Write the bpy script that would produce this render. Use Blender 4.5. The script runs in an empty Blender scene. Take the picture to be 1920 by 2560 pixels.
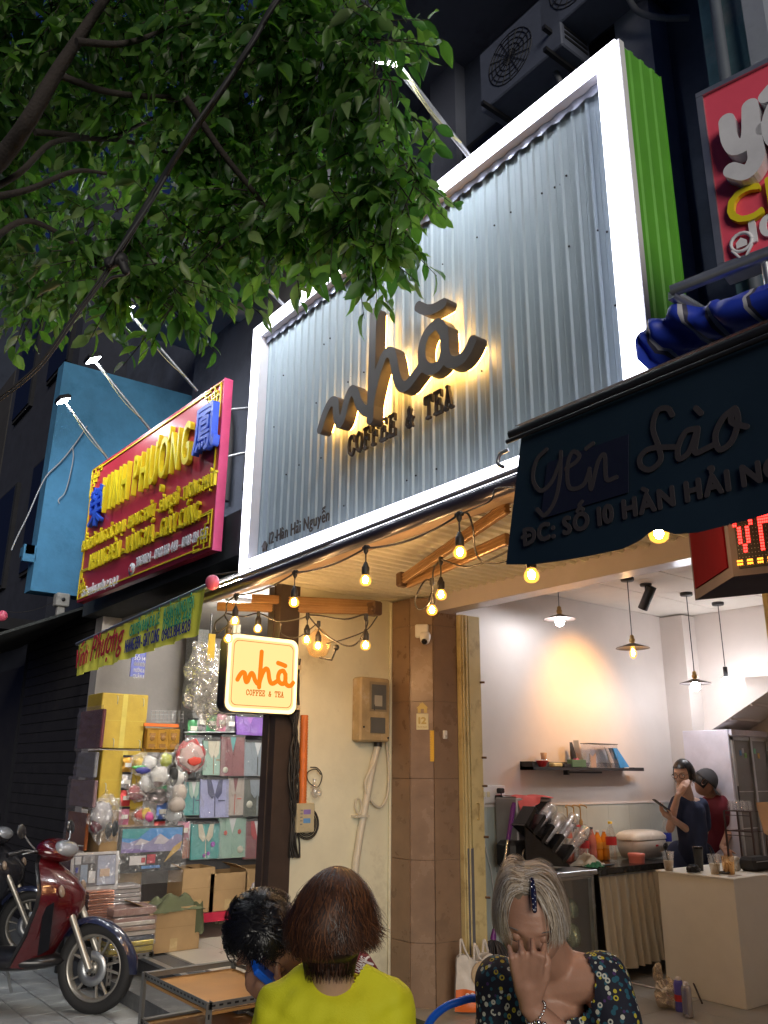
import bpy, math, random, unicodedata
import numpy as np
from mathutils import Vector, Matrix, noise
from mathutils.geometry import delaunay_2d_cdt
R = math.radians
rnd = random.Random(7)
C = bpy.context.scene.collection
sc = bpy.context.scene

# ------------------------------------------------------------------ camera
FPX = 2075.24
CAM = Vector((0, 0, 1.65))
def cam_axes(pitch, roll, yaw):
    p, r, y = R(pitch), R(roll), R(yaw)
    fw = Vector((-math.cos(y)*math.cos(p), math.sin(y)*math.cos(p), math.sin(p)))
    rt = Vector((math.sin(y), math.cos(y), 0)); up = rt.cross(fw)
    return rt*math.cos(r)+up*math.sin(r), up*math.cos(r)-rt*math.sin(r), fw
RT, UP, FW = cam_axes(17.322, .5018, 37.597)
cd = bpy.data.cameras.new('camera'); cam = bpy.data.objects.new('camera', cd); C.objects.link(cam)
cam.matrix_world = Matrix(((RT.x, UP.x, -FW.x, CAM.x), (RT.y, UP.y, -FW.y, CAM.y), (RT.z, UP.z, -FW.z, CAM.z), (0, 0, 0, 1)))
cd.sensor_fit = 'VERTICAL'; cd.sensor_height = 24; cd.lens = 24*FPX/2560; cd.clip_start = .05; cd.clip_end = 500
sc.camera = cam
# ------------------------------------------------------------------ world, sun, exposure
w = bpy.data.worlds.new('World'); sc.world = w; w.use_nodes = True
wn = w.node_tree.nodes; wl = w.node_tree.links; wn.clear()
wo = wn.new('ShaderNodeOutputWorld'); wb = wn.new('ShaderNodeBackground')
wb.inputs[0].default_value = (.045, .09, .34, 1); wb.inputs[1].default_value = .045
wl.new(wb.outputs[0], wo.inputs[0])
sd = bpy.data.lights.new('street_light_glow', 'SUN'); sd.energy = .50; sd.angle = R(30); sd.color = (1, .93, .82)
so = bpy.data.objects.new('street_light_glow', sd); C.objects.link(so)
so.rotation_euler = Vector((-.84, .42, -.20)).to_track_quat('-Z', 'Y').to_euler()
sc.view_settings.view_transform = 'Standard'; sc.view_settings.look = 'None'
sc.view_settings.exposure = 1.8; sc.view_settings.gamma = 1; sc.view_settings.use_curve_mapping = False
sc.render.engine = 'CYCLES'
sc.cycles.use_denoising = True; sc.cycles.max_bounces = 8; sc.cycles.transparent_max_bounces = 16
sc.cycles.sample_clamp_indirect = 4; sc.cycles.caustics_reflective = False; sc.cycles.caustics_refractive = False

# ------------------------------------------------------------------ measuring: a place in the photo (1659 px wide view) on a known wall / floor / height
def ray(x, y): return FW + RT*((x*1.15733-960)/FPX) - UP*((y*1.15733-1280)/FPX)
def at(x, y, ax, val):
    d = ray(x, y); i = 'xyz'.index(ax); return CAM + d*((val-CAM[i])/d[i])
def dist(x, y, D): return CAM + ray(x, y)*D      # D metres along the view axis
def zm(x0, y0, s): return lambda x, y: ((x0+x/s)/1.15733, (y0+y/s)/1.15733)

# ------------------------------------------------------------------ materials
MATS = {}
def mat(name, col, rough=.6, metal=0, emit=0, ecol=None, var=.12, scale=6, bump=.02, trans=0, alpha=1, coat=0, dirt=None, dscale=3, spec=.5, fine=None, sss=0):
    if name in MATS: return MATS[name]
    m = bpy.data.materials.new(name); m.use_nodes = True; n = m.node_tree.nodes; l = m.node_tree.links
    b = n['Principled BSDF']; tc = n.new('ShaderNodeTexCoord'); nz = n.new('ShaderNodeTexNoise')
    nz.inputs['Scale'].default_value = scale; nz.inputs['Detail'].default_value = 6; nz.inputs['Roughness'].default_value = .6
    l.new(tc.outputs['Object'], nz.inputs['Vector'])
    cr = n.new('ShaderNodeValToRGB'); e = cr.color_ramp.elements
    c = Vector(col); e[0].position = .3; e[1].position = .7
    e[0].color = (*(c*(1-var)), 1); e[1].color = (*[min(1, q*(1+var)) for q in c], 1)
    l.new(nz.outputs[0], cr.inputs[0]); out = cr.outputs[0]
    if dirt:
        n2 = n.new('ShaderNodeTexNoise'); n2.inputs['Scale'].default_value = dscale; n2.inputs['Detail'].default_value = 8
        n2.inputs['Roughness'].default_value = .7; l.new(tc.outputs['Object'], n2.inputs['Vector'])
        r2 = n.new('ShaderNodeValToRGB'); r2.color_ramp.elements[0].position = .52; r2.color_ramp.elements[1].position = .72
        l.new(n2.outputs[0], r2.inputs[0]); mx = n.new('ShaderNodeMix'); mx.data_type = 'RGBA'
        l.new(r2.outputs[0], mx.inputs[0]); l.new(out, mx.inputs[6]); mx.inputs[7].default_value = (*dirt, 1); out = mx.outputs[2]
    l.new(out, b.inputs['Base Color'])
    rr = n.new('ShaderNodeMapRange'); rr.inputs[3].default_value = max(0, rough-.08); rr.inputs[4].default_value = min(1, rough+.1)
    l.new(nz.outputs[0], rr.inputs[0]); l.new(rr.outputs[0], b.inputs['Roughness'])
    b.inputs['Metallic'].default_value = metal; b.inputs['Specular IOR Level'].default_value = spec
    if bump:
        n3 = n.new('ShaderNodeTexNoise'); n3.inputs['Scale'].default_value = fine or scale*6; n3.inputs['Detail'].default_value = 5
        l.new(tc.outputs['Object'], n3.inputs['Vector'])
        bp = n.new('ShaderNodeBump'); bp.inputs['Strength'].default_value = min(1, bump*12); bp.inputs['Distance'].default_value = .004
        l.new(n3.outputs[0], bp.inputs['Height']); l.new(bp.outputs[0], b.inputs['Normal'])
    if emit:
        b.inputs['Emission Color'].default_value = (*(ecol or col), 1); b.inputs['Emission Strength'].default_value = emit
    if trans: b.inputs['Transmission Weight'].default_value = trans
    if alpha < 1: b.inputs['Alpha'].default_value = alpha
    if coat: b.inputs['Coat Weight'].default_value = coat; b.inputs['Coat Roughness'].default_value = .08
    if sss: b.inputs['Subsurface Weight'].default_value = sss; b.inputs['Subsurface Radius'].default_value = (.02, .008, .004); b.inputs['Subsurface Scale'].default_value = .5
    MATS[name] = m; return m
def glow(name, col, s):
    if name in MATS: return MATS[name]
    m = bpy.data.materials.new(name); m.use_nodes = True; n = m.node_tree.nodes; n.clear()
    e = n.new('ShaderNodeEmission'); e.inputs[0].default_value = (*col, 1); e.inputs[1].default_value = s
    o = n.new('ShaderNodeOutputMaterial'); m.node_tree.links.new(e.outputs[0], o.inputs[0]); MATS[name] = m; return m
def film(name, tint=(.9, .92, .95), a=.25, rough=.08, bump=.9, scale=14):
    """crinkled clear plastic: mostly see-through with glossy creases"""
    if name in MATS: return MATS[name]
    m = bpy.data.materials.new(name); m.use_nodes = True; n = m.node_tree.nodes; l = m.node_tree.links
    n.remove(n['Principled BSDF']); o = n['Material Output']
    t = n.new('ShaderNodeBsdfTransparent'); g = n.new('ShaderNodeBsdfGlossy'); g.inputs['Roughness'].default_value = rough; g.inputs[0].default_value = (*tint, 1)
    df = n.new('ShaderNodeBsdfDiffuse'); df.inputs[0].default_value = (*tint, 1)
    tc = n.new('ShaderNodeTexCoord'); vz = n.new('ShaderNodeTexNoise'); vz.inputs['Scale'].default_value = scale; vz.inputs['Detail'].default_value = 3
    l.new(tc.outputs['Object'], vz.inputs['Vector'])
    bp = n.new('ShaderNodeBump'); bp.inputs['Strength'].default_value = bump; bp.inputs['Distance'].default_value = .03
    l.new(vz.outputs[0], bp.inputs['Height']); l.new(bp.outputs[0], g.inputs['Normal'])
    m1 = n.new('ShaderNodeMixShader'); m1.inputs[0].default_value = .72; l.new(df.outputs[0], m1.inputs[1]); l.new(g.outputs[0], m1.inputs[2])
    m2 = n.new('ShaderNodeMixShader'); m2.inputs[0].default_value = a; l.new(t.outputs[0], m2.inputs[1]); l.new(m1.outputs[0], m2.inputs[2])
    l.new(m2.outputs[0], o.inputs[0]); MATS[name] = m; return m

# ------------------------------------------------------------------ mesh builder (world coordinates)
class MB:
    def __init__(s): s.v = []; s.f = []; s.sm = []; s.mi = []; s.cur = 0
    def add(s, vs, fs, smooth=False):
        o = len(s.v); s.v += [tuple(v) for v in vs]; s.f += [tuple(i+o for i in f) for f in fs]
        s.sm += [smooth]*len(fs); s.mi += [s.cur]*len(fs); return s
    def quad(s, a, b, c, d): return s.add([a, b, c, d], [(0, 1, 2, 3)])
    def box(s, x0, y0, z0, x1, y1, z1, bev=0):
        return s.obox(Vector(((x0+x1)/2, (y0+y1)/2, (z0+z1)/2)), Vector((1, 0, 0)), Vector((0, 1, 0)), Vector((0, 0, 1)), abs(x1-x0), abs(y1-y0), abs(z1-z0), bev)
    def obox(s, c, ax, ay, az, sx, sy, sz, bev=0):
        c = Vector(c); hx, hy, hz = sx/2, sy/2, sz/2
        if not bev:
            P = [c+ax*(i*hx)+ay*(j*hy)+az*(k*hz) for k in (-1, 1) for i, j in ((-1, -1), (1, -1), (1, 1), (-1, 1))]
            return s.add(P, [(3, 2, 1, 0), (4, 5, 6, 7), (0, 1, 5, 4), (1, 2, 6, 5), (2, 3, 7, 6), (3, 0, 4, 7)])
        b = min(bev, hx*.45, hy*.45, hz*.45); P = []
        for k, q, c2 in ((-hz, b, b*.4), (-hz+b, 0, b), (hz-b, 0, b), (hz, b, b*.4)):
            X, Y = hx-q, hy-q
            for a in ((X, -(Y-c2)), (X, Y-c2), (X-c2, Y), (-(X-c2), Y), (-X, Y-c2), (-X, -(Y-c2)), (-(X-c2), -Y), (X-c2, -Y)):
                P.append(c+ax*a[0]+ay*a[1]+az*k)
        F = [(r*8+i, r*8+(i+1) % 8, r*8+8+(i+1) % 8, r*8+8+i) for r in range(3) for i in range(8)]
        F += [tuple(range(7, -1, -1)), tuple(range(24, 32))]
        return s.add(P, F)
    def tube(s, pts, r, n=8, cap=True, smooth=True):
        pts = [Vector(p) for p in pts]; m = len(pts); rs = r if isinstance(r, (list, tuple)) else [r]*m
        t0 = (pts[1]-pts[0]).normalized(); u = t0.orthogonal().normalized(); V = []
        for i, p in enumerate(pts):
            t = (pts[min(i+1, m-1)]-pts[max(i-1, 0)]).normalized()
            if t.length < .5: t = t0
            u = (u-t*u.dot(t)).normalized(); w2 = t.cross(u)
            V += [p+(u*math.cos(2*math.pi*k/n)+w2*math.sin(2*math.pi*k/n))*rs[i] for k in range(n)]
        F = [(i*n+k, i*n+(k+1) % n, (i+1)*n+(k+1) % n, (i+1)*n+k) for i in range(m-1) for k in range(n)]
        s.add(V, F, smooth)
        if cap: s.add([V[k] for k in range(n)], [tuple(range(n-1, -1, -1))]); s.add([V[(m-1)*n+k] for k in range(n)], [tuple(range(n))])
        return s
    def cyl(s, a, b, r, r2=None, n=16): return s.tube([a, b], [r, r if r2 is None else r2], n)
    def lathe(s, c, prof, n=20, ax=Vector((0, 0, 1)), smooth=True, arc=2*math.pi, start=0):
        c = Vector(c); ax = Vector(ax).normalized(); u = ax.orthogonal().normalized() if abs(ax.z) < .99 else Vector((1, 0, 0)); w2 = ax.cross(u)
        full = arc > 6.2; k2 = n if full else n+1; V = []
        for r, h in prof:
            for k in range(k2):
                a = start+arc*k/n; V.append(c+ax*h+(u*math.cos(a)+w2*math.sin(a))*max(r, 1e-5))
        F = [(i*k2+k, i*k2+(k+1) % k2, (i+1)*k2+(k+1) % k2, (i+1)*k2+k) for i in range(len(prof)-1) for k in range(n)]
        return s.add(V, F, smooth)
    def sphere(s, c, r, n=14, m=9, sc3=(1, 1, 1), rotm=None):
        V = []
        for i in range(m+1):
            th = math.pi*i/m
            for k in range(n):
                a = 2*math.pi*k/n; v = Vector((math.sin(th)*math.cos(a)*sc3[0], math.sin(th)*math.sin(a)*sc3[1], math.cos(th)*sc3[2]))*r
                V.append(Vector(c)+(rotm @ v if rotm else v))
        F = [(i*n+k, (i+1)*n+k, (i+1)*n+(k+1) % n, i*n+(k+1) % n) for i in range(m) for k in range(n)]
        return s.add(V, F, True)
    def prism(s, poly, d, smooth=False):
        """poly: list of 3D points (planar), extruded by vector d"""
        poly = [Vector(p) for p in poly]; n = len(poly); d = Vector(d)
        s.add(poly+[p+d for p in poly], [tuple(range(n-1, -1, -1)), tuple(range(n, 2*n))])
        return s.add(poly+[p+d for p in poly], [(i, (i+1) % n, n+(i+1) % n, n+i) for i in range(n)], smooth)
    def grid(s, fn, nu, nv, smooth=True):
        V = [fn(i/nu, j/nv) for j in range(nv+1) for i in range(nu+1)]
        return s.add(V, [(j*(nu+1)+i, j*(nu+1)+i+1, (j+1)*(nu+1)+i+1, (j+1)*(nu+1)+i) for j in range(nv) for i in range(nu)], smooth)
    def build(s, name, m, parent=None, kind=None, loc=None):
        me = bpy.data.meshes.new(name)
        off = Vector(loc) if loc is not None else (parent_loc(parent) if parent else Vector((0, 0, 0)))
        me.from_pydata([tuple(Vector(v)-off) for v in s.v], [], s.f)
        me.polygons.foreach_set('use_smooth', s.sm); me.polygons.foreach_set('material_index', s.mi)
        for q in (m if isinstance(m, (list, tuple)) else [m]): me.materials.append(q)
        me.update()
        o = bpy.data.objects.new(name, me); C.objects.link(o)
        if parent: o.parent = parent
        if loc is not None and not parent: o.location = loc
        if kind: o['kind'] = kind
        return o
def parent_loc(p):
    v = Vector(p.location)
    while p.parent: p = p.parent; v = v+Vector(p.location)
    return v
def thing(name, label, cat, loc=(0, 0, 0), group=None):
    o = bpy.data.objects.new(name, None); C.objects.link(o); o.location = loc; o.empty_display_size = .1
    return tag(o, label, cat, group)
def tag(o, label, cat, group=None):
    o['label'] = label; o['category'] = cat
    if group: o['group'] = group
    return o
def solo(name, label, cat, mb, m, loc, group=None): return tag(mb.build(name, m, loc=loc), label, cat, group)
def struct(name, mb, m, parent=None): return mb.build(name, m, parent, kind=None if parent else 'structure')
def dup(root, loc, label=None, rotz=None, scale=None):
    r = root.copy(); C.objects.link(r); r.location = loc
    if rotz is not None: r.rotation_euler = (0, 0, rotz)
    if scale: r.scale = scale
    if label: r['label'] = label
    for ch in list(root.children):
        c = ch.copy(); C.objects.link(c); c.parent = r
        for g in list(ch.children):
            d = g.copy(); C.objects.link(d); d.parent = c
    return r
def V3(*a): return Vector(a)
X1, Y1, Z1 = V3(1, 0, 0), V3(0, 1, 0), V3(0, 0, 1)

def spline(pts, k=6):
    pts = [Vector(p) for p in pts]; out = []
    P = [pts[0]*2-pts[1]]+pts+[pts[-1]*2-pts[-2]]
    for i in range(1, len(P)-2):
        a, b, c, d = P[i-1:i+3]
        for j in range(k):
            t = j/k; out.append(.5*((2*b)+(c-a)*t+(2*a-5*b+4*c-d)*t*t+(3*b-a-3*c+d)*t**3))
    return out+[pts[-1]]
def sag(a, b, drop, k=10):
    a, b = Vector(a), Vector(b); return [a.lerp(b, i/k)-Z1*(drop*4*(i/k)*(1-i/k)) for i in range(k+1)]

# ------------------------------------------------------------------ lettering: strokes / glyph shapes -> clean outlines by contouring a field
def contour_mesh(F, x0, y0, h, level):
    """F[y,x] field, returns verts(2D), triangles, boundary edges of region F>level"""
    F = np.pad(F, 1, constant_values=-1e-3 if level > 0 else -9); x0 -= h; y0 -= h
    ny, nx = F.shape; pts = {}; segs = []
    G = F-level
    def pt(k, i, j):
        key = (k, i, j)
        if key not in pts:
            a = G[j, i]; b = G[j, i+1] if k == 0 else G[j+1, i]; t = a/(a-b)
            t = min(.95, max(.05, t))
            pts[key] = (x0+(i+(t if k == 0 else 0))*h, y0+(j+(t if k else 0))*h)
        return key
    S = G > 0
    js, is_ = np.nonzero((S[:-1, :-1] != S[1:, :-1]) | (S[:-1, :-1] != S[:-1, 1:]) | (S[:-1, :-1] != S[1:, 1:]))
    for j, i in zip(js.tolist(), is_.tolist()):
        c = (S[j, i], S[j, i+1], S[j+1, i+1], S[j+1, i]); e = []
        if c[0] != c[1]: e.append(pt(0, i, j))
        if c[1] != c[2]: e.append(pt(1, i+1, j))
        if c[3] != c[2]: e.append(pt(0, i, j+1))
        if c[0] != c[3]: e.append(pt(1, i, j))
        if len(e) == 2: segs.append((e[0], e[1]))
        elif len(e) == 4:
            if c[0]: segs += [(e[0], e[1]), (e[2], e[3])]
            else: segs += [(e[0], e[3]), (e[1], e[2])]
    # link loops
    nb = {}
    for a, b in segs: nb.setdefault(a, []).append(b); nb.setdefault(b, []).append(a)
    loops = []; seen = set()
    for s0 in nb:
        if s0 in seen: continue
        lp = [s0]; seen.add(s0); cur = s0
        while True:
            nx_ = [q for q in nb[cur] if q not in seen]
            if not nx_: break
            cur = nx_[0]; seen.add(cur); lp.append(cur)
        if len(lp) > 3: loops.append([pts[k] for k in lp])
    # simplify
    V = []; E = []
    for lp in loops:
        n = len(lp); keep = []
        def rdp(a, b):
            if b-a < 2: return
            A, B = np.array(lp[a % n]), np.array(lp[b % n]); d = B-A; L = math.hypot(*d)+1e-12
            best, bi = 0, -1
            for k in range(a+1, b):
                p = np.array(lp[k % n])-A; q = abs(d[0]*p[1]-d[1]*p[0])/L if L > 1e-9 else math.hypot(*p)
                if q > best: best, bi = q, k
            if best > h*.14: rdp(a, bi); keep.append(bi); rdp(bi, b)
        keep += [0, n//2]; rdp(0, n//2); rdp(n//2, n); keep = sorted(set(k % n for k in keep))
        if len(keep) < 3: continue
        o = len(V); V += [lp[k] for k in keep]; m = len(keep); E += [(o+i, o+(i+1) % m) for i in range(m)]
    if not V: return [], [], []
    res = delaunay_2d_cdt([Vector(v) for v in V], E, [], 0, 1e-7)
    ov, oe, of = res[0], res[1], res[2]; T = []
    def val(x, y):
        fx = (x-x0)/h; fy = (y-y0)/h; i = int(fx); j = int(fy)
        if i < 0 or j < 0 or i >= nx-1 or j >= ny-1: return -1
        a, b = fx-i, fy-j
        return (G[j, i]*(1-a)+G[j, i+1]*a)*(1-b)+(G[j+1, i]*(1-a)+G[j+1, i+1]*a)*b
    for f in of:
        c = [sum(ov[k][q] for k in f)/len(f) for q in (0, 1)]
        if val(*c) > 0: T.append(tuple(f))
    cnt = {}
    for f in T:
        for a, b in zip(f, f[1:]+f[:1]): cnt[(a, b)] = 1
    B = [(a, b) for (a, b) in cnt if (b, a) not in cnt]
    return [tuple(v) for v in ov], T, B
def stroke_field(strokes, wd, h):
    """strokes: list of (pts, width or None); distance field -> positive inside"""
    P = [p for s_ in strokes for p in s_[0]]
    m = wd*2+3*h; x0 = min(p[0] for p in P)-m; x1 = max(p[0] for p in P)+m; y0 = min(p[1] for p in P)-m; y1 = max(p[1] for p in P)+m
    X, Y = np.meshgrid(np.arange(x0, x1, h), np.arange(y0, y1, h)); F = np.full(X.shape, -9.)
    for s_ in strokes:
        pl = s_[0]; w0 = s_[1] if len(s_) > 1 and s_[1] else wd
        ws = w0 if isinstance(w0, (list, tuple)) else [w0]*len(pl)
        if len(pl) == 1: pl = [pl[0], (pl[0][0]+1e-4, pl[0][1])]; ws = ws*2
        for (a, b, wa, wb) in zip(pl, pl[1:], ws, ws[1:]):
            dx, dy = b[0]-a[0], b[1]-a[1]; L = dx*dx+dy*dy+1e-12
            t = np.clip(((X-a[0])*dx+(Y-a[1])*dy)/L, 0, 1)
            F = np.maximum(F, (wa+(wb-wa)*t)/2-np.hypot(X-a[0]-t*dx, Y-a[1]-t*dy))
    return F, x0, y0
GL = {}
def glyph(ch, bold, hres=.03):
    """outline of one character, diacritics added as strokes. returns verts, tris, border, x0, x1"""
    key = (ch, bold)
    if key in GL: return GL[key]
    dec = unicodedata.normalize('NFD', ch) if ord(ch) < 0x2000 and ord(ch) > 127 and not 0xE00 <= ord(ch) < 0xE80 else ch
    base = dec[0]; marks = dec[1:]; bar = 0
    if base in 'Đđ': bar = 1; base = 'D' if base == 'Đ' else 'd'
    cu = bpy.data.curves.new('g', 'FONT'); cu.body = base; cu.resolution_u = 3; cu.fill_mode = 'FRONT'
    ob = bpy.data.objects.new('g', cu); me = bpy.data.meshes.new_from_object(ob.evaluated_get(bpy.context.evaluated_depsgraph_get()) if False else ob)
    vs = np.array([v.co[:2] for v in me.vertices]) if len(me.vertices) else np.zeros((1, 2))
    m = .25; mt = .75 if marks else .12
    x0, x1, y0, y1 = vs[:, 0].min()-m, vs[:, 0].max()+m, vs[:, 1].min()-(.45 if marks else .12), vs[:, 1].max()+mt
    bx0, bx1, by0, by1 = vs[:, 0].min(), vs[:, 0].max(), vs[:, 1].min(), vs[:, 1].max()
    h = hres/2; X, Y = np.meshgrid(np.arange(x0, x1, h), np.arange(y0, y1, h)); M = np.zeros(X.shape)
    me.calc_loop_triangles()
    for t in me.loop_triangles:
        a, b, c = [vs[i] for i in t.vertices]
        i0 = max(0, int((min(a[0], b[0], c[0])-x0)/h)); i1 = int((max(a[0], b[0], c[0])-x0)/h)+2
        j0 = max(0, int((min(a[1], b[1], c[1])-y0)/h)); j1 = int((max(a[1], b[1], c[1])-y0)/h)+2
        x, y = X[j0:j1, i0:i1], Y[j0:j1, i0:i1]
        def ed(p, q): return (q[0]-p[0])*(y-p[1])-(q[1]-p[1])*(x-p[0])
        e1, e2, e3 = ed(a, b), ed(b, c), ed(c, a); ins = ((e1 >= -1e-9) & (e2 >= -1e-9) & (e3 >= -1e-9)) | ((e1 <= 1e-9) & (e2 <= 1e-9) & (e3 <= 1e-9))
        M[j0:j1, i0:i1] = np.maximum(M[j0:j1, i0:i1], ins)
    cx = (bx0+bx1)/2; ww = (bx1-bx0)
    st = []; top = by1+.10; sw = .075
    if bar: st.append(([(bx0-.1, .36 if base == 'D' else .56), (bx0+ww*.5, .36 if base == 'D' else .56)] if base == 'D' else [(bx1-ww*.6, .58), (bx1+.08, .58)], sw))
    for k in marks:
        o = ord(k)
        if o == 0x302: st.append(([(cx-.15, top), (cx, top+.11), (cx+.15, top)], sw)); top += .2
        elif o == 0x306: st.append(([(cx-.14, top+.1), (cx, top), (cx+.14, top+.1)], sw)); top += .2
        elif o == 0x31b: st.append(([(bx1-.05, by1-.08), (bx1+.05, by1-.04), (bx1+.09, by1+.08)], sw))
        elif o == 0x323: st.append(([(cx, by0-.16)], .12))
    for k in marks:
        o = ord(k)
        if o == 0x300: st.append(([(cx-.13, top+.12), (cx+.04, top)], sw))
        elif o == 0x301: st.append(([(cx-.04, top), (cx+.13, top+.12)], sw))
        elif o == 0x303: st.append(([(cx-.15, top), (cx-.07, top+.07), (cx+.05, top+.03), (cx+.14, top+.1)], sw))
        elif o == 0x309: st.append(([(cx-.07, top+.15), (cx+.04, top+.15), (cx+.05, top+.08), (cx-.02, top)], sw))
    for s_ in st:
        pl = s_[0]; pl = pl if len(pl) > 1 else [pl[0], (pl[0][0]+.001, pl[0][1])]
        for a, b in zip(pl, pl[1:]):
            dx, dy = b[0]-a[0], b[1]-a[1]; t = np.clip(((X-a[0])*dx+(Y-a[1])*dy)/(dx*dx+dy*dy), 0, 1)
            M = np.maximum(M, (np.hypot(X-a[0]-t*dx, Y-a[1]-t*dy) < s_[1]/2)*1.)
    rad = max(1, int(round((.02+abs(bold))/h)))
    ker = np.exp(-np.linspace(-1.7, 1.7, 2*rad+1)**2); ker /= ker.sum()
    A = np.apply_along_axis(lambda q: np.convolve(q, ker, 'same'), 0, M); A = np.apply_along_axis(lambda q: np.convolve(q, ker, 'same'), 1, A)
    lev = .5 if bold == 0 else max(.08, .5-bold*9)
    v, t, b = contour_mesh(A, x0, y0, h, lev)
    bpy.data.objects.remove(ob); bpy.data.curves.remove(cu)
    xs = [q[0] for q in v] or [0, .3]
    GL[key] = (v, t, b, bx0-bold*.5, bx1+bold*.5); return GL[key]
def add_flat(mb, v, t, b, f, depth):
    """extruded flat shape: f maps 2D -> 3D front point, depth is a vector from front to back"""
    F = [f(*p) for p in v]; n = len(F); depth = Vector(depth)
    if depth.length > 0:
        used = sorted({i for e in b for i in e}); mp = {i: k for k, i in enumerate(used)}
        W = [F[i] for i in used]+[F[i]+depth for i in used]; m = len(used)
        mb.add(W, [(mp[a], mp[c], mp[c]+m, mp[a]+m) for a, c in b], False)
    mb.add(F, [q for q in t])
def lay(text, bold, gap=.09, space=.32, shear=0):
    x = 0; out = []
    for ch in text:
        if ch == ' ': x += space; continue
        v, t, b, a0, a1 = glyph(ch, bold)
        out.append((ch, [(p[0]-a0+x+shear*p[1], p[1]) for p in v], t, b)); x += a1-a0+gap
    return out, x-gap
def letters(text, org, ex, ez, w_, h_, depth, m, parent, bold=.02, name='letter', split=False, gap=.09, shear=0, capH=.7, mm=None):
    """text inside a box w_ x h_ (cap height) whose lower-left corner is org; ex, ez unit directions"""
    L, W = lay(text, bold, gap, shear=shear); sx = w_/W; sz = h_/capH; org = Vector(org)
    f = lambda x, y: org+ex*(x*sx)+ez*(y*sz)
    res = []; mb = MB()
    for ch, v, t, b in L:
        add_flat(mb, v, t, b, f, depth)
        if split: res.append(mb.build(name, m, parent)); mb = MB()
    if not split: res.append(mb.build(name, m, parent))
    return res
# ================================================================== SETTING
M = mat
asphalt = M('asphalt', (.045, .046, .05), .85, var=.3, scale=9, bump=.06, fine=160)
concrete = M('concrete', (.22, .22, .215), .85, var=.18, bump=.05, dirt=(.09, .085, .08), fine=60)
cream = M('cream_wall_paint', (.74, .72, .56), .7, var=.05, bump=.02, dirt=(.42, .38, .28), dscale=1.6)
lilac = M('lilac_wall_paint', (.66, .605, .57), .65, var=.04, bump=.012, scale=3)
wains = M('pale_wainscot_tile', (.50, .58, .58), .3, var=.04, bump=.005)
grout = M('grout', (.34, .30, .26), .9, var=.1)
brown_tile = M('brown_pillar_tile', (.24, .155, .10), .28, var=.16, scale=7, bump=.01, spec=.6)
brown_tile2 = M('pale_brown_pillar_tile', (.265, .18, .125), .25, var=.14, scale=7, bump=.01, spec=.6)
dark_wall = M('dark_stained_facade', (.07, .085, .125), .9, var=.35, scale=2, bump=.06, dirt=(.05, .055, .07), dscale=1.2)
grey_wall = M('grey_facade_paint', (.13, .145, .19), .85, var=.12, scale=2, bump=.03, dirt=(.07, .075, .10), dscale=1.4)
blue_wall = M('blue_rough_render', (.07, .25, .45), .85, var=.12, scale=5, bump=.12, fine=22, dirt=(.05, .20, .36), dscale=4)
floor_tile = M('grey_floor_tile', (.33, .33, .31), .32, var=.1, scale=3, bump=.006, dirt=(.24, .24, .22))
beige_tile = M('beige_floor_tile', (.55, .50, .42), .3, var=.08, scale=3, bump=.006)
dark_granite = M('dark_granite', (.10, .10, .105), .5, var=.35, scale=60, bump=.01)
soffit_m = M('cream_soffit_sheet', (.80, .77, .62), .45, var=.06, bump=.01)
ceil_m = M('ceiling_tile_white', (.74, .70, .64), .85, var=.03, bump=.02, fine=200)
ceil_bar = M('ceiling_grid_bar', (.45, .41, .36), .6)
black_m = M('black_metal', (.015, .015, .017), .45, var=.2)
dark_m = M('dark_void_paint', (.02, .021, .026), .9, var=.3)
steel = M('galvanised_steel', (.48, .50, .52), .38, metal=.85, var=.15, bump=.02)
white_p = M('white_powder_coat', (.74, .74, .76), .4, var=.04, bump=.004)
def tiles(mb_fn, rows, name, m, parent): pass

# ground
g = MB(); g.quad((-90, -40, 0), (40, -40, 0), (40, 60, 0), (-90, 60, 0)); struct('ground', g, asphalt)
pv = MB(); pv.box(-30, .9, .004, 3, 3.04, .05); pave = struct('pavement', pv, concrete)
paver = M('pale_paver', (.36, .38, .38), .7, var=.12, scale=4, bump=.04, dirt=(.2, .2, .2))
pm = None
for i in range(16):
    for j in range(9):
        x = -8.3+i*.222+rnd.uniform(-.003, .003); y = .95+j*.222
        if pm is None:
            b = MB(); b.obox((0, 0, 0), X1, Y1, Z1, .214, .214, .02, .004); o = b.build('paver', paver, pave); pm = o
        else: o = pm.copy(); C.objects.link(o); o.parent = pave
        o.location = (x, y, .057+rnd.uniform(0, .003)); o.rotation_euler = (rnd.uniform(-.006, .006), rnd.uniform(-.006, .006), 0)

# ---------------- cafe building
cb = thing('cafe_building', 'shophouse of the coffee shop with brown tiled pillar, cream side wall and open lit room', 'building', (-3.5, 4.1, 0))
b = MB(); b.box(-5.0, 4.25, 0, -1.9, 7.75, .135); fl = b.build('floor', grout, cb)
t0 = None
for i in range(6):
    for j in range(9):
        x0 = -5.0+i*.6; y0 = 3.06+j*.6
        b = MB(); xa, xb, ya, yb = x0+.0015, min(x0+.5985, -1.91), y0+.0015, min(y0+.5985, 7.7)
        if xb-xa < .05 or yb-ya < .05: continue
        b.obox(((xa+xb)/2, (ya+yb)/2, .142), X1, Y1, Z1, xb-xa, yb-ya, .016, .002); b.build('tile', floor_tile, fl)
b = MB(); b.box(-5.0, 3.06, 0, -1.9, 4.25, .134); b.build('threshold', grout, cb)
b = MB(); b.box(-5.12, 4.3, 1.40, -5.0, 7.9, 3.3); b.build('left_wall', lilac, cb)
b = MB(); b.box(-5.12, 4.3, .12, -5.0, 7.9, 1.385); wl_ = b.build('wainscot', grout, cb)
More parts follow.
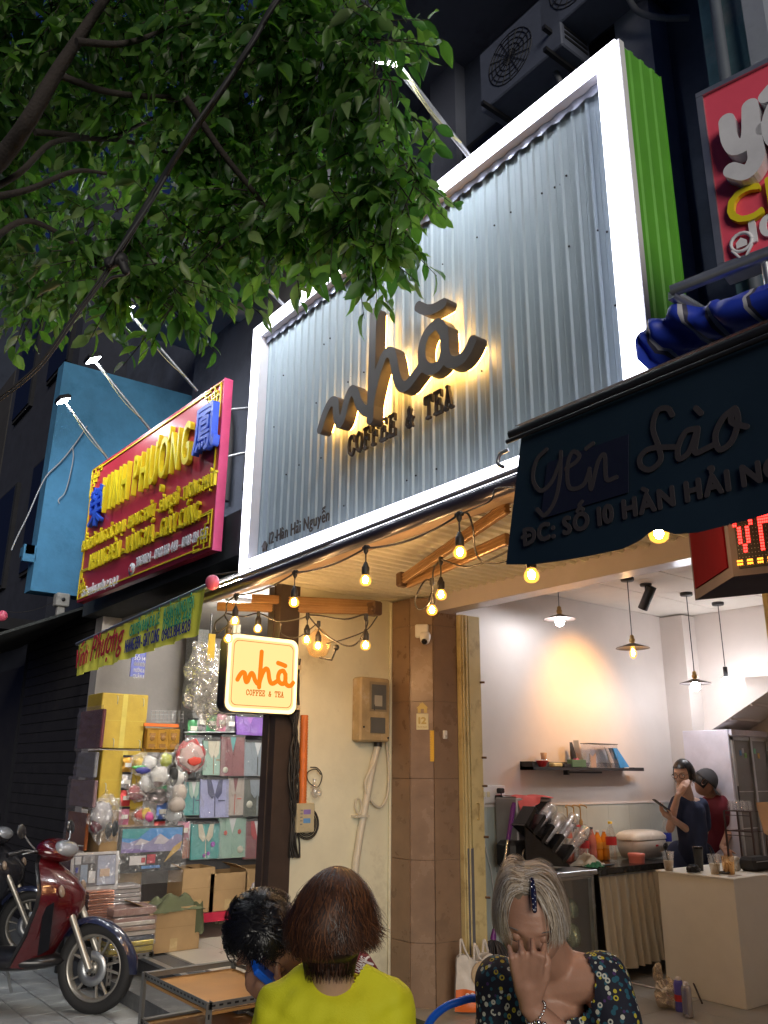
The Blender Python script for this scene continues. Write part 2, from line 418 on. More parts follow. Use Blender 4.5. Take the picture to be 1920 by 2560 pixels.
for j in range(12):
    for k in range(2):
        b = MB(); z0 = .15+k*.62; b.box(-5.0, 4.3+j*.3+.001, z0, -4.992, 4.3+j*.3+.299, z0+.618); b.build('tile', wains, wl_)
b = MB(); b.box(-5.12, 4.3, 1.385, -4.986, 7.9, 1.40, ); b.build('wainscot_trim', white_p, cb)
b = MB(); b.box(-5.12, 7.67, .12, -1.8, 7.8, 3.3); b.build('back_wall', lilac, cb)
b = MB(); b.box(-5.0, 7.45, .14, -4.74, 7.67, 3.18); b.build('corner_column', lilac, cb)
b = MB(); b.box(-1.9, 4.25, .12, -1.78, 7.67, 3.3); b.build('right_wall', lilac, cb)
b = MB(); b.box(-5.0, 4.25, 3.205, -1.9, 7.67, 3.3); cl = b.build('ceiling', ceil_bar, cb)
for i in range(6):
    for j in range(7):
        x0 = -5.0+i*.6; y0 = 7.66-(j+1)*.6; xb = min(x0+.594, -1.91); ya = max(y0+.006, 4.26); yb = y0+.6
        if xb-x0 < .08 or yb-ya < .08: continue
        b = MB(); b.box(x0+.006, ya, 3.198, xb, yb, 3.21); b.build('ceiling_tile', ceil_m, cl)
b = MB(); b.box(-5.05, 4.10, 2.80, -1.7, 4.249, 3.35); b.build('beam', M('lilac_beam_gloss', (.5, .45, .47), .22, var=.05), cb)
# soffit of the porch: ribbed sheet
def ribs(x0, x1, pitch, hgt, top, z, prof):
    xs = []; x = x0
    while x < x1:
        for dx, dz in prof: xs.append((min(x+dx*pitch, x1), dz*hgt))
        x += pitch
    xs.append((x1, 0)); return xs
b = MB(); pr = ribs(-5.2, -1.7, .09, .016, 0, 0, ((0, 0), (.55, 0), (.65, 1), (.9, 1)))
P = [(x, 2.935-h) for x, h in pr]
b.add([(x, y, z) for y in (2.83, 4.1) for x, z in P], [(i, i+1, len(P)+i+1, len(P)+i) for i in range(len(P)-1)]); b.build('soffit', soffit_m, cb)
# cream party wall
b = MB(); b.box(-5.17, 3.13, .05, -5.05, 3.97, 2.93); b.build('side_wall', cream, cb)
b = MB(); b.tube([(-5.035, 3.955, .3), (-5.035, 3.955, 2.9)], .012, 6); b.build('corner_bead', cream, cb)
# pillar core + tiles
pp = [(-5.05, 3.97), (-4.82, 3.97), (-4.70, 4.09), (-4.68, 4.30)]
b = MB(); b.prism([(x+.004, y+.012, .05) for x, y in pp]+[(-5.05, 4.30, .05)], (0, 0, 2.86)); pl = b.build('pillar', M('brown_grout', (.17, .12, .085), .9), cb)
zr = [.05, .54, 1.06, 1.60, 2.14, 2.70, 2.905]
for k, (a, c) in enumerate(zip(pp, pp[1:])):
    a = V3(*a, 0); c = V3(*c, 0); e = (c-a); L = e.length; e.normalize(); nn = V3(e.y, -e.x, 0)
    for z0, z1 in zip(zr, zr[1:]):
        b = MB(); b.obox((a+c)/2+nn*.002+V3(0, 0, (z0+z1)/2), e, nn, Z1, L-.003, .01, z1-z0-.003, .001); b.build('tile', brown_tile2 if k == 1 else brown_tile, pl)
# upper facade above the sign
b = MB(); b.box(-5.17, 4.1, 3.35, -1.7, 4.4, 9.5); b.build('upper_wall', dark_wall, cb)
b = MB()
p0 = at(930, 300, 'y', 3.98); p1 = at(985, 300, 'y', 3.98); b.box(p0.x, 3.98, 3.4, p1.x, 4.1, 9.5); b.build('upper_pilaster', grey_wall, cb)
b = MB(); b.box(-5.17, 3.2, 7.6, -1.7, 4.1, 7.8); b.build('upper_balcony_slab', grey_wall, cb)
p0 = at(1330, 90, 'y', 3.9); p1 = at(1405, 60, 'y', 3.9)
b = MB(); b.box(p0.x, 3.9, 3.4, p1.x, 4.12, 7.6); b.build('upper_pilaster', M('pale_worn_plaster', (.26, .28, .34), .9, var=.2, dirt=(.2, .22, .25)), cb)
# window grille dark above
wn0 = at(600, 560, 'y', 4.08); 
for k in range(2):
    x = -4.55+k*1.25; b = MB(); b.box(x, 4.06, 5.0, x+.9, 4.105, 6.7); wf = b.build('window', dark_m, cb)
    b = MB(); b.box(x+.04, 4.05, 5.05, x+.43, 4.06, 6.65); b.box(x+.47, 4.05, 5.05, x+.86, 4.06, 6.65); b.build('pane', M('night_glass', (.012, .015, .025), .35, spec=.3), wf)

# ---------------- shop 14 building (left)
sb = thing('incense_shop_building', 'grey shophouse of the incense shop with arched balcony wall above the red sign board', 'building', (-6.8, 3.2, 0))
b = MB(); b.box(-8.6, 2.87, .05, -5.17, 8, .285); f2 = b.build('floor', dark_granite, sb)
for i in range(9):
    for j in range(8):
        x0 = -8.6+i*.4; y0 = 3.05+j*.4; xb = min(x0+.398, -5.18)
        if xb-x0 < .05: continue
        b = MB(); b.obox(((x0+xb)/2, y0+.2, .29), X1, Y1, Z1, xb-x0, .398, .014, .002); b.build('tile', beige_tile, f2)
b = MB(); b.box(-8.6, 2.60, .05, -5.2, 2.87, .17); b.build('step', M('worn_dark_step', (.13, .135, .14), .7, var=.2, dirt=(.25, .25, .24), dscale=5), sb)
b = MB(); b.box(-8.6, 2.835, .272, -5.2, 2.885, .293); b.build('step_nosing', steel, sb)
b = MB(); b.box(-5.18, 2.97, .05, -5.045, 3.128, 2.93); b.box(-5.20, 2.96, .05, -5.12, 3.0, 2.94); b.build('dark_post', M('dark_brown_post', (.05, .035, .03), .4, var=.2, bump=.01), sb)
b = MB(); b.box(-5.25, 3.1, .3, -5.17, 8, 3.3); b.build('side_wall', M('grey_beige_wall', (.42, .39, .37), .8, var=.08), sb)
b = MB(); b.box(-8.7, 2.9, .05, -8.5, 8, 3.3); b.build('side_wall', M('grey_beige_wall', (.42, .39, .37)), sb)
b = MB(); b.box(-8.7, 6.2, .05, -5.17, 6.4, 3.3); b.build('back_wall', M('grey_beige_wall', (.42, .39, .37)), sb)
b = MB(); b.box(-8.7, 3.1, 3.05, -5.17, 6.3, 3.15); b.build('ceiling', M('grey_beige_wall', (.42, .39, .37)), sb)
b = MB(); b.box(-8.7, 2.75, 3.15, -5.17, 4.0, 3.5); b.build('lintel', M('black_lintel', (.04, .045, .05), .8, var=.3), sb)
b = MB(); b.box(-8.7, 3.75, 3.5, -5.17, 4.1, 9.5); b.build('upper_wall', grey_wall, sb)
b = MB(); b.box(-8.7, 2.7, 6.55, -5.17, 3.75, 6.75); b.build('balcony_slab', M('grey_lilac_soffit', (.24, .25, .30), .8, var=.08), sb)
b = MB(); b.box(-6.9, 3.69, 3.5, -5.2, 3.749, 6.55); b.build('balcony_wall_panel', M('taupe_wall', (.20, .195, .19), .85, var=.12, dirt=(.12, .12, .12)), sb)
# arched ornament
b = MB()
for cx in (-6.6, -7.9):
    pts = [V3(cx+.42*math.cos(a), 3.68, 5.0+.5*math.sin(a)) for a in [math.pi*k/12 for k in range(13)]]
    b.tube(pts, .05, 8); b.tube([(cx-.42, 3.68, 4.3), (cx-.42, 3.68, 5.0)], .05, 8); b.tube([(cx+.42, 3.68, 4.3), (cx+.42, 3.68, 5.0)], .05, 8)
b.build('arch_moulding', M('dark_moulding', (.1, .1, .11), .7), sb)
# balcony ceiling lamp
lp = at(525, 670, 'z', 6.55)
t = thing('balcony_ceiling_lamp', 'unlit round pale lamp on the grey balcony soffit above the red sign board', 'lamp', lp)
b = MB(); b.lathe(lp, [(.17, 0), (.19, -.02), (.19, -.05), (.16, -.07)], 24); b.build('rim', M('beige_rim', (.4, .34, .27), .5), t)
b = MB(); b.lathe(lp, [(.16, -.055), (.13, -.085), (.06, -.1), (0.001, -.103)], 24); b.build('diffuser', M('opal_glass', (.5, .5, .52), .3), t)
# shop-14 gray entrance pillar, cream frame and striped interior wall seen behind the goods
b = MB(); b.box(-8.30, 3.75, .3, -8.02, 3.9, 3.05); b.build('entrance_pillar', M('speckled_grey_pillar', (.27, .27, .26), .8, var=.35, scale=70), sb)
q0 = at(440, 1500, 'y', 4.0); 
b = MB()
for k in range(4): b.box(-7.72+k*.05, 3.9, .3, -7.69+k*.05, 3.95, 3.05)
b.box(-7.73, 3.93, .3, -7.52, 3.97, 3.05); b.build('door_frame', M('cream_frame', (.55, .52, .38), .5, var=.06), sb)
b = MB()
for k, cx in enumerate((-7.3, -6.95, -6.6, -6.25)): b.box(cx-.09, 6.15, .3, cx+.09, 6.199, 3.0)
b.build('wall_stripe', M('taupe_stripe', (.27, .22, .19), .8), sb)

# ---------------- blue neighbour slab
bt = thing('blue_projecting_house', 'bright blue rendered house side projecting over the pavement left of the red sign', 'building', (-9.4, 3, 0))
b = MB(); b.prism([(-9.0, 2.31, 6.08), (-9.0, 4.2, 6.12), (-9.0, 4.2, 3.42), (-9.0, 2.28, 3.42)], (-.22, 0, 0)); b.build('wall', blue_wall, bt)
b = MB(); b.box(-9.05, 2.16, 3.72, -9.0, 2.29, 3.9); b.box(-9.22, 2.18, 3.8, -9.0, 2.27, 3.9); b.build('ledge', blue_wall, bt)
b = MB(); b.box(-11.6, 3.0, .05, -8.75, 3.3, 3.42); b.build('lower_wall', dark_m, bt)
sh = MB()
for k in range(28): sh.box(-11.4, 2.985, .1+k*.115, -8.85, 3.0, .1+k*.115+.1)
sh.build('roller_shutter', M('dark_shutter', (.03, .028, .03), .6, var=.2), bt)
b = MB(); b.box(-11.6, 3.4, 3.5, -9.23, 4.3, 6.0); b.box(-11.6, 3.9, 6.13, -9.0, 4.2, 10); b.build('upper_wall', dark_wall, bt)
# farther dark houses down the street
def house(x0, x1, h, lab, colr, seed):
    r2 = random.Random(seed); t = thing('shophouse', lab, 'building', ((x0+x1)/2, 3.4, 0), 'dark shophouses farther down the street')
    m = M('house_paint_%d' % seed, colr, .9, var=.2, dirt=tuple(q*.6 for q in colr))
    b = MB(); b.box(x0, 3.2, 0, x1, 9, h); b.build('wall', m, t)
    b = MB(); b.box(x0, 2.3, 3.4, x1, 3.2, 3.55); b.build('canopy', dark_m, t)
    b = MB(); b.box(x0+.2, 3.15, .1, x1-.2, 3.2, 3.0); b.build('shutter', M('dark_shutter', (.03, .028, .03)), t)
    for k in range(int((h-4)/3.2)):
        for q in range(2):
            xx = x0+.6+q*(x1-x0)/2; b = MB(); b.box(xx, 3.14, 4.4+k*3.2, xx+1.1, 3.2, 6.2+k*3.2); wf = b.build('window', dark_m, t)
            b = MB(); b.box(xx+.05, 3.12, 4.45+k*3.2, xx+1.05, 3.14, 6.15+k*3.2); b.build('pane', M('night_glass', (.012, .015, .025), .35, spec=.3), wf)
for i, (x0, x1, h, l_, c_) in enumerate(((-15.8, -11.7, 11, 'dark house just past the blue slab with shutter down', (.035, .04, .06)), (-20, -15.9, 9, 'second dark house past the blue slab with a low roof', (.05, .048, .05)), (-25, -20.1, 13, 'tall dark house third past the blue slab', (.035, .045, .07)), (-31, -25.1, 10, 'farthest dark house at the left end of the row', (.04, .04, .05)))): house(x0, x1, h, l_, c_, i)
# house on the right: shop 10
rb = thing('birds_nest_shop_building', 'dark teal stained shophouse behind the pink sign with a blue striped tarp', 'building', (0, 3.5, 0))
teal_wall = M('teal_stained_wall', (.10, .20, .24), .9, var=.4, scale=2.5, dirt=(.25, .26, .28), dscale=2, bump=.06)
b = MB(); b.box(-1.7, 3.4, 3.3, 3, 3.7, 9.5); b.build('upper_wall', teal_wall, rb)
b = MB(); b.box(-1.72, 3.3, 2.4, 3, 3.4, 3.5); b.build('lintel', dark_wall, rb)
b = MB(); b.box(-1.7, 3.4, 0, -1.55, 7, 3.3); b.build('side_wall', lilac, rb)
b = MB(); b.box(-1.7, 7, 0, 3, 7.2, 3.3); b.build('back_wall', dark_wall, rb)
for k in range(2):
    x = -1.45+k*.42; b = MB(); b.box(x, 3.33, 4.2, x+.1, 3.4, 9.5); b.build('pilaster', M('pale_worn_plaster', (.26, .28, .34)), rb)
b = MB()
for k in range(6): b.box(-1.69, 3.37, 3.55+k*.1, -.6, 3.40, 3.55+k*.1+.09)
b.build('block_course', teal_wall, rb)
# ================================================================== BIG SIGN
led = glow('cool_white_led', (.84, .85, 1.0), 2.8)
SX0, SX1, SZ0, SZ1 = -5.195, -1.77, 2.96, 4.932; SY = 2.70
bs = thing('shop_sign_board', 'large corrugated steel coffee shop sign inside a glowing white frame', 'sign', ((SX0+SX1)/2, 2.8, SZ0))
corr = M('zinc_sheet', (.33, .40, .445), .62, metal=.05, dirt=(.33, .40, .43), dscale=1.3, var=.05, scale=2, bump=.002, fine=30)
PY = SY+.09
b = MB(); pr = ribs(SX0+.06, SX1-.05, .0895, .012, 0, 0, ((0, 0), (.30, 0), (.36, .2), (.42, 0), (.70, 0), (.78, 1), (.88, 1), (.96, 0)))
b.add([(x, PY-h, z) for z in (SZ0+.05, SZ1-.05) for x, h in pr], [(i, i+1, len(pr)+i+1, len(pr)+i) for i in range(len(pr)-1)]); b.build('corrugated_panel', corr, bs)
b = MB(); b.quad((SX0, PY+.03, SZ0), (SX1, PY+.03, SZ0), (SX1, PY+.03, SZ1), (SX0, PY+.03, SZ1)); b.build('backing', black_m, bs)
fw_ = .098
for nm, (x0, z0, x1, z1) in (('led_strip', (SX0, SZ0, SX1, SZ0+fw_)), ('led_strip', (SX0, SZ1-fw_, SX1, SZ1)), ('led_strip', (SX0, SZ0+fw_, SX0+fw_, SZ1-fw_)), ('led_strip', (SX1-fw_-.012, SZ0+fw_, SX1, SZ1-fw_))):
    b = MB(); b.box(x0, SY, z0, x1, SY+.012, z1); b.build(nm, led, bs)
b = MB(); i_ = fw_
b.box(SX0, SY+.013, SZ1-.004, SX1, PY+.03, SZ1); b.box(SX0, SY+.013, SZ0, SX1, PY+.03, SZ0+.004)
b.box(SX0, SY+.013, SZ0, SX0+.004, PY+.03, SZ1); b.box(SX1-.004, SY+.013, SZ0, SX1, PY+.03, SZ1)
b.box(SX0+.005, SY+.013, SZ1-i_, SX1-.005, PY, SZ1-i_+.004); b.box(SX0+.005, SY+.013, SZ0+i_-.004, SX1-.005, PY, SZ0+i_)
b.box(SX0+i_-.004, SY+.013, SZ0+i_, SX0+i_, PY, SZ1-i_); b.box(SX1-i_-.004, SY+.013, SZ0+i_, SX1-i_, PY, SZ1-i_)
b.build('frame_casing', M('lilac_white_casing', (.66, .66, .72), .45, var=.04), bs)
# added scalloped grey strip standing in for the top frame's shadow on the sheet
b = MB(); n_ = 58
b.grid(lambda u, v: V3(SX0+i_+(SX1-SX0-2*i_)*u, PY-.028-.004*math.sin(u*29*2*math.pi), SZ1-i_-.001-v*(.045+.012*math.sin(u*29*2*math.pi))), 29*8, 1); b.build('shade_strip', M('grey_shade_strip', (.30, .32, .38), .4, metal=.5), bs)
# screws
b = MB(); r3 = random.Random(3)
for k in range(46): b.sphere((r3.uniform(SX0+.15, SX1-.15), PY-.004, r3.choice([3.2, 3.62, 4.05, 4.45])+r3.uniform(-.03, .03)), .006, 6, 4)
b.build('rivets', black_m, bs, kind='stuff')
# logo strokes traced on the letter faces
zl = zm(600, 600, 2.212); LY = 2.66
def lg(p):
    q = at(*zl(*p), 'y', LY); return (q.x, q.z)
W0 = .066
logo = [
 ([lg(p) for p in spline2] , None) for spline2 in []]
def sp2(pts, k=5): return [(p.x, p.y) for p in spline([V3(a, b_, 0) for a, b_ in pts], k)]
L_n = [(441, 1044), (468, 960), (500, 897), (528, 900), (530, 960), (545, 1012), (566, 985), (588, 890), (613, 832), (640, 850), (656, 905), (690, 945), (712, 930)]
L_h = [(738, 402), (728, 700), (718, 990)]
L_h2 = [(718, 930), (735, 840), (765, 720), (800, 632), (833, 622), (850, 670), (862, 745), (886, 806), (925, 800), (975, 735), (1010, 690)]
L_a = [(1075, 470), (1030, 520), (1005, 600), (1010, 680), (1050, 715), (1105, 685), (1132, 600), (1125, 510), (1095, 466), (1075, 470)]
L_t = [(1128, 500), (1130, 590), (1145, 660), (1180, 677), (1225, 655), (1262, 605), (1283, 558)]
L_m = [(984, 366), (1018, 384), (1062, 382), (1122, 350)]
LOGO = [(sp2([lg(p) for p in q]), None) for q in (L_n, L_h, L_h2, L_a, L_t)]
ACC = [(sp2([lg(p) for p in L_m]), None)]
lcol = M('dark_bronze_letter', (.045, .032, .022), .5, var=.08, bump=.004)
halo = glow('amber_halo_led', (1.0, .47, .10), 14)
def logo_part(strokes, wd, h, name, m, parent, y, depth):
    F, x0, y0 = stroke_field(strokes, wd, h); v, t, bd = contour_mesh(F, x0, y0, h, 0)
    b = MB(); add_flat(b, v, t, bd, lambda x, z: V3(x, y, z), (0, depth, 0)); return b.build(name, m, parent)
lt = thing('script_logo_lettering', 'dark handwritten word nhà with amber light glowing from behind its letters', 'lettering', (-3.6, LY, 3.7))
lo_ = logo_part(LOGO, W0, .008, 'lettering', lcol, lt, LY, .075); ac_ = logo_part(ACC, W0*.95, .008, 'accent_mark', lcol, lt, LY, .075)
# LED strips on the back of the letters, shining on the sheet
b = MB()
for q, _ in LOGO+ACC:
    for off in (-.02, .02):
        pts = []
        for i, p in enumerate(q):
            a_, c_ = q[max(0, i-1)], q[min(len(q)-1, i+1)]; d_ = V3(c_[0]-a_[0], 0, c_[1]-a_[1]).normalized(); n_ = V3(-d_.z, 0, d_.x)
            pts.append(V3(p[0], LY+.085, p[1])+n_*off)
        b.tube(pts, .006, 5)
b.build('back_light_strip', halo, lt)
# COFFEE & TEA : slab-serif capitals drawn by strokes (unit cell 1 high)
def slab(ch):
    s_ = .16
    G = {'C': [([(.72, .72), (.62, .93), (.38, 1), (.16, .85), (.08, .5), (.16, .15), (.38, 0), (.62, .06), (.76, .26)],), ([(.72, .68), (.72, .98)],)],
     'O': [([(.42, 1), (.68, .85), (.78, .5), (.68, .15), (.42, 0), (.16, .15), (.06, .5), (.16, .85), (.42, 1)],)],
     'F': [([(.2, 0), (.2, 1)],), ([(.04, 1), (.76, 1), (.76, .74)],), ([(.2, .52), (.56, .52)],), ([(.56, .64), (.56, .4)],), ([(.04, 0), (.42, 0)],)],
     'E': [([(.2, 0), (.2, 1)],), ([(.04, 1), (.74, 1), (.74, .76)],), ([(.2, .52), (.54, .52)],), ([(.54, .64), (.54, .4)],), ([(.04, 0), (.78, 0), (.78, .26)],)],
     'T': [([(.42, 0), (.42, 1)],), ([(.04, .72), (.04, 1), (.8, 1), (.8, .72)],), ([(.24, 0), (.6, 0)],)],
     'A': [([(.14, 0), (.42, 1), (.72, 0)],), ([(.24, .34), (.62, .34)],), ([(0, 0), (.28, 0)],), ([(.56, 0), (.86, 0)],), ([(.26, 1), (.46, 1)],)],
     '&': [([(.72, 0), (.3, .6), (.26, .82), (.42, .95), (.56, .82), (.48, .62), (.14, .38), (.08, .16), (.26, 0), (.5, .06), (.66, .3), (.7, .42)],), ([(.56, .42), (.8, .42)],)]}
    return G[ch]
def slab_text(text, org, ex, ez, w_, h_, depth, m, parent, wd=.15, name='letter'):
    n = len(text); adv = 1.0; W = n*adv-.15; org = Vector(org); out = []
    for i, ch in enumerate(text):
        if ch == ' ': continue
        F, x0, y0 = stroke_field([(q[0], None) for q in slab(ch)], wd, .045); v, t, bd = contour_mesh(F, x0, y0, .045, 0)
        b = MB(); add_flat(b, v, t, bd, lambda x, y: org+ex*((x+i*adv)*w_/W)+ez*(y*h_), depth); out.append(b.build(name, m, parent))
    return out
ct = thing('coffee_and_tea_lettering', 'row of small dark slab-serif capitals reading COFFEE & TEA under the glowing logo', 'lettering', (-3.5, 2.68, 3.35))
a_ = at(*zl(592, 1205), 'y', 2.735); c_ = at(*zl(1172, 940), 'y', 2.735)
slab_text('COFFEE & TEA', (a_.x, 2.735, a_.z+.01), X1, Z1, c_.x-a_.x, .125, (0, .018, 0), lcol, ct, wd=.135)
ad = thing('address_lettering', 'dark address line and house icon in the lower left of the sign', 'lettering', (-4.8, 2.8, 3.1))
z5 = zm(500, 1200, 2.212)
a_ = at(*z5(380, 355), 'y', 2.76); c_ = at(*z5(712, 232), 'y', 2.76)
letters('12 Hàn Hải Nguyễn', (a_.x, 2.76, a_.z), X1, Z1, c_.x-a_.x, .085, (0, .006, 0), lcol, ad, .005, split=True, gap=.12)
h0 = at(*z5(354, 368), 'y', 2.76)
b = MB(); s = .032; b.prism([h0+V3(x*s, 0, z*s) for x, z in ((-.8, -1), (-.8, .1), (-1.2, .1), (0, 1.3), (1.2, .1), (.8, .1), (.8, -1), (.25, -1), (.25, -.3), (-.25, -.3), (-.25, -1))], (0, .012, 0)); b.build('house_icon', lcol, ad)
# green side sheet
gs = thing('green_corrugated_side', 'bright green ribbed steel sheet closing the right side of the glowing sign box', 'panel', (SX1, 3.0, SZ0))
gm = M('green_ribbed_sheet', (.12, .40, .04), .4, metal=.1, var=.08, bump=.01)
pr = ribs(SY+.05, 3.05, .085, .007, 0, 0, ((0, 0), (.5, 0), (.62, 1), (.88, 1)))
b = MB(); b.add([(SX1+.004+h, y, z) for z in (SZ0-.06, SZ1-.01) for y, h in pr], [(i, i+1, len(pr)+i+1, len(pr)+i) for i in range(len(pr)-1)]); b.build('ribbed_sheet', gm, gs)
b = MB(); b.box(SX1-.002, SY+.013, SZ0-.05, SX1+.016, SY+.049, SZ1); b.build('edge_trim', white_p, gs)
# --------------- flood lamps
flood_face = glow('flood_led_face', (.93, .96, 1.0), 34)
def flood(x, yb, zb, yt, zt, label, group, target, watts, xt=None):
    xt = x if xt is None else xt
    t = thing('flood_lamp', label, 'lamp', (x, yb, zb), group)
    b = MB(); A_, B_ = V3(x, yb, zb), V3(xt, yt, zt); d = (B_-A_).normalized()
    b.tube([A_-d*.05, B_], .013, 8); b.build('arm', steel, t)
    b = MB(); b.tube([p+V3(.012, 0, 0) for p in sag(A_+d*.1, B_-d*.1, .05, 8)], .004, 5); b.build('cable', M('yellow_grey_cable', (.4, .38, .2), .6), t)
    tg = (Vector(target)-B_).normalized(); ax = tg.cross(X1).normalized(); ay = X1-tg*X1.dot(tg); ay.normalize(); az = tg.cross(ay)
    c = B_+d*.03
    b = MB(); b.obox(c, ay, az, tg, .17, .12, .032, .008); b.build('housing', black_m, t)
    b = MB()
    for k in range(6): b.obox(c-tg*.022+ay*(-.06+k*.024), ay, az, tg, .006, .1, .014)
    b.build('cooling_fins', black_m, t)
    b = MB(); b.obox(c+tg*.0185, ay, az, tg, .14, .09, .004); b.build('lens', flood_face, t)
    ld = bpy.data.lights.new('flood_light', 'AREA'); ld.shape = 'RECTANGLE'; ld.size = .14; ld.size_y = .09; ld.energy = watts; ld.color = (.90, .95, 1.0); ld.spread = R(175)
    lo = bpy.data.objects.new('flood_light', ld); C.objects.link(lo); lo.parent = t; lo.location = (c+tg*.024)-Vector(t.location)
    lo.rotation_euler = tg.to_track_quat('-Z', 'Y').to_euler()
gfl = 'flood lamps on arms over the big sign'
flood(-2.76, 2.72, 4.93, 2.16, 5.28, 'white flood lamp on its arm at the tree edge above the glowing frame', gfl, (-2.9, 2.85, 3.9), 3.6)
q = at(846, 470, 'y', 2.16); flood(q.x, 2.72, 4.93, 2.16, 5.25, 'white flood lamp shining through leaves above the middle of the glowing frame', gfl, (-3.8, 2.85, 3.9), 3.6)
flood(-4.75, 2.72, 4.93, 2.16, 5.25, 'white flood lamp hidden in leaves over the left end of the glowing frame', gfl, (-4.7, 2.85, 3.9), 3.6)

# ================================================================== RED SIGN (shop 14)
rs = thing('red_sign_board', 'red incense shop sign with raised yellow letters, blue characters and gold fretwork corners', 'sign', (-6.9, 2.6, 3.2))
red = M('red_sign_paint', (.46, .03, .05), .33, var=.05, bump=.003, spec=.5)
yel = M('yellow_letter', (.80, .66, .02), .4, var=.05)
blu = M('blue_letter', (.03, .10, .62), .4, var=.05)
# plane slightly turned: through left edge x=-8.45,y=2.6 to right x=-5.42,y=2.64
RA, RB = V3(-8.45, 2.52, 0), V3(-5.40, 2.62, 0); rex = (RB-RA).normalized(); rn = V3(rex.y, -rex.x, 0)  # rn points to street
def ront(x, y, off=0):
    d = ray(x, y); o = RA+rn*off; t = ((o-CAM).dot(rn))/d.dot(rn); p = CAM+d*t; return ((p-o).dot(rex), p.z)
zr3 = zm(100, 850, 3.016)
c4 = [ront(*zr3(*p)) for p in ((1375, 205), (1325, 1515), (265, 2030), (395, 1050))]
u1 = (c4[0][0]+c4[1][0])/2; u0 = (c4[2][0]+c4[3][0])/2; zt_ = (c4[0][1]+c4[3][1])/2; zb_ = (c4[1][1]+c4[2][1])/2
print('red sign', [tuple(round(q, 3) for q in c) for c in c4])
def rp(u, z, off=0): return RA+rex*u+rn*off+Z1*z
b = MB(); b.obox(rp((u0+u1)/2, (zt_+zb_)/2, -.035), rex, rn, Z1, u1-u0, .07, zt_-zb_, .003); b.build('board', red, rs)
b = MB(); b.obox(rp(u1-.001, (zt_+zb_)/2, -.035)+rex*.006, rex, rn, Z1, .012, .075, zt_-zb_+.004); b.build('edge_trim', M('pink_edge_trim', (.68, .08, .2), .35), rs)
b = MB(); wln = .010
def bar(ua, za, ub, zb, th=.012, off=.006):
    a, c = rp(ua, za, off), rp(ub, zb, off); d = (c-a); L = d.length; d.normalize(); b.obox((a+c)/2, d, rn, d.cross(rn), L+th*.0, .010, th)
m_ = .045
for z in (zb_+m_, zb_+.30, zt_-m_): bar(u0+.2, z, u1-.2, z) if z != zb_+.30 else bar(u0+.05, z, u1-.05, z)
bar(u0+.05, zb_+.25, u0+.05, zt_-.3); bar(u1-.05, zb_+.55, u1-.05, zt_-.35)
bar(u0+.05, zb_+.315, u1-.05, zb_+.315, .006)
b.build('gold_border', yel, rs)
def fret(cu, cz, su, sz):
    nb_ = MB(); s = .032
    segs = [((0, 0), (8, 0)), ((0, 0), (0, 9)), ((8, 0), (8, 1.6)), ((6, 1.6), (8, 1.6)), ((6, 1.6), (6, 3.2)), ((3, 3.2), (6, 3.2)), ((1.6, 1.6), (4.4, 1.6)), ((4.4, 1.6), (4.4, 4.6)), ((1.6, 1.6), (1.6, 4.6)), ((1.6, 4.6), (4.4, 4.6)), ((3, 0), (3, 6)), ((0, 3), (3, 3)), ((1.5, 6), (3, 6)), ((1.5, 6), (1.5, 8)), ((0, 9), (1.5, 9))]
    for (x0, z0), (x1, z1) in segs:
        a, c = rp(cu+su*x0*s, cz+sz*z0*s, .007), rp(cu+su*x1*s, cz+sz*z1*s, .007); d = c-a; L = d.length; d.normalize(); nb_.obox((a+c)/2+rn*rnd.uniform(0, .002), d, rn, d.cross(rn), L+.009, .010, .010)
    nb_.build('corner_fretwork', yel, rs)
fret(u0+.03, zb_+.03, 1, 1); fret(u1-.03, zb_+.03, -1, 1); fret(u0+.03, zt_-.03, 1, -1); fret(u1-.03, zt_-.03, -1, -1)
def rtext(text, pa, pb, h_, off, m, name='letter', split=True, bold=.05, **k):
    """pa, pb: lower left / lower right of the line in zoomed view"""
    ua, za = ront(*zr3(*pa), off); ub, zb = ront(*zr3(*pb), off)
    letters(text, rp(ua, (za+zb)/2, off), rex, Z1, ub-ua, h_, -rn*off*.92, m, rs, bold, name, split, **k)
rtext('VINH PHƯỢNG', (440, 1335), (1115, 890), .38, .045, yel, bold=.015, gap=.24)
letters('鳳', rp(*ront(*zr3(1140, 850), .07), .07), rex, Z1, .36, .38, -rn*.055, blu, rs, .02, 'chinese_character', True, capH=.86)
letters('榮', rp(*ront(*zr3(352, 1400), .05), .05), rex, Z1, .34, .38, -rn*.04, blu, rs, .02, 'chinese_character', True, capH=.86)
rtext('ĐỒ THỜ CÚNG CÁC LOẠI - PHONG THỦY - SÀNH SỨ - TƯỢNG PHẬT', (305, 1640), (1320, 1030), .115, .028, yel, bold=.0, gap=.22)
rtext('NHANG ĐÈN - VÀNG MÃ - GIẤY CÚNG', (358, 1760), (1190, 1325), .16, .030, yel, bold=.004, gap=.2)
wht = M('white_letter', (.75, .75, .78), .5)
rtext('39690124 - 0903 168 448 - 0903 814 828', (715, 1735), (1258, 1460), .085, .012, wht, bold=.03)
rtext('14 HÀN HẢI NGUYÊN, P. 16, Q. 11', (303, 1950), (578, 1832), .075, .012, wht, bold=.03)
pc = ront(*zr3(690, 1728), .01); b = MB(); b.lathe(rp(pc[0], pc[1], .002), [(.001, .012), (.055, .012), (.055, 0)], 20, ax=rn); b.build('phone_badge', wht, rs)
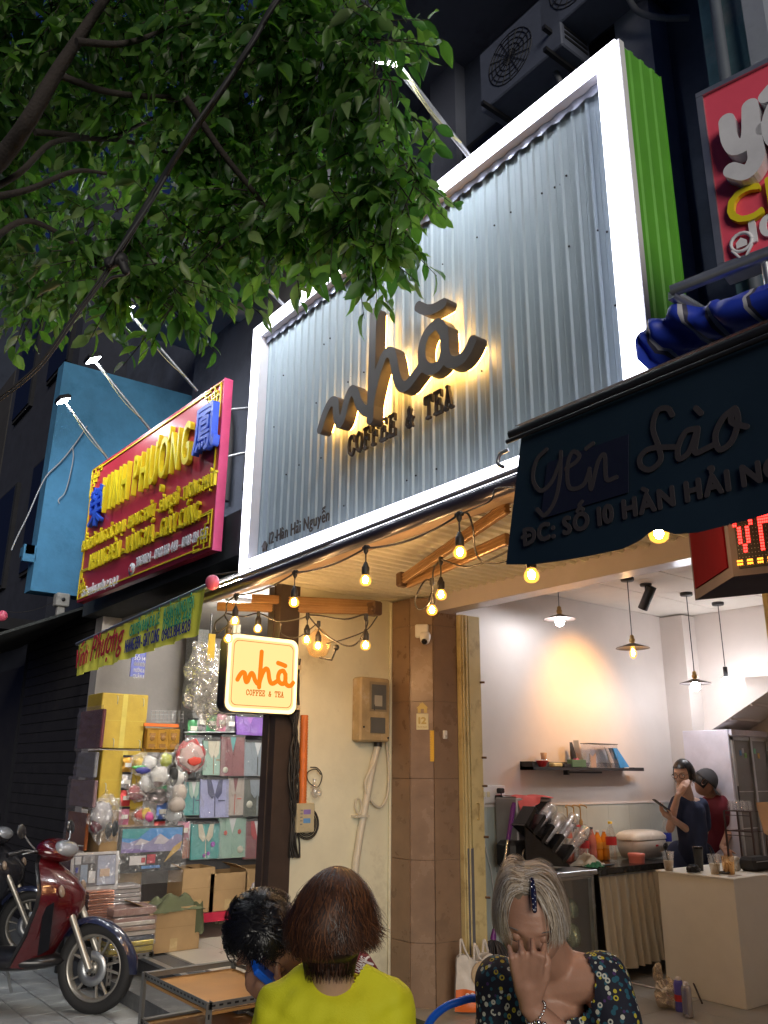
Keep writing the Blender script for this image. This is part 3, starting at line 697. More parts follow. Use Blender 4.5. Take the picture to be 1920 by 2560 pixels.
b = MB(); b.tube([rp(pc[0]-.018, pc[1]+.026, .016), rp(pc[0]-.022, pc[1], .016), rp(pc[0]+.0, pc[1]-.028, .016), rp(pc[0]+.022, pc[1]-.024, .016)], [.010, .006, .006, .010], 6); b.build('phone_icon', red, rs)
b = MB(); b.tube([rp(u1-.02, 3.95, -.06), V3(-5.1, 3.6, 4.3)], .012, 6); b.tube([rp(u1-.02, 4.35, -.06), V3(-5.1, 3.7, 4.6)], .012, 6); b.tube([rp(u0+.9, 3.4, -.06), V3(-7.4, 3.75, 3.4)], .015, 6); b.build('support_strut', steel, rs)
gfr = 'flood lamps on arms over the red sign'
for (px, py), (bx, by), lab in (((140, 868), (240, 1000), 'leftmost flood lamp over the red sign, glowing against the blue wall'), ((205, 780), (322, 925), 'flood lamp over the middle of the red sign with a leaf hanging in front'), ((277, 672), (418, 835), 'right flood lamp of the red sign, among the hanging leaves')):
    A_ = at(bx, by, 'y', 2.6); r_ = ray(px, py); k = (A_.x)/r_.x; T_ = CAM+r_*k
    flood(A_.x, 2.6, A_.z, T_.y, T_.z, lab, gfr, (A_.x, 2.7, 3.9), 3.0)
# yellow banner below the red sign
yb_ = thing('yellow_banner', 'yellow fabric valance of the incense shop with red script and green phone numbers', 'banner', (-6.5, 2.35, 2.9))
zb2 = zm(0, 850, 2.458)
ban = M('yellow_fabric', (.95, .95, .12), .8, var=.1, bump=.05, fine=40)
by0 = 2.30
def bp_(x, y, off=0): q = at(*zb2(x, y), 'y', by0); return q
P1, P2, P3, P4 = bp_(480, 1875), bp_(1265, 1520), bp_(1215, 1810), bp_(465, 2065)
def bw(u, v):
    top = P1.lerp(P2, u); bot = P4.lerp(P3, u); q = top.lerp(bot, v); q.y += .012*math.sin(u*40)*(.3+v)+.008*math.sin(u*91+2); return q
b = MB(); b.grid(bw, 90, 6); b.build('cloth', ban, yb_)
b = MB(); b.tube([P1+V3(-.03, .0, .012), P2+V3(.1, 0, .012)], .016, 8); b.build('top_rail', steel, yb_)
b = MB(); top2 = P2+V3(.2, .7, .35); b.quad(P1+V3(-.03, .01, .02), P2+V3(.1, .01, .02), P2+V3(.1, .75, .4), P1+V3(0, .75, .4)); b.build('awning_canvas', M('black_canvas', (.03, .035, .035), .8), yb_)
Lb = (P2-P1).length; exb = (P3-P4).normalized()
def btext(text, pa, pb, h_, m, bold=.0, name='letter', **k):
    a, c = bp_(*pa), bp_(*pb); a.y = c.y = by0-.034; ex = (c-a).normalized(); letters(text, a, ex, Z1, (c-a).length, h_, V3(0, .004, 0), m, yb_, bold, name, False, **k)
gt = M('green_ink', (.06, .36, .20), .7); nt = M('navy_ink', (.04, .05, .22), .7); rt_ = M('red_ink', (.5, .03, .05), .7)
btext('CHUYÊN BÁN SỈ & LẺ:', (820, 1825), (1005, 1745), .085, gt, name='printed_words')
btext('14 HÀN HẢI NGUYÊN', (1030, 1725), (1215, 1650), .085, gt, name='printed_words')
btext('0903.168.448', (1025, 1790), (1200, 1725), .08, gt, name='printed_words')
btext('0903.814.828', (1018, 1855), (1195, 1790), .08, nt, name='printed_words')
btext('NHANG ĐÈN - GIẤY CÚNG', (790, 1925), (1000, 1855), .095, nt, name='printed_words')
btext('Phượng', (575, 1975), (770, 1890), .20, rt_, .015, shear=.3, name='printed_script')
btext('Vĩnh', (478, 2025), (555, 1985), .16, rt_, .015, shear=.2, name='printed_script')
# ================================================================== TEAL AWNING VALANCE
ta = thing('teal_shop_awning', 'dark teal awning valance with faded lettering hanging in front of the big sign', 'awning', (-1.2, 1.95, 2.4))
TY = 1.93
zt = zm(1220, 750, 2.37)
def tp(x, y): return at(*zt(x, y), 'y', TY)
tz = [tp(200, 790), tp(1659, 190), tp(103, 1568)]
teal = M('teal_canvas', (.008, .020, .034), .5, var=.12, bump=.02, scale=3)
botp = [(103, 1566), (250, 1566), (420, 1548), (600, 1518), (800, 1475), (900, 1430), (960, 1380), (1010, 1358), (1060, 1375), (1120, 1390), (1250, 1378), (1450, 1325), (1659, 1265)]
bl = [tp(*p) for p in botp]; Lx = bl[0].x; tl = tp(200, 790); tr = tp(1659, 190)
def ext(u):
    x = Lx+(.55-Lx)*u
    for a, c in zip(bl, bl[1:]):
        if x <= c.x: z = a.z+(c.z-a.z)*(x-a.x)/(c.x-a.x); break
    else: z = bl[-1].z+.02*math.sin((x-bl[-1].x)*9)
    return x, z
zt_l = tl.z
def tv(u, v):
    x, z = ext(u); xt = tl.x+(.55-tl.x)*u; q = V3(xt, TY, zt_l).lerp(V3(x, TY, z), v); q.y += .0035*v*math.sin(u*17+1)+.002*v*math.sin(u*41); return q
b = MB(); b.grid(tv, 110, 12); b.build('valance', teal, ta)
b = MB(); b.quad((tl.x-.02, TY-.012, zt_l+.03), (.56, TY-.012, zt_l+.03), (.56, 3.3, 3.18), (tl.x-.02, 3.3, 3.18)); b.build('canvas_roof', M('dark_navy_canvas', (.02, .03, .05), .6, var=.2), ta)
b = MB(); b.tube([(tl.x-.05, TY, zt_l+.01), (.6, TY, zt_l+.01)], .017, 8); b.tube([(tl.x-.05, TY-.02, zt_l-.02), (.6, TY-.02, zt_l-.02)], .008, 8); b.build('front_rail', black_m, ta)
b = MB(); b.tube(spline([(tl.x-.045, TY-.02, zt_l-.05), (tl.x-.075, TY-.03, zt_l-.06), (tl.x-.085, TY-.03, zt_l-.09), (tl.x-.06, TY-.03, zt_l-.11)]), .007, 6); b.build('crank_hook', steel, ta)
fade = M('faded_print', (.036, .030, .034), .7, var=.1)
def ttext(text, pa, pb, h_, m, bold=.06, **k):
    a, c = tp(*pa), tp(*pb); s_ = (TY-.009)/TY; a = CAM+(a-CAM)*s_; c = CAM+(c-CAM)*s_
    letters(text, a, X1, Z1, c.x-a.x, h_, V3(0, .003, 0), m, ta, bold, 'printed_words', False, **k)
ttext('ĐC: SỐ 10 HÀN HẢI NGUYÊN', (210, 1455), (2330, 940), .055, fade, .06)
# script words by strokes
def script(strokes, wd, m, name):
    S_ = []
    for q in strokes: S_.append((sp2([(lambda r: (r.x, r.z))(CAM+(tp(*p)-CAM)*((TY-.009)/TY)) for p in q]), None))
    F, x0, y0 = stroke_field(S_, wd, .003); v, t, bd = contour_mesh(F, x0, y0, .003, 0); b = MB(); add_flat(b, v, t, bd, lambda x, z: V3(x, TY-.009, z), (0, .003, 0)); b.build(name, m, ta)
script([[(1090, 680), (1060, 640), (1000, 660), (975, 760), (1010, 870), (1020, 950), (960, 1005), (905, 985), (900, 930), (960, 880), (1100, 870)],
 [(1240, 760), (1170, 780), (1125, 870), (1130, 940), (1190, 900), (1240, 770), (1225, 900), (1290, 880), (1350, 850)], [(1230, 640), (1260, 670)],
 [(1460, 640), (1390, 700), (1345, 800), (1370, 885), (1440, 840), (1480, 720), (1460, 640), (1440, 720), (1530, 750)]], .016, fade, 'printed_script')
script([[(345, 885), (285, 950), (265, 1060), (310, 1130), (375, 1080), (425, 960)], [(430, 900), (425, 1050), (395, 1190), (335, 1275), (290, 1240)], [(460, 1000), (520, 960), (540, 920), (500, 900), (470, 980), (480, 1110), (560, 1100), (600, 1010)], [(600, 1000), (610, 1120), (650, 960), (690, 920), (700, 1060), (760, 1050)], [(580, 880), (620, 850)]], .014, fade, 'printed_script')
b = MB(); s_ = (TY-.0075)/TY; Q = [CAM+(tp(*p)-CAM)*s_ for p in ((350, 965), (830, 795), (830, 1140), (312, 1298))]; b.prism(Q, (0, .003, 0)); b.build('patch', M('dark_patch', (.004, .006, .022), .6), ta)
# striped tarp above
tt = thing('striped_tarp', 'rolled blue and white striped tarp lying on top of the teal awning', 'tarp', (-.9, 2.3, 3.0))
stripe = bpy.data.materials.new('blue_white_stripe'); stripe.use_nodes = True; n = stripe.node_tree.nodes; l = stripe.node_tree.links
tc = n.new('ShaderNodeTexCoord'); wv = n.new('ShaderNodeTexWave'); wv.inputs['Scale'].default_value = 1.5; wv.inputs['Distortion'].default_value = .5; cr = n.new('ShaderNodeValToRGB')
cr.color_ramp.interpolation = 'CONSTANT'; e = cr.color_ramp.elements; e[0].color = (.02, .05, .45, 1); e[1].position = .55; e[1].color = (.5, .5, .55, 1); e2 = e.new(.72); e2.color = (.05, .05, .09, 1); e3 = e.new(.85); e3.color = (.02, .05, .45, 1)
l.new(tc.outputs['Object'], wv.inputs[0]); l.new(wv.outputs[0], cr.inputs[0]); l.new(cr.outputs[0], n['Principled BSDF'].inputs[0]); n['Principled BSDF'].inputs['Roughness'].default_value = .5
s0 = at(1425, 760, 'y', 2.25); s1 = at(1470, 720, 'y', 2.25); s2 = at(1659, 668, 'y', 2.25)
path = spline([s0+V3(-.02, 0, -.05), s0, s1, s1.lerp(s2, .5)+V3(0, 0, .01), s2, s2+V3(.7, 0, .02)], 12)
b = MB(); Np = len(path); nk = 12; V = []
for i, p in enumerate(path):
    for k in range(nk):
        a = 2*math.pi*k/nk; r_ = (.050+.030*noise.noise(V3(i*.16, k*.5, 0)))*min(1, .35+i/8); V.append(p+V3(0, math.cos(a)*r_*2.2, math.sin(a)*r_))
b.add(V, [(i*nk+k, i*nk+(k+1) % nk, (i+1)*nk+(k+1) % nk, (i+1)*nk+k) for i in range(Np-1) for k in range(nk)], True); b.build('cloth_roll', stripe, tt)
# ================================================================== PINK RED SIGN (top right)
ys = thing('pink_red_sign', 'pink-red sign of the birds nest shop cut by the right edge with puffy white letters', 'sign', (-1.0, 2.3, 3.3))
zp = zm(900, 0, 1.6265)
YA = at(1500, 210, 'y', 2.25); YBt = at(1659, 125, 'y', 2.25)
# board turned a little about the vertical
yex = V3(math.cos(R(12)), math.sin(R(12)), 0); yn = V3(yex.y, -yex.x, 0); YO = V3(YA.x, 2.25, 0)
def yp(x, y, off=0):
    d = ray(x, y); o = YO+yn*off; t = (o-CAM).dot(yn)/d.dot(yn); return CAM+d*t
c1, c2 = yp(*zp(1355, 398)), yp(*zp(1480, 1095)); zt2 = c1.z; zb3 = c2.z
pinkm = M('pink_red_panel', (.85, .10, .16), .35, var=.05)
ux = yex; W_ = 2.2; o_ = V3(c1.x*.5+c2.x*.5, c1.y*.5+c2.y*.5, 0)
def yb(u, z, off=0): return o_+ux*u+yn*off+Z1*z
b = MB(); b.obox(yb(W_/2, (zt2+zb3)/2, -.05), ux, yn, Z1, W_, .1, zt2-zb3, .003); b.build('board', pinkm, ys)
b = MB()
for u, z, su, sz in ((W_/2, zt2-.008, W_, .018), (W_/2, zb3+.008, W_, .018), (.009, (zt2+zb3)/2, .018, zt2-zb3-.037), ): b.obox(yb(u, z, -.045), ux, yn, Z1, su+.004, .114, sz)
b.build('metal_edge', steel, ys)
def ystrokes(sts, wd, off, dep, m, name):
    S_ = []
    for q in sts:
        pts = [yp(*zp(*p), off) for p in q]; S_.append((sp2([((p-o_-yn*off).dot(ux), p.z) for p in pts]), None))
    F, x0, y0 = stroke_field(S_, wd, .004); v, t, bd = contour_mesh(F, x0, y0, .004, 0); b = MB(); add_flat(b, v, t, bd, lambda x, z: yb(x, z, off), -yn*dep); return b.build(name, m, ys)
puf = M('white_acrylic_letter', (.74, .74, .78), .2, coat=.6)
ystrokes([[(1490, 490), (1500, 560), (1530, 600), (1580, 560), (1585, 430)], [(1585, 430), (1600, 560), (1610, 640), (1570, 700), (1510, 690)]], .052, .055, .05, puf, 'letter')
ystrokes([[(1640, 520), (1700, 470), (1760, 430), (1740, 390), (1690, 420), (1665, 500), (1690, 570), (1780, 540)], [(1650, 390), (1700, 340), (1760, 350)]], .048, .055, .05, puf, 'letter')
a = yp(*zp(1500, 925), .02); c_ = yp(*zp(1659, 870), .02)
letters('CHUNG YẾN', (a.x, a.y, a.z), ux, Z1, .98, .125, -yn*.018, yel, ys, .03, 'letter', True)
a = yp(*zp(1590, 985), .012); letters('10 HÀN HẢI', a, ux, Z1, .7, .075, -yn*.01, wht, ys, .04, 'letter', True)
a = yp(*zp(1550, 985), .012); b = MB(); 
for k in range(18):
    pass
pts = [a+ux*(.032*math.cos(t_))+Z1*(.032*math.sin(t_)) for t_ in [2*math.pi*k/16 for k in range(17)]]
b.tube(pts, .006, 6, cap=False); b.tube([a+ux*-.03-Z1*.02, a-Z1*.07, a+ux*.03-Z1*.02], .006, 6); b.prism([a+ux*x*.016+Z1*z*.016 for x, z in ((-1, -1), (-1, .2), (0, 1.1), (1, .2), (1, -1))], -yn*.006); b.build('map_pin_icon', wht, ys)
b = MB(); z_ = at(1450, 630, 'y', 2.1)
b.tube([z_, V3(-.3, 2.35, zb3-.03)], .02, 4); b.tube([z_+V3(0, 0, -.01), z_+V3(.12, .9, -.15)], .02, 4); b.tube([V3(-1.05, 2.3, zb3), V3(-1.05, 2.3, 2.95)], .014, 6); b.build('support_frame', steel, ys)
# ================================================================== LED MATRIX BOX
lx = thing('led_matrix_sign', 'lit red dot matrix display box hanging under the teal awning at the right edge', 'sign', (-1.4, 2.4, 2.2))


zcc = zm(1150, 1250, 2.1545)
Tl, Bl = at(*zcc(1240, 180), 'y', 2.62), at(*zcc(1262, 492), 'y', 2.62); Bm = at(*zcc(1480, 468), 'y', 2.38); zlo = (Bl.z+Bm.z)/2; zhi = zlo+.36
A0 = V3(Bl.x, 2.62, 0); B0 = V3(Bm.x, 2.38, 0); C0 = B0+V3(.9, .30, 0)
side = (B0-A0).normalized(); sn = V3(side.y, -side.x, 0); frx = (C0-B0).normalized(); fn = V3(frx.y, -frx.x, 0)
D0 = A0+(C0-B0)
b = MB(); b.prism([A0+Z1*zlo, B0+Z1*zlo, C0+Z1*zlo, D0+Z1*zlo], (0, 0, zhi-zlo)); b.build('case', M('brushed_silver', (.14, .12, .14), .85, spec=.1), lx)
mid = (A0+B0)/2; Ls = (B0-A0).length
b = MB(); b.obox(mid+sn*.003+Z1*((zlo+zhi)/2+.01), side, sn, Z1, Ls-.06, .006, zhi-zlo-.05); b.build('side_panel', M('maroon_panel', (.11, .004, .010), .9, spec=.05), lx)
b = MB(); Lf = (C0-B0).length; b.obox((B0+C0)/2+fn*.002+Z1*((zlo+zhi)/2), frx, fn, Z1, Lf-.04, .004, zhi-zlo-.045); b.build('dark_screen', M('led_screen_black', (.012, .012, .014), .5), lx)
FONT5 = {'V': ['10001', '10001', '10001', '10001', '01010', '01010', '00100'], 'Â': ['01110', '10001', '10001', '11111', '10001', '10001', '10001'], 'N': ['10001', '11001', '10101', '10011', '10001', '10001', '10001'], 'Y': ['10001', '10001', '01010', '00100', '00100', '00100', '00100']}
b = MB(); p = .0094; px = .03; zt5 = zlo+.262
def dot(x, z): q = B0+frx*(x*.62)+fn*.0055+Z1*z; b.obox(q, frx, fn, Z1, p*.46, .003, p*.62)
for ch in 'VÂN':
    g_ = FONT5[ch]
    for r_ in range(7):
        for c in range(5):
            if g_[r_][c] == '1':
                for i in range(2):
                    for j in range(3): dot(px+(c*2+i)*p, zt5-(r_*3+j)*p)
    if ch == 'Â':
        for k, dz in enumerate((0, 1, 2, 1, 0)):
            dot(px+(2.5+k)*p*1, zt5+(1.5+dz)*p); dot(px+(3+k)*p*1, zt5+(2.5+dz)*p)
    px += 12.5*p
b.build('lit_dots', glow('led_red', (1, .02, .015), 3.2), lx)
b = MB()
for k in range(40):
    if k % 5 < 3: dot(.03+k*p, zlo+.035); dot(.03+k*p, zlo+.045)
b.build('lit_dots', glow('led_orange', (1, .25, .02), 1.5), lx)
b = MB()
for j in range(22):
    for k in range(42): q = B0+frx*(.025+k*p)+fn*.0048+Z1*(zlo+.03+j*p*1.35); b.obox(q, frx, fn, Z1, .0022, .001, .0022)
b.build('unlit_dots', M('grey_led_dot', (.3, .3, .3), .5), lx, kind='stuff')
# ================================================================== PORCH: AWNING, LIGHTS, LIGHTBOX
z4 = zm(500, 1900, 2.212); z2 = zm(1180, 1850, 2.242); zs = zm(1200, 1850, 3.318); z3 = zm(0, 1650, 2.242)
aw = thing('retractable_awning', 'folded retractable awning with dark front bar and brown steel arms under the big sign', 'awning', (-3.8, 2.6, 2.8))
bronze = M('brown_steel_arm', (.30, .17, .07), .4, metal=.35, var=.2, bump=.01)
ba = at(400, 1308, 'y', 2.5); bb_ = V3(-1.85, 2.5, 2.845)
b = MB(); b.tube([ba, bb_], .036, 14); b.build('front_bar', M('navy_brown_bar', (.05, .045, .07), .3, metal=.3), aw)
b = MB(); b.tube([ba+V3(0, -.02, .045), bb_+V3(0, -.02, .045)], .012, 8); b.build('front_bar_groove', M('grey_bar_edge', (.2, .2, .25), .4), aw)
b = MB(); b.grid(lambda u, v: V3(ba.x+.08+(bb_.x-ba.x-.08)*u, 2.5+.42*v, 2.80+.05*u+(.135-.05*u)*v-.035*math.sin(math.pi*v)), 20, 6); b.build('canvas', M('tan_canvas', (.42, .30, .20), .8, var=.1, bump=.03, trans=0), aw)
def armb(p, q, nm='arm'):
    p, q = Vector(p), Vector(q); d = (q-p).normalized(); s_ = d.cross(Z1).normalized(); u_ = s_.cross(d); L = (q-p).length; b = MB()
    b.obox((p+q)/2, d, s_, u_, L, .028, .062, .004)
    for k in (-1, 0, 1): b.obox((p+q)/2+u_*(k*.019), d, s_, u_, L, .036, .006)
    return b.build(nm, bronze, aw)
zA = 2.76
e1 = at(*z5(955, 722), 'z', zA); l1 = at(*z5(95, 700), 'z', zA); l2 = at(*z5(285, 655), 'z', zA+.05)
armb(l1, e1); armb(l2, e1+V3(-.02, .04, .05))
b = MB(); b.obox(e1+V3(.02, .0, .01), X1, Y1, Z1, .1, .08, .1, .01); b.sphere(e1+V3(.05, -.04, .0), .022, 8, 6); b.build('elbow_joint', M('dark_joint', (.12, .07, .04), .4, metal=.4), aw)
e2 = at(*z5(1120, 552), 'z', zA+.02); r1 = at(*z5(1700, 150), 'z', zA+.08); r2_ = at(*z5(1700, 325), 'z', zA)
armb(e2, r1); armb(e2+V3(.02, .03, -.02), r2_)
b = MB(); b.obox(e2, X1, Y1, Z1, .06, .07, .09, .01); b.build('elbow_joint', MATS['dark_joint'], aw)
# bulbs
amber_glass = film('amber_bulb_glass', (1, .75, .35), .10, .03, .0)
blk = M('black_rubber', (.02, .018, .016), .5, var=.1)
core = glow('amber_filament', (1.0, .56, .22), 230)
halo_g = glow('amber_bulb_glow', (1.0, .42, .06), 3.2)
def bulb_shell_mat():
    m = bpy.data.materials.new('glowing_amber_glass'); m.use_nodes = True; n = m.node_tree.nodes; l = m.node_tree.links; n.clear()
    t = n.new('ShaderNodeBsdfTransparent'); e = n.new('ShaderNodeEmission'); e.inputs[0].default_value = (1, .40, .05, 1); e.inputs[1].default_value = 1.0
    x = n.new('ShaderNodeMixShader'); x.inputs[0].default_value = .42; o = n.new('ShaderNodeOutputMaterial')
    l.new(t.outputs[0], x.inputs[1]); l.new(e.outputs[0], x.inputs[2]); l.new(x.outputs[0], o.inputs[0]); return m
shellm = bulb_shell_mat()
BULB = None
gb = 'amber bulbs of the string lights'
def bulb(top, ctr, label):
    """top: point on cable; ctr: bulb centre"""
    global BULB
    L = top.z-ctr.z
    t = thing('string_light_bulb', label, 'light bulb', ctr, gb)
    if BULB is None:
        m_ = {}
        b = MB(); b.lathe((0, 0, 0), [(.0165, .068), (.02, .064), (.0205, .028), (.017, .022)], 12); b.lathe((0, 0, 0), [(.002, .095), (.008, .09), (.0165, .068)], 12); m_['socket'] = (b, blk)
        b = MB(); b.lathe((0, 0, 0), [(.014, .03), (.018, .02), (.0285, .002), (.030, -.008), (.0265, -.022), (.016, -.031), (.001, -.034)], 14); m_['glass_globe'] = (b, shellm)
        b = MB(); b.lathe((0, 0, 0), [(.002, .018), (.012, .008), (.014, -.006), (.009, -.018), (.001, -.02)], 8); m_['filament'] = (b, core)
        BULB = {}
        for k, (q, mm) in m_.items():
            o = q.build(k, mm, t, loc=(0, 0, 0)); BULB[k] = o
    else:
        for k, o in BULB.items(): c = o.copy(); C.objects.link(c); c.parent = t
    b = MB(); b.tube([top, V3(top.x*.5+ctr.x*.5, top.y*.5+ctr.y*.5, (top.z+ctr.z+.09)/2), ctr+V3(0, 0, .088)], .0042, 5); b.lathe(top, [(.012, .012), (.013, -.02), (.005, -.035)], 8); b.build('drop_cord', blk, t)
    return t
YB = 2.455
bl_pts = []
for (tx, ty), (cx, cy), Y, lab in (
 ((208, 635), (193, 775), YB, 'amber bulb hanging from the bar just left above the glowing square sign'),
 ((530, 510), (520, 672), YB, 'amber bulb on the bar in front of the horizontal brown arm'),
 ((918, 375), (915, 550), YB, 'amber bulb under the middle of the bar in front of the ribbed soffit'),
 ((1437, 190), (1437, 395), YB, 'amber bulb hanging in front of the two slanting brown arms'),
 ((330, 735), (320, 818), 2.75, 'amber bulb peeking over the top edge of the glowing square sign'),
 ((158, 795), (157, 872), 2.5, 'amber bulb at the top left corner of the glowing square sign'),
 ((597, 745), (590, 880), 2.8, 'amber bulb at the top right corner of the glowing square sign'),
 ((655, 790), (652, 915), 2.95, 'amber bulb against the cream wall above the black sign bracket'),
 ((918, 750), (915, 910), 2.9, 'amber bulb under the arm elbow in front of the cream wall'),
 ((1325, 440), (1333, 630), 2.9, 'amber bulb below the right arm elbow, higher of two by the brown pillar'),
 ((1262, 560), (1283, 715), 2.95, 'amber bulb over the top of the brown pillar, lower of two')):
    c_ = at(*z5(cx, cy), 'y', Y); t_ = at(*z5(tx, ty), 'y', Y); t_.x = c_.x; bl_pts.append(t_); bulb(t_, c_, lab)
for (tx, ty), (cx, cy), Y, lab in (((376, 320), (385, 400), 2.35, 'amber bulb just below the left end of the teal awning'), ((1070, 110), (1070, 172), 2.1, 'amber bulb in the notch of the teal awning hem')):
    c_ = at(*zcc(cx, cy), 'y', Y); t_ = at(*zcc(tx, ty), 'y', Y); t_.x = c_.x; bl_pts.append(t_); bulb(t_, c_, lab)
cs = thing('string_light_cable', 'black cable of the string lights looping along the awning bar and arms', 'cable', (-4, 2.5, 2.8))
b = MB(); bp = bl_pts
for i, j, d in ((0, 1, .03), (1, 2, .03), (2, 3, .04)): b.tube(sag(bp[i], bp[j], d, 12), .0055, 6)
def wire(pts, r=.005): b.tube(spline(pts, 6), r, 6)
P5 = lambda x, y, Y: at(*z5(x, y), 'y', Y)
wire([bp[0], P5(150, 680, 2.46), P5(140, 740, 2.48), P5(85, 790, 2.5), P5(95, 845, 2.5), bp[5]])
wire([bp[5], P5(140, 740, 2.55), P5(240, 755, 2.62), bp[4], P5(430, 780, 2.78), P5(560, 765, 2.8), bp[6]])
wire([P5(450, 790, 2.8), P5(455, 850, 2.85), P5(540, 870, 2.9), P5(640, 800, 2.92), bp[7]], .004)
wire([bp[6], P5(660, 750, 2.82), P5(800, 770, 2.85), P5(900, 745, 2.88), bp[8]])
wire([bp[6], P5(640, 800, 2.9), P5(700, 860, 2.92), P5(800, 915, 2.92), P5(870, 900, 2.92), P5(925, 800, 2.9), bp[8]])
wire([P5(700, 905, 2.95), P5(800, 880, 2.95), P5(920, 830, 3.0), P5(980, 755, 3.1)], .004)
wire([bp[3], P5(1480, 185, 2.46), P5(1510, 270, 2.5), P5(1520, 380, 2.55), P5(1560, 450, 2.6), P5(1659, 455, 2.6), P5(1760, 420, 2.6)])
wire([bp[9], P5(1290, 500, 2.9), P5(1285, 620, 2.92), P5(1260, 690, 2.93), P5(1210, 715, 2.94), P5(1190, 660, 2.94), P5(1240, 560, 2.94), bp[10]])
wire([bp[9], P5(1480, 480, 2.8), P5(1659, 415, 2.7), P5(1760, 350, 2.65)])
wire([bp[3], P5(1600, 120, 2.42), P5(1700, 40, 2.4), bp[12]], .004)
b.build('cable', blk, cs)
b = MB()
for q in bp[:4]: b.obox(q+V3(0, 0, .0), X1, Y1, Z1, .05, .02, .02, .004)
b.build('cable_clip', blk, cs)
# glass ghost lamp (wall bracket lamp around the bright bulb)
wl2 = thing('glass_wall_lamp', 'amber glass wall lamp fitting glowing around the bulb above the black bracket', 'wall lamp', P5(700, 950, 3.0))
b = MB(); c0 = P5(655, 915, 3.0); b.lathe(c0, [(.02, .11), (.075, .06), (.085, 0), (.06, -.06), (.02, -.08)], 16); b.build('glass_shade', film('yellow_glass', (1, .7, .25), .25, .1, .3), wl2)
b = MB(); b.tube([c0+V3(.02, 0, -.08), c0+V3(.1, .04, -.1), c0+V3(.12, .06, -.02)], .008, 6); b.sphere(c0+V3(.12, .06, -.02), .02, 8, 6); b.build('bracket', blk, wl2)
# --------------------------------------------------------------- square light box
lb = thing('light_box_sign', 'glowing square yellow projecting sign with orange handwritten nhà and COFFEE & TEA', 'sign', (-5.1, 2.5, 2.2))
LX = -4.93
c_tl, c_tr, c_br, c_bl = [at(*z5(*p), 'x', LX) for p in ((158, 836), (552, 888), (535, 1312), (135, 1270))]
ya, yb_2 = (c_tl.y+c_bl.y)/2, (c_tr.y+c_br.y)/2; zt3, zb4 = (c_tl.z+c_tr.z)/2, (c_bl.z+c_br.z)/2
print('lightbox', [tuple(round(q, 2) for q in c) for c in (c_tl, c_tr, c_br, c_bl)])
def rrect(ya, yb, z0, z1, r, x):
    P = []
    for cy, cz, a0 in ((yb-r, z1-r, 0), (ya+r, z1-r, 90), (ya+r, z0+r, 180), (yb-r, z0+r, 270)):
        for k in range(6): a = R(a0+k*18); P.append(V3(x, cy+r*math.cos(a), cz+r*math.sin(a)))
    return P
b = MB(); b.prism(rrect(ya, yb_2, zb4, zt3, .06, LX-.11), (.10, 0, 0)); b.build('case', black_m, lb)
ring = lambda i, x: rrect(ya+i, yb_2-i, zb4+i, zt3-i, .06-i*.5, x)
b = MB(); o1, o2 = ring(.006, LX-.006), ring(.03, LX-.006); n_ = len(o1); b.add(o1+o2, [(i, (i+1) % n_, n_+(i+1) % n_, n_+i) for i in range(n_)]); b.build('bright_rim', glow('warm_rim', (1, .66, .25), 1.0), lb)
b = MB(); b.prism(ring(.03, LX-.010), (.004, 0, 0)); b.build('face_panel', glow('warm_face', (1, .60, .235), .42), lb)
b = MB(); o1, o2 = ring(.045, LX-.003), ring(.049, LX-.003); b.add(o1+o2, [(i, (i+1) % n_, n_+(i+1) % n_, n_+i) for i in range(n_)])
b.build('border_line', glow('brown_line', (.45, .14, .02), .3), lb)
org_m = glow('orange_print', (1, .20, .012), .36)
# reuse the logo shape: scale from facade to face (x -> y)
xs_ = [p[0] for q, _ in LOGO for p in q]; zs_ = [p[1] for q, _ in LOGO for p in q]
lx0, lx1, lz0 = min(xs_), max(xs_), min(zs_)
p0 = at(*z5(208, 1095), 'x', LX); p1 = at(*z5(515, 1140), 'x', LX); p2 = at(*z5(340, 950), 'x', LX); pbm = at(*z5(325, 1145), 'x', LX)
sy = (p1.y-p0.y)/(lx1-lx0); sz_ = (p2.z-pbm.z)/(max(zs_)-lz0)
S_ = [([((x-lx0)*sy+p0.y, (z-lz0)*sz_+pbm.z) for x, z in q], None) for q, _ in LOGO]
g0 = at(*z5(432, 1012), 'x', LX); g1 = at(*z5(472, 1028), 'x', LX); S_.append(([(g0.y, g0.z), ((g0.y+g1.y)/2+.003, (g0.z+g1.z)/2), (g1.y, g1.z)], None))
F, x0, y0 = stroke_field(S_, .030, .0025); v, t_, bd = contour_mesh(F, x0, y0, .0025, 0); b = MB(); add_flat(b, v, t_, bd, lambda y, z: V3(LX+.001, y, z), (-.003, 0, 0)); b.build('printed_script', org_m, lb)
a_ = at(*z5(255, 1183), 'x', LX); c_ = at(*z5(462, 1200), 'x', LX)
dk_or = glow('brown_print', (.62, .17, .02), .3)
slab_text('COFFEE & TEA', (LX+.001, a_.y, (a_.z+c_.z)/2-.004), Y1, Z1, c_.y-a_.y, .034, (-.003, 0, 0), dk_or, lb, wd=.17, name='printed_letter')
b = MB(); yb0 = yb_2
for z in (zt3-.17, zb4+.12): b.tube([(LX-.06, yb0, z), (LX-.06, 3.02, z)], .012, 8)
b.tube([(LX-.06, 2.99, zb4+.02), (LX-.06, 2.99, zt3-.10)], .016, 8); b.build('bracket', black_m, lb)
b = MB(); 
for z in (zt3-.2, zb4+.04): b.box(-5.06, 2.9, z, -4.95, 3.1, z+.03)
b.build('wall_plate', M('beige_plate', (.55, .45, .3), .5), lb)
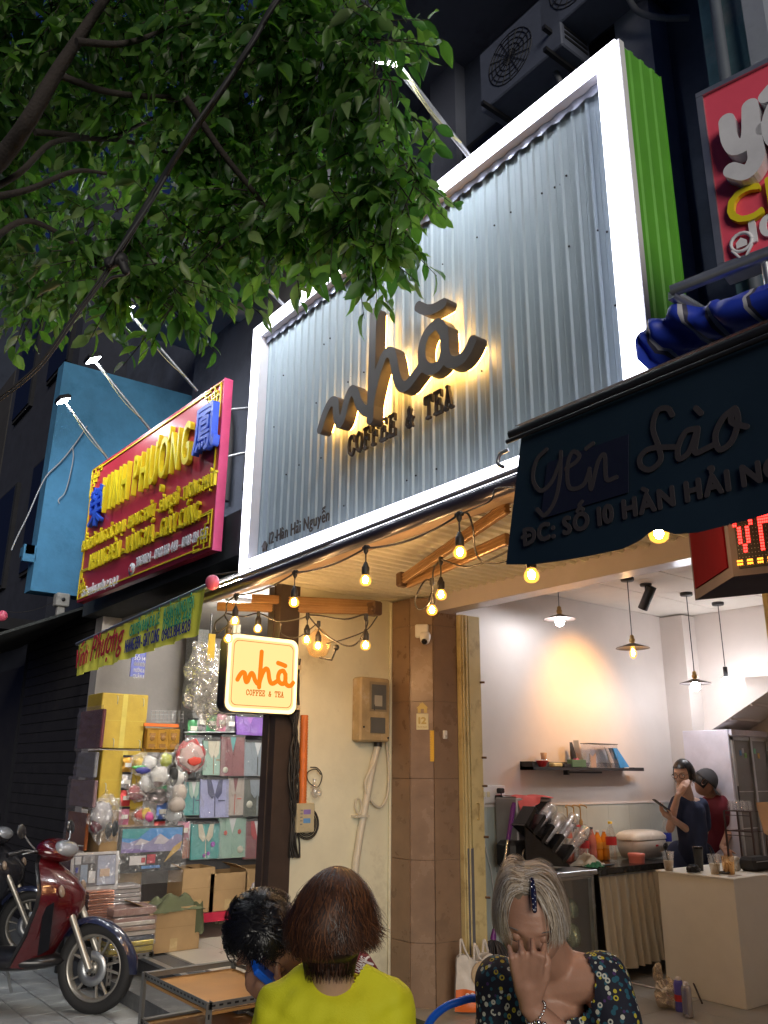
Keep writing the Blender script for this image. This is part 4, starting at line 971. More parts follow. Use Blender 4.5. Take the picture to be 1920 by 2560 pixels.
# --------------------------------------------------------------- cream wall fittings (plane x=-5.05)
WX = -5.05
def wp(f, x, y, off=0): return at(*f(x, y), 'x', WX+off)
mbx = thing('meter_box', 'weathered beige electricity meter box with two windows on the cream wall', 'meter box', wp(z5, 950, 1260))
q1, q2 = wp(z5, 895, 1085, .12), wp(z5, 1055, 1450, .12); my0, my1, mz1, mz0 = q1.y, q2.y, q1.z, q2.z
mtan = M('weathered_beige_plastic', (.44, .33, .18), .6, var=.25, dirt=(.62, .55, .42), dscale=9, bump=.03)
b = MB(); b.obox((WX+.055, (my0+my1)/2, (mz0+mz1)/2), X1, Y1, Z1, .11, my1-my0, mz1-mz0, .012); b.build('case', mtan, mbx)
b = MB(); b.box(WX+.11, my0+.08, mz0+(mz1-mz0)*.47, WX+.115, my1-.03, mz1-.03); b.build('window_frame', M('dark_beige', (.28, .22, .14), .6), mbx)
b = MB(); b.box(WX+.115, my0+.095, mz0+(mz1-mz0)*.5, WX+.118, my1-.045, mz1-.05); b.build('window', M('smoky_meter_glass', (.10, .10, .09), .1, spec=.8), mbx)
b = MB(); b.box(WX+.116, my0+.12, mz0+(mz1-mz0)*.55, WX+.119, my1-.08, mz0+(mz1-mz0)*.72); b.build('meter_dial', M('meter_white', (.4, .38, .33), .5), mbx)
b = MB(); b.box(WX+.112, my0+.09, mz0+.06, WX+.118, my1-.05, mz0+.17); b.build('window', MATS['smoky_meter_glass'], mbx)
b = MB(); b.tube([(WX+.118, my0+.12, mz0+.22), (WX+.118, my0+.12, mz0+.26)], .004, 5); b.sphere((WX+.115, my0+.03, mz0+.1), .008, 6, 4); b.sphere((WX+.115, my1-.02, mz0+.03), .008, 6, 4); b.build('latch', black_m, mbx)
pc_ = thing('white_conduit', 'slanting off-white plastic conduit running down the cream wall from the meter box', 'pipe', wp(z4, 900, 300))
pvc = M('off_white_pvc', (.62, .58, .48), .4, var=.06)
b = MB(); b.tube(spline([wp(z5, 985, 1450, .05), wp(z5, 975, 1500, .045), wp(z4, 950, 60, .04), wp(z4, 905, 300, .035), wp(z4, 875, 480, .035), wp(z4, 858, 640, .035), wp(z4, 850, 1200, .035)], 6), .026, 10); b.build('pipe', pvc, pc_)
b = MB(); b.tube([wp(z5, 985, 1440, .05), wp(z5, 983, 1475, .05)], .03, 10); b.build('collar', blk, pc_)
b = MB(); b.obox(wp(z4, 885, 310, .03), X1, Y1, Z1, .07, .12, .014); b.build('clip', pvc, pc_)
lc = thing('white_cable_loop', 'loop of off-white cable hanging beside the meter box conduit', 'cable', wp(z4, 980, 150))
b = MB(); b.tube(spline([wp(z5, 1030, 1430, .05), wp(z4, 1045, 60, .04), wp(z4, 1035, 200, .04), wp(z4, 990, 262, .04), wp(z4, 930, 200, .05), wp(z4, 915, 120, .05), wp(z4, 960, 20, .06), wp(z5, 1000, 1470, .05)], 7), .009, 7); b.build('cable', pvc, lc)
b = MB(); b.tube(spline([wp(z4, 880, 210, .04), wp(z4, 862, 225, .04), wp(z4, 860, 270, .04), wp(z4, 880, 300, .04), wp(z4, 893, 260, .04), wp(z4, 885, 215, .04)], 5), .006, 6); b.build('loose_end', pvc, lc)
op = thing('orange_conduit', 'orange corrugated conduit rising beside the dark post on the cream wall', 'pipe', wp(z4, 570, 100))
b = MB(); pts = [wp(z5, 577, 1300, .03).lerp(wp(z4, 566, 240, .03), k/60) for k in range(61)]; b.tube(pts, [.026+(.003 if k % 2 else 0) for k in range(61)], 10); b.build('pipe', M('orange_plastic', (.62, .16, .03), .5), op)
jb = thing('small_breaker_box', 'small cream breaker box with blue and purple stickers under the orange conduit', 'electrical box', wp(z4, 585, 320))
q1, q2 = wp(z4, 540, 240, .06), wp(z4, 632, 400, .06)
b = MB(); b.obox((WX+.03, (q1.y+q2.y)/2, (q1.z+q2.z)/2), X1, Y1, Z1, .06, q2.y-q1.y, q1.z-q2.z, .006); b.build('case', M('cream_plastic', (.50, .45, .30), .5, var=.1, dirt=(.3, .26, .18)), jb)
ym = (q1.y+q2.y)/2
b = MB(); b.box(WX+.06, ym-.02, q1.z-.07, WX+.062, ym+.035, q1.z-.04); b.build('sticker', M('purple_sticker', (.25, .18, .5), .5), jb)
b = MB(); b.box(WX+.06, ym-.02, q1.z-.125, WX+.062, ym+.035, q1.z-.095); b.build('sticker', M('blue_sticker', (.12, .3, .62), .5), jb)
b = MB(); 
for k in range(5): b.box(WX+.06, ym-.045, q1.z-.04-k*.022, WX+.062, ym-.028, q1.z-.048-k*.022)
b.build('printed_lines', M('print_grey', (.2, .2, .2), .6), jb)
wb2 = thing('black_wire_bundle', 'tangle of black wires running down the dark post beside the orange conduit', 'wires', wp(z4, 520, 200))
r4 = random.Random(4); b = MB()
for k in range(11):
    pts = []
    for j in range(12):
        y_ = -560+j*100; pts.append(wp(z4, 500+r4.uniform(-13, 25)+6*k/2, y_, .02+r4.uniform(0, .03)))
    b.tube(spline(pts, 4), r4.uniform(.004, .008), 5)
for rr_ in (45, 52, 60, 66): b.tube([wp(z4, 590+rr_*math.cos(a), 350+rr_*1.35*math.sin(a), .03) for a in [R(-50+k*14) for k in range(17)]], .004, 5)
b.tube(spline([wp(z4, 610, 40, .05), wp(z4, 650, 45, .06), wp(z4, 675, 90, .06), wp(z4, 650, 150, .05), wp(z4, 600, 120, .05), wp(z4, 595, 70, .05), wp(z4, 640, 50, .05), wp(z4, 668, 80, .05)], 6), .004, 5)
b.build('wires', blk, wb2)
sbg = thing('small_hanging_bag', 'small clear plastic bag tied to the wires above the breaker box', 'bag', wp(z4, 640, 170))
b = MB(); c0 = wp(z4, 645, 180, .05); b.sphere(c0, .04, 12, 8, (.6, 1.1, 1)); b.lathe(c0+V3(0, -.02, .03), [(.03, 0), (.008, .04), (.015, .06)], 8); b.build('film', film('clear_film', a=.3), sbg)
# --------------------------------------------------------------- pillar fittings
PN = V3(.707, -.707, 0); PE = V3(.707, .707, 0); PO = V3(-4.82, 3.97, 0)
def pf(f, x, y, off=.008):
    d = ray(*f(x, y)); o = PO+PN*off; t = (o-CAM).dot(PN)/d.dot(PN); return CAM+d*t
cc = thing('security_camera', 'white dome security camera with black eye mounted high on the brown pillar', 'camera', pf(z5, 1235, 860))
c0 = pf(z5, 1228, 838)
b = MB(); b.obox(c0+PN*.02, PE, PN, Z1, .10, .035, .10, .01); b.build('base', white_p, cc)
c1 = pf(z5, 1245, 875, .08)
b = MB(); b.lathe(c1, [(.001, .05), (.03, .045), (.04, .025), (.04, -.005), (.036, -.012)], 16); b.build('hood', white_p, cc)
b = MB(); b.sphere(c1-Z1*.012, .036, 16, 10); b.build('dome', white_p, cc)
b = MB(); d_ = V3(.5, -.7, -.45).normalized(); b.lathe(c1-Z1*.014+d_*.026, [(.022, 0), (.022, .010), (.014, .013), (.001, .013)], 14, ax=d_); b.build('lens', M('gloss_black', (.01, .01, .012), .12), cc)
npt = thing('house_number_plate', 'cream house-shaped number plate reading 12 on the brown pillar', 'plate', pf(z5, 1228, 1310))
c0 = pf(z5, 1230, 1328); s = .001
b = MB(); b.obox(c0+Z1*-.01, PE, PN, Z1, .088, .006, .115, .002); b.build('plate', M('cream_plate', (.66, .62, .42), .4), npt)
gold = M('gold_outline', (.45, .34, .10), .4, metal=.3)
b = MB(); h = c0+Z1*.05+PN*.003
b.prism([h+PE*x+Z1*z for x, z in ((-.034, 0), (-.034, .035), (-.045, .035), (-.02, .057), (-.02, .07), (-.012, .07), (-.012, .065), (0, .078), (.045, .035), (.034, .035), (.034, 0), (.012, 0), (.012, .03), (-.012, .03), (-.012, 0))], -PN*.005); b.build('house_outline', gold, npt)
letters('12', c0-PE*.028-Z1*.025+PN*.006, PE, Z1, .056, .045, -PN*.003, gold, npt, .05, 'numeral', True)
letters('Hàn Hải Nguyên', c0-PE*.035-Z1*.052+PN*.006, PE, Z1, .07, .010, -PN*.002, gold, npt, .03, 'small_print')
yr = pf(z5, 1283, 1385); yr2 = pf(z4, 1283, 8)
b = MB(); yc = (yr+yr2)/2; b.obox(yc, PE, PN, Z1, .03, .003, (yr-yr2).length, 0); ys_o = thing('yellow_sticker', 'narrow yellow height sticker on the brown pillar below the number plate', 'sticker', yc)
b.build('strip', M('yellow_strip', (.70, .42, .02), .5), ys_o)
b = MB()
for k in range(14): b.obox(yc-PE*.01+PN*.002+Z1*(-.11+k*.017), PE, PN, Z1, .008, .001, .002)
b.build('printed_marks', M('print_grey', (.2, .2, .2)), ys_o)
db = at(*z5(1355, 1408), 'x', -4.675); t = thing('door_bell', 'small white door bell push on the right face of the brown pillar', 'door bell', db)
b = MB(); b.obox(db, X1, Y1, Z1, .02, .034, .06, .006); b.build('case', white_p, t); b = MB(); b.lathe(db+V3(.01, 0, -.01), [(.009, 0), (.009, .003), (.001, .003)], 10, ax=X1); b.build('button', M('pale_grey_button', (.5, .5, .5), .4), t)
# --------------------------------------------------------------- folding gate
fg = thing('folding_gate', 'folded cream steel gate with rust marks standing between the brown pillar and the room', 'gate', (-4.65, 4.4, .15))
gcream = M('cream_gate_paint', (.60, .50, .25), .45, var=.08, dirt=(.32, .22, .10), dscale=7, bump=.015)
for k in range(5):
    b = MB(); y = 4.315+k*.016; b.obox((-4.66+.008*(k % 2), y, 1.48), X1, Y1, Z1, .05, .012, 2.64, .002); b.build('slat', gcream, fg)
b = MB(); b.box(-4.69, 4.40, .16, -4.64, 4.52, 2.80); b.build('leaf', gcream, fg)
b = MB(); b.box(-4.64, 4.335, .45, -4.632, 4.40, 1.13); b.build('grey_panel', M('dark_grey_panel', (.12, .12, .13), .5), fg)
b = MB(); hz = at(*z4(1515, 285), 'x', -4.63)
for dz in (-.055, .055): b.tube([(-4.64, 4.45, hz.z+dz), (-4.615, 4.45, hz.z+dz)], .005, 6)
b.tube([(-4.615, 4.45, hz.z-.055), (-4.615, 4.45, hz.z+.055)], .006, 6); b.build('handle', gcream, fg)
for z in (1.75, 1.55, 1.2, .8, 2.3): MB().tube([(-4.64, 4.51, z), (-4.61, 4.53, z)], .008, 6).build('bolt', M('rusty_iron', (.16, .09, .05), .8, metal=.3), fg)
rg = thing('right_gate_leaf', 'narrow cream gate leaf at the right side of the room opening', 'gate', (-2.17, 4.2, .15))
for k in range(4): b = MB(); b.obox((-2.15+.03*k, 4.17, 1.45), X1, Y1, Z1, .028, .04, 2.62, .003); b.build('slat', gcream, rg)
# --------------------------------------------------------------- pendants & spot in the room
CZ = 3.197
cool_core = glow('cool_bulb', (.92, .94, 1.0), 84); amb2 = glow('amber_edison', (1, .55, .2), 130)
iron = M('dark_iron_shade', (.10, .085, .08), .35, metal=.5); brass = M('brass_socket', (.45, .30, .12), .3, metal=.8)
gp = 'pendant lamps in the coffee room'
def pendant(cp, bp_, label, kind, canopy=True):
    c = at(*zcc(*cp), 'z', CZ); q = at(*zcc(*bp_), 'y', c.y); q.x = c.x
    t = thing('pendant_lamp', label, 'pendant lamp', c, gp)
    b = MB(); b.lathe(c, [(.001, -.03), (.05, -.028), (.055, -.02), (.055, 0)], 18); b.build('canopy', black_m, t)
    b = MB(); b.tube([c-Z1*.02, q+Z1*.12], .004, 5); b.build('cord', black_m, t)
    if kind == 'bare': b = MB(); b.lathe(q, [(.018, .13), (.02, .125), (.02, .03), (.015, .02)], 12); b.build('socket', black_m, t)
    else:
        b = MB(); b.lathe(q, [(.008, .13), (.018, .12), (.018, .10), (.024, .095), (.024, .075), (.018, .07), (.022, .06)], 14); b.build('socket', brass, t)
        b = MB(); b.lathe(q, [(.022, .062), (.035, .056), (.13, .026), (.135, .02), (.128, .022), (.03, .05)], 28); b.build('shade', iron, t)
    b = MB()
    if kind == 'edison':
        b.lathe(q, [(.012, .045), (.018, .02), (.030, -.015), (.026, -.04), (.012, -.06), (.001, -.064)], 14); b.build('bulb', shellm, t)
        b = MB(); b.lathe(q, [(.002, .02), (.011, 0), (.013, -.02), (.008, -.04), (.001, -.042)], 8); b.build('filament', amb2, t)
    else: b.lathe(q, [(.015, .035), (.03, .022), (.037, 0), (.03, -.025), (.012, -.037), (.001, -.039)], 16); b.build('bulb', cool_core, t)
pendant((525, 425), (543, 655), 'pendant with flat dark shade and white bulb nearest the shop front', 'shade')
pendant((900, 420), (937, 812), 'pendant with flat dark shade and amber long bulb in the middle of the room', 'edison')
pendant((1218, 500), (1277, 1002), 'pendant with flat dark shade and white bulb toward the back of the room', 'shade')
pendant((1388, 552), (1443, 975), 'bare white bulb pendant without a shade at the back', 'bare')
s0 = at(*zcc(1000, 452), 'z', CZ); tgt = V3(-5.0, at(*zcc(630, 950), 'x', -5.0).y, 2.25)
st = thing('ceiling_spotlight', 'black cylinder spotlight on the tiled ceiling aimed at the side wall', 'spotlight', s0)
b = MB(); b.lathe(s0, [(.001, -.02), (.045, -.02), (.05, -.012), (.05, 0)], 16); b.tube([s0, s0-Z1*.07], .012, 8); b.build('mount', black_m, st)
hc = at(*zcc(1007, 530), 'y', s0.y); dirc = (tgt-hc).normalized(); vis = V3(-.30, -.05, -.95).normalized()
b = MB(); b.lathe(hc, [(.001, -.11), (.04, -.11), (.042, -.10), (.042, .10), (.036, .10), (.034, .07), (.001, .07)], 18, ax=dirc.lerp(vis, .5).normalized()); b.build('head', black_m, st)
sl = bpy.data.lights.new('spot_beam', 'SPOT'); sl.energy = 30; sl.color = (1, .45, .09); sl.spot_size = R(84); sl.spot_blend = 1; sl.shadow_soft_size = .08
so2 = bpy.data.objects.new('spot_beam', sl); C.objects.link(so2); so2.parent = st; axd = dirc.lerp(vis, .5).normalized(); so2.location = hc+axd*.12-s0; so2.rotation_euler = dirc.to_track_quat('-Z', 'Y').to_euler()
# --------------------------------------------------------------- stairs underside
su = MB(); yb3 = 7.1
q = [at(*zcc(1312, 1190), 'y', yb3), at(*zcc(1659, 950), 'y', yb3)]
d_ = (q[1]-q[0]); e_ = q[0]+d_*3.5
su.prism([q[0], e_, e_+Z1*.001+V3(0, 0, -.12), q[0]-Z1*.12], (0, .57, 0)); tq = thing('staircase', 'pale concrete stair underside sloping up behind the fridge', 'stairs', q[0]); su.build('flight', lilac, tq)
b = MB()
for k in range(9): p_ = q[0]+d_*(k*.33)+V3(0, .02, .0); b.box(p_.x, p_.y, p_.z, p_.x+.26, p_.y+.5, p_.z+.13)
b.build('steps', lilac, tq)
# ================================================================== CAFE FURNITURE
def tx(name, col, rough=.5, **k): return M(name, col, rough, **k)
paper = tx('paper_white', (.7, .68, .63), .7); red_p = tx('red_plastic', (.55, .04, .05), .35); clear = film('clear_plastic_cup', a=.28, rough=.05, bump=.15, scale=30)
pcream = tx('pale_green_white_laminate', (.84, .84, .76), .4, var=.03, bump=.004)
wcn = thing('white_counter_block', 'plain pale white counter block standing on the grey floor in the room', 'counter', (-3.76, 6.1, .15))
b = MB(); b.obox((-3.765, 6.2, .55), X1, Y1, Z1, .61, .9, .80, .004); b.build('body', pcream, wcn)
b = MB(); b.obox((-3.765, 6.2, .9525), X1, Y1, Z1, .63, .92, .012, .002); b.build('top', pcream, wcn)
# long counter with curtain
ctr = thing('preparation_counter', 'dark topped counter with a cream gathered curtain along the side wall', 'counter', (-4.75, 6.2, .15))
b = MB(); b.box(-4.99, 5.53, .90, -4.45, 7.15, .945); b.build('top', tx('black_granite_top', (.03, .03, .032), .18, spec=.7), ctr)
b = MB(); b.box(-4.99, 5.56, .15, -4.93, 7.1, .9); b.box(-4.99, 7.05, .15, -4.5, 7.1, .9); b.build('frame', tx('grey_frame', (.2, .2, .2), .6), ctr)
def cur(u, v):
    y = 5.56+.86*u; return V3(-4.47+.022*math.sin(u*58+1.2*math.sin(u*9))*(.5+.6*v)+.04*v, y+.02*v*math.sin(u*20), .895-(.68-.04*u)*v)
b = MB(); b.grid(cur, 150, 12); b.build('curtain', tx('cream_curtain', (.62, .58, .46), .85, var=.06, bump=.03), ctr)
b = MB(); b.tube([(-4.46, 5.55, .888), (-4.46, 7.0, .888)], .006, 6); b.build('curtain_wire', steel, ctr)
# steel case with glass door
cs2 = thing('steel_cupboard', 'stainless cupboard with a glass door full of wrapped green bags', 'cupboard', (-4.75, 5.3, .15))
b = MB()
for x in (-4.98, -4.5):
    for y in (5.0, 5.50): b.box(x-.016, y-.016, .15, x+.016, y+.016, .9)
for z in (.2, .88): b.box(-4.98, 4.99, z, -4.485, 5.51, z+.02)
b.build('frame', steel, cs2)
b = MB(); b.obox((-4.73, 5.25, .925), X1, Y1, Z1, .56, .56, .035, .004); b.build('top', steel, cs2)
b = MB(); b.box(-4.487, 5.03, .22, -4.483, 5.47, .88); b.build('glass_door', film('cupboard_glass', a=.12, rough=.03, bump=.0), cs2)
b = MB(); b.box(-4.98, 5.0, .17, -4.96, 5.5, .88); b.build('back_panel', tx('dark_green_back', (.06, .09, .06), .6), cs2)
r5 = random.Random(5); ordn_ = ['first', 'second', 'third', 'fourth']
gw = film('green_white_wrap', (.55, .7, .5), .75, .15, .9, 20)
for k in range(9):
    c = V3(-4.62+r5.uniform(-.03, .03), 5.08+.11*(k % 4)+r5.uniform(-.02, .02), .30+.17*(k//3)+r5.uniform(-.02, .02)); t = tag(MB().sphere(c, .075, 14, 9, (.9, .8, 1.15), Matrix.Rotation(r5.uniform(-.8, .8), 3, 'X')).build('wrapped_bag', gw, loc=c), 'crinkled wrapped bag behind the cupboard glass, %s shelf row, %s from the left' % (('bottom', 'middle', 'top')[k//4], ordn_[k % 4]), 'bag', 'wrapped bags in the cupboard')
# cup dispenser
cdm = thing('cup_dispenser', 'black slanted cup rack holding four stacks of clear plastic cups on the cupboard', 'cup rack', (-4.62, 5.25, .945))
DX = -4.55
def dp(x, y, off=0): return at(*z2(x, y), 'x', DX+off)
b = MB(); b.prism([dp(*p) for p in ((298, 470), (500, 665), (548, 700), (548, 713), (305, 700))], (-.012, 0, 0)); b.prism([dp(*p, -.13) for p in ((298, 470), (500, 665), (548, 700), (548, 713), (305, 700))], (-.012, 0, 0)); b.build('side_plate', tx('black_acrylic', (.012, .012, .013), .2), cdm)
b = MB(); b.prism([dp(*p) for p in ((290, 480), (300, 470), (500, 665), (548, 700), (540, 712))], (-.13, 0, 0)); b.build('sloping_base', MATS['black_acrylic'], cdm)
for a_, c_ in (((305, 480), (360, 380)), ((345, 530), (412, 425)), ((392, 580), (460, 480)), ((450, 630), (515, 535)), ((510, 690), (570, 595))):
    p, q = dp(*a_, .0), dp(*c_, .0); d = (q-p).normalized(); n_ = X1.cross(d); b = MB(); b.obox((p+q)/2-X1*.06, d, X1, n_, (q-p).length, .13, .035, .004); b.build('divider', MATS['black_acrylic'], cdm)
gcup = 'stacks of clear cups in the black rack'
for (a_, c_), lab in ((((345, 500), (450, 375)), 'stack of clear cups in the top slot of the black rack'), (((400, 570), (500, 430)), 'stack of clear cups in the second slot of the black rack'), (((450, 620), (578, 430)), 'stack of clear cups with black print in the third slot of the black rack'), (((500, 670), (645, 500)), 'stack of clear cups with black print in the lowest slot of the black rack')):
    p, q = dp(*a_, -.06), dp(*c_, -.06); d = (q-p).normalized(); L = (q-p).length; t = thing('cup_stack', lab, 'cups', p, gcup)
    b = MB(); pr = [(.034, 0), (.043, L-.12)]
    for k in range(7): z = L-.12+k*.017; pr += [(.048, z), (.050, z+.006), (.045, z+.010)]
    pr += [(.047, L), (.040, L-.01)]; b.lathe(p, pr, 20, ax=d); b.build('nested_cups', clear, t)
    b = MB(); b.lathe(p, [(.03, .005), (.038, L-.13), (.041, L-.02)], 16, ax=d); b.build('inner_cups', film('milky_cups', (.85, .87, .9), .45, .2, .1), t)
    if 'print' in lab:
        side_ = d.cross(X1); 
        for s__ in (0, 1):
            b = MB(); o_ = p+d*(L-.13)+X1*.046+side_*.0
            b.tube(spline([o_+side_*.03, o_+d*.02+side_*.01, o_+d*.04+side_*.035, o_+d*.05-side_*.005, o_+d*.03-side_*.02, o_+d*.06-side_*.03][s__:s__+5]), .0025, 4)
            b.build('printed_script', black_m, t)
# machine with red cloth
mc = thing('sealing_machine', 'grey boxy cup sealing machine with a pink-red cloth on top behind the cups', 'machine', (-4.85, 5.2, .945))
q1, q2 = at(*z2(250, 325), 'x', -4.72), at(*z2(452, 400), 'x', -4.72)
b = MB(); b.obox((-4.84, (q1.y+q2.y)/2, (q1.z+.945)/2), X1, Y1, Z1, .24, q2.y-q1.y, q1.z-.945, .01); b.build('body', tx('grey_steel_body', (.33, .31, .31), .3, metal=.5), mc)
b = MB(); b.box(-4.72, q2.y-.20, q1.z-.22, -4.712, q2.y-.03, q1.z-.03); b.build('control_panel', tx('gloss_black', (.01, .01, .012)), mc)
t = thing('red_cloth', 'pink-red cloth draped over the top of the grey machine', 'cloth', (-4.84, q1.y, q1.z))
b = MB(); b.grid(lambda u, v: V3(-4.96+.27*v, q1.y+.01+(q2.y-q1.y-.02)*u, q1.z+.012+.006*math.sin(u*13+v*5)-(.11*max(0, v-.85)/.15*(1-u*1.0 if u < .6 else 0.1))), 30, 16); b.build('folds', tx('coral_cloth', (.62, .10, .09), .8, bump=.04), t)
# mop
mp = thing('purple_mop', 'mop with purple grips and chrome handle leaning by the wall sockets', 'mop', at(*z2(120, 1120), 'x', -4.7))
m0, m1, m2_, m3, m4 = [at(*z2(*p), 'x', xx) for p, xx in (((235, 352), -4.74), ((202, 560), -4.72), ((150, 870), -4.70), ((125, 1060), -4.68), ((118, 1120), -4.68))]
pur = tx('purple_plastic', (.16, .03, .22), .35)
b = MB(); b.tube([m0, m0.lerp(m1, .15), m1], [.014, .02, .016], 10); b.build('grip', pur, mp); b = MB(); b.tube([m1, m2_, m3], .011, 8); b.build('handle', tx('chrome', (.7, .7, .7), .12, metal=1), mp); b = MB(); b.tube([m3, m4], [.014, .022], 8); b.build('collar', pur, mp)
b = MB()
for k in range(60): a = r5.uniform(0, 6.28); rr_ = r5.uniform(.05, .13); b.tube(spline([m4, m4+V3(math.cos(a)*rr_*.5, math.sin(a)*rr_*.5, -.03), m4+V3(math.cos(a)*rr_, math.sin(a)*rr_, -.12)], 3), .006, 4)
b.build('mop_head', tx('dark_mop_yarn', (.05, .045, .05), .9), mp)
bk = thing('purple_bucket', 'dark purple mop bucket on the floor behind the shopping bag', 'bucket', m4-Z1*.2)
b = MB(); c0 = V3(m4.x, m4.y, .15); b.lathe(c0, [(.10, 0), (.14, .2), (.15, .205), (.145, .21), (.1, .02)], 20); b.build('tub', pur, bk)
# outlet
oc = at(*zs(95, 450), 'x', -4.99); ot = thing('wall_socket', 'white double wall socket with two black plugs beside the gate', 'socket', oc)
b = MB(); b.obox(oc, X1, Y1, Z1, .02, .30, .135, .005); b.build('plate', white_p, ot)
for (x, y) in ((170, 420), (155, 478)):
    q = at(*zs(x, y), 'x', -4.96); b = MB(); b.obox(q, X1, Y1, Z1, .06, .045, .04, .008); b.build('plug', black_m, ot)
b = MB(); b.tube(spline([at(*zs(175, 440), 'x', -4.94), at(*zs(200, 560), 'x', -4.94), at(*zs(245, 630), 'x', -4.9)]), .005, 5); b.tube(spline([at(*zs(170, 500), 'x', -4.94), at(*zs(190, 620), 'x', -4.94), at(*zs(232, 730), 'x', -4.9), at(*zs(300, 840), 'x', -4.9)]), .005, 5); b.build('power_cord', black_m, ot)
b = MB(); b.tube(spline([at(*zs(45, 480), 'x', -4.97), at(*zs(30, 600), 'x', -4.97), at(*zs(40, 850), 'x', -4.97), at(*zs(90, 1080), 'x', -4.97), at(*zs(120, 1300), 'x', -4.97)]), .004, 5); b.build('white_wire', white_p, ot)
b = MB()
for dy in (-.11, -.06): b.box(-4.98, oc.y+dy, oc.z-.02, -4.976, oc.y+dy+.03, oc.z+.02)
b.build('socket_insert', tx('cream_plate', (.66, .62, .42)), ot)
# black appliance left of the dispenser
sp_ = at(*z2(240, 640), 'x', -4.75); t = thing('black_appliance', 'small black appliance with grey rim left of the cup rack', 'appliance', sp_)
b = MB(); b.obox(sp_, X1, Y1, Z1, .2, .24, .2, .03); b.build('body', black_m, t); b = MB(); b.lathe(sp_+V3(.1, .02, 0), [(.05, 0), (.055, .01), (.045, .012)], 16, ax=X1); b.build('dial', steel, t)
# shelf and things on it
sx0, sx1 = at(*zs(430, 235), 'x', -4.87), at(*zs(1360, 240), 'x', -4.87); zz = sx0.z
sh_ = thing('wall_shelf', 'long black floating shelf on the lilac side wall', 'shelf', (-4.93, (sx0.y+sx1.y)/2, zz))
ye = at(*zs(1280, 225), 'x', -4.87).y
b = MB(); b.box(-5.0, sx0.y, zz-.012, -4.86, ye, zz+.012); b.box(-5.0, sx0.y, zz-.012, -4.98, ye, zz+.055); b.box(-5.0, sx0.y, zz-.012, -4.86, sx0.y+.012, zz+.055); b.build('board', tx('black_wood', (.022, .02, .022), .5), sh_)
b = MB(); b.box(-4.93, ye, zz-.012, -4.87, sx1.y, zz+.018); b.build('end_piece', MATS['black_wood'], sh_)
b = MB(); u0_, u1_ = at(*zs(735, 262), 'x', -4.88).y, at(*zs(1020, 270), 'x', -4.88).y; b.box(-4.92, u0_, zz-.035, -4.89, u1_, zz-.02); b.box(-4.93, u0_-.01, zz-.05, -4.88, u0_+.01, zz-.01); b.build('rail', black_m, sh_)
SHX = -4.90; zt0 = zz+.013
def sh(x, y): return at(*zs(x, y), 'x', SHX)
def item(name, label, cat, c, parts, group=None):
    t = thing(name, label, cat, c, group)
    for nm, mb_, m_ in parts: mb_.build(nm, m_, t)
    return t
y1, y2 = sh(465, 0).y, sh(550, 0).y; item('red_bowl', 'small red bowl at the left end of the black shelf', 'bowl', (SHX, (y1+y2)/2, zt0), [('bowl', MB().lathe((SHX, (y1+y2)/2, zt0), [(.02, 0), (.03, .005), (.052, .045), (.055, .05), (.048, .046)], 18), red_p)])
y1 = sh(552, 0).y; item('cork_jar', 'little glass jar with a cork lid behind the red bowl on the shelf', 'jar', (SHX-.04, y1, zt0), [('glass', MB().lathe((SHX-.04, y1, zt0), [(.02, 0), (.03, .01), (.03, .05), (.022, .065)], 14), film('clear_film')), ('cork', MB().lathe((SHX-.04, y1, zt0), [(.022, .06), (.028, .115), (.001, .116)], 14), tx('cork', (.45, .28, .15), .9))])
y1, y2 = sh(580, 0).y, sh(655, 0).y; item('yellow_packet', 'flat pale yellow packet lying on the shelf', 'packet', (SHX, (y1+y2)/2, zt0), [('packet', MB().obox((SHX, (y1+y2)/2, zt0+.018), X1, Y1, Z1, .06, y2-y1, .034, .008), tx('pale_yellow_packet', (.62, .52, .25), .5))])
y1, y2 = sh(660, 0).y, sh(722, 0).y; item('black_tray', 'low black tray between the yellow packet and the green box', 'tray', (SHX, (y1+y2)/2, zt0), [('tray', MB().obox((SHX, (y1+y2)/2, zt0+.014), X1, Y1, Z1, .07, y2-y1, .028, .004), black_m)])
y1, y2 = sh(725, 0).y, sh(840, 0).y; item('green_box', 'dark green carton on the shelf with a pink bit on its top', 'box', (SHX, (y1+y2)/2, zt0), [('carton', MB().obox((SHX+.01, (y1+y2)/2, zt0+.032), X1, Y1, Z1, .06, y2-y1, .062, .003), tx('dark_green_card', (.08, .16, .09), .5)), ('pink_tab', MB().obox((SHX, (y1+y2)/2+.01, zt0+.068), X1, Y1, Z1, .03, .04, .01), tx('pink_card', (.7, .1, .3), .5))])
y1, y2 = sh(785, 0).y, sh(920, 0).y
b = MB(); b.grid(lambda u, v: V3(SHX-.02+.05*u, y1+.02+(y2-y1-.09)*v**1.6+.055*v+.0, zt0+.22-.22*v-.02*math.sin(v*3)), 2, 10)
item('curled_poster', 'curled black and white menu card leaning on the shelf', 'card', (SHX, y1, zt0), [('card', MB().grid(lambda u, v: V3(SHX-.03+.06*u, y1+.015+.10*(1-math.cos(v*1.5)), zt0+.225-.225*v), 2, 12), paper), ('black_side', MB().grid(lambda u, v: V3(SHX-.05, y1-.01+.12*u*(.3+.7*v), zt0+.21-.21*v), 4, 10), tx('black_card', (.03, .025, .02), .4))])
y1, y2 = sh(880, 0).y, sh(1105, 0).y; hh = .2
b = MB(); b.box(-4.96, y1, zt0, -4.86, y2, zt0+.004); b.box(-4.96, y1, zt0, -4.957, y2, zt0+hh); b.box(-4.96, y1, zt0, -4.86, y1+.003, zt0+hh); b.box(-4.96, y2-.003, zt0, -4.86, y2, zt0+hh)
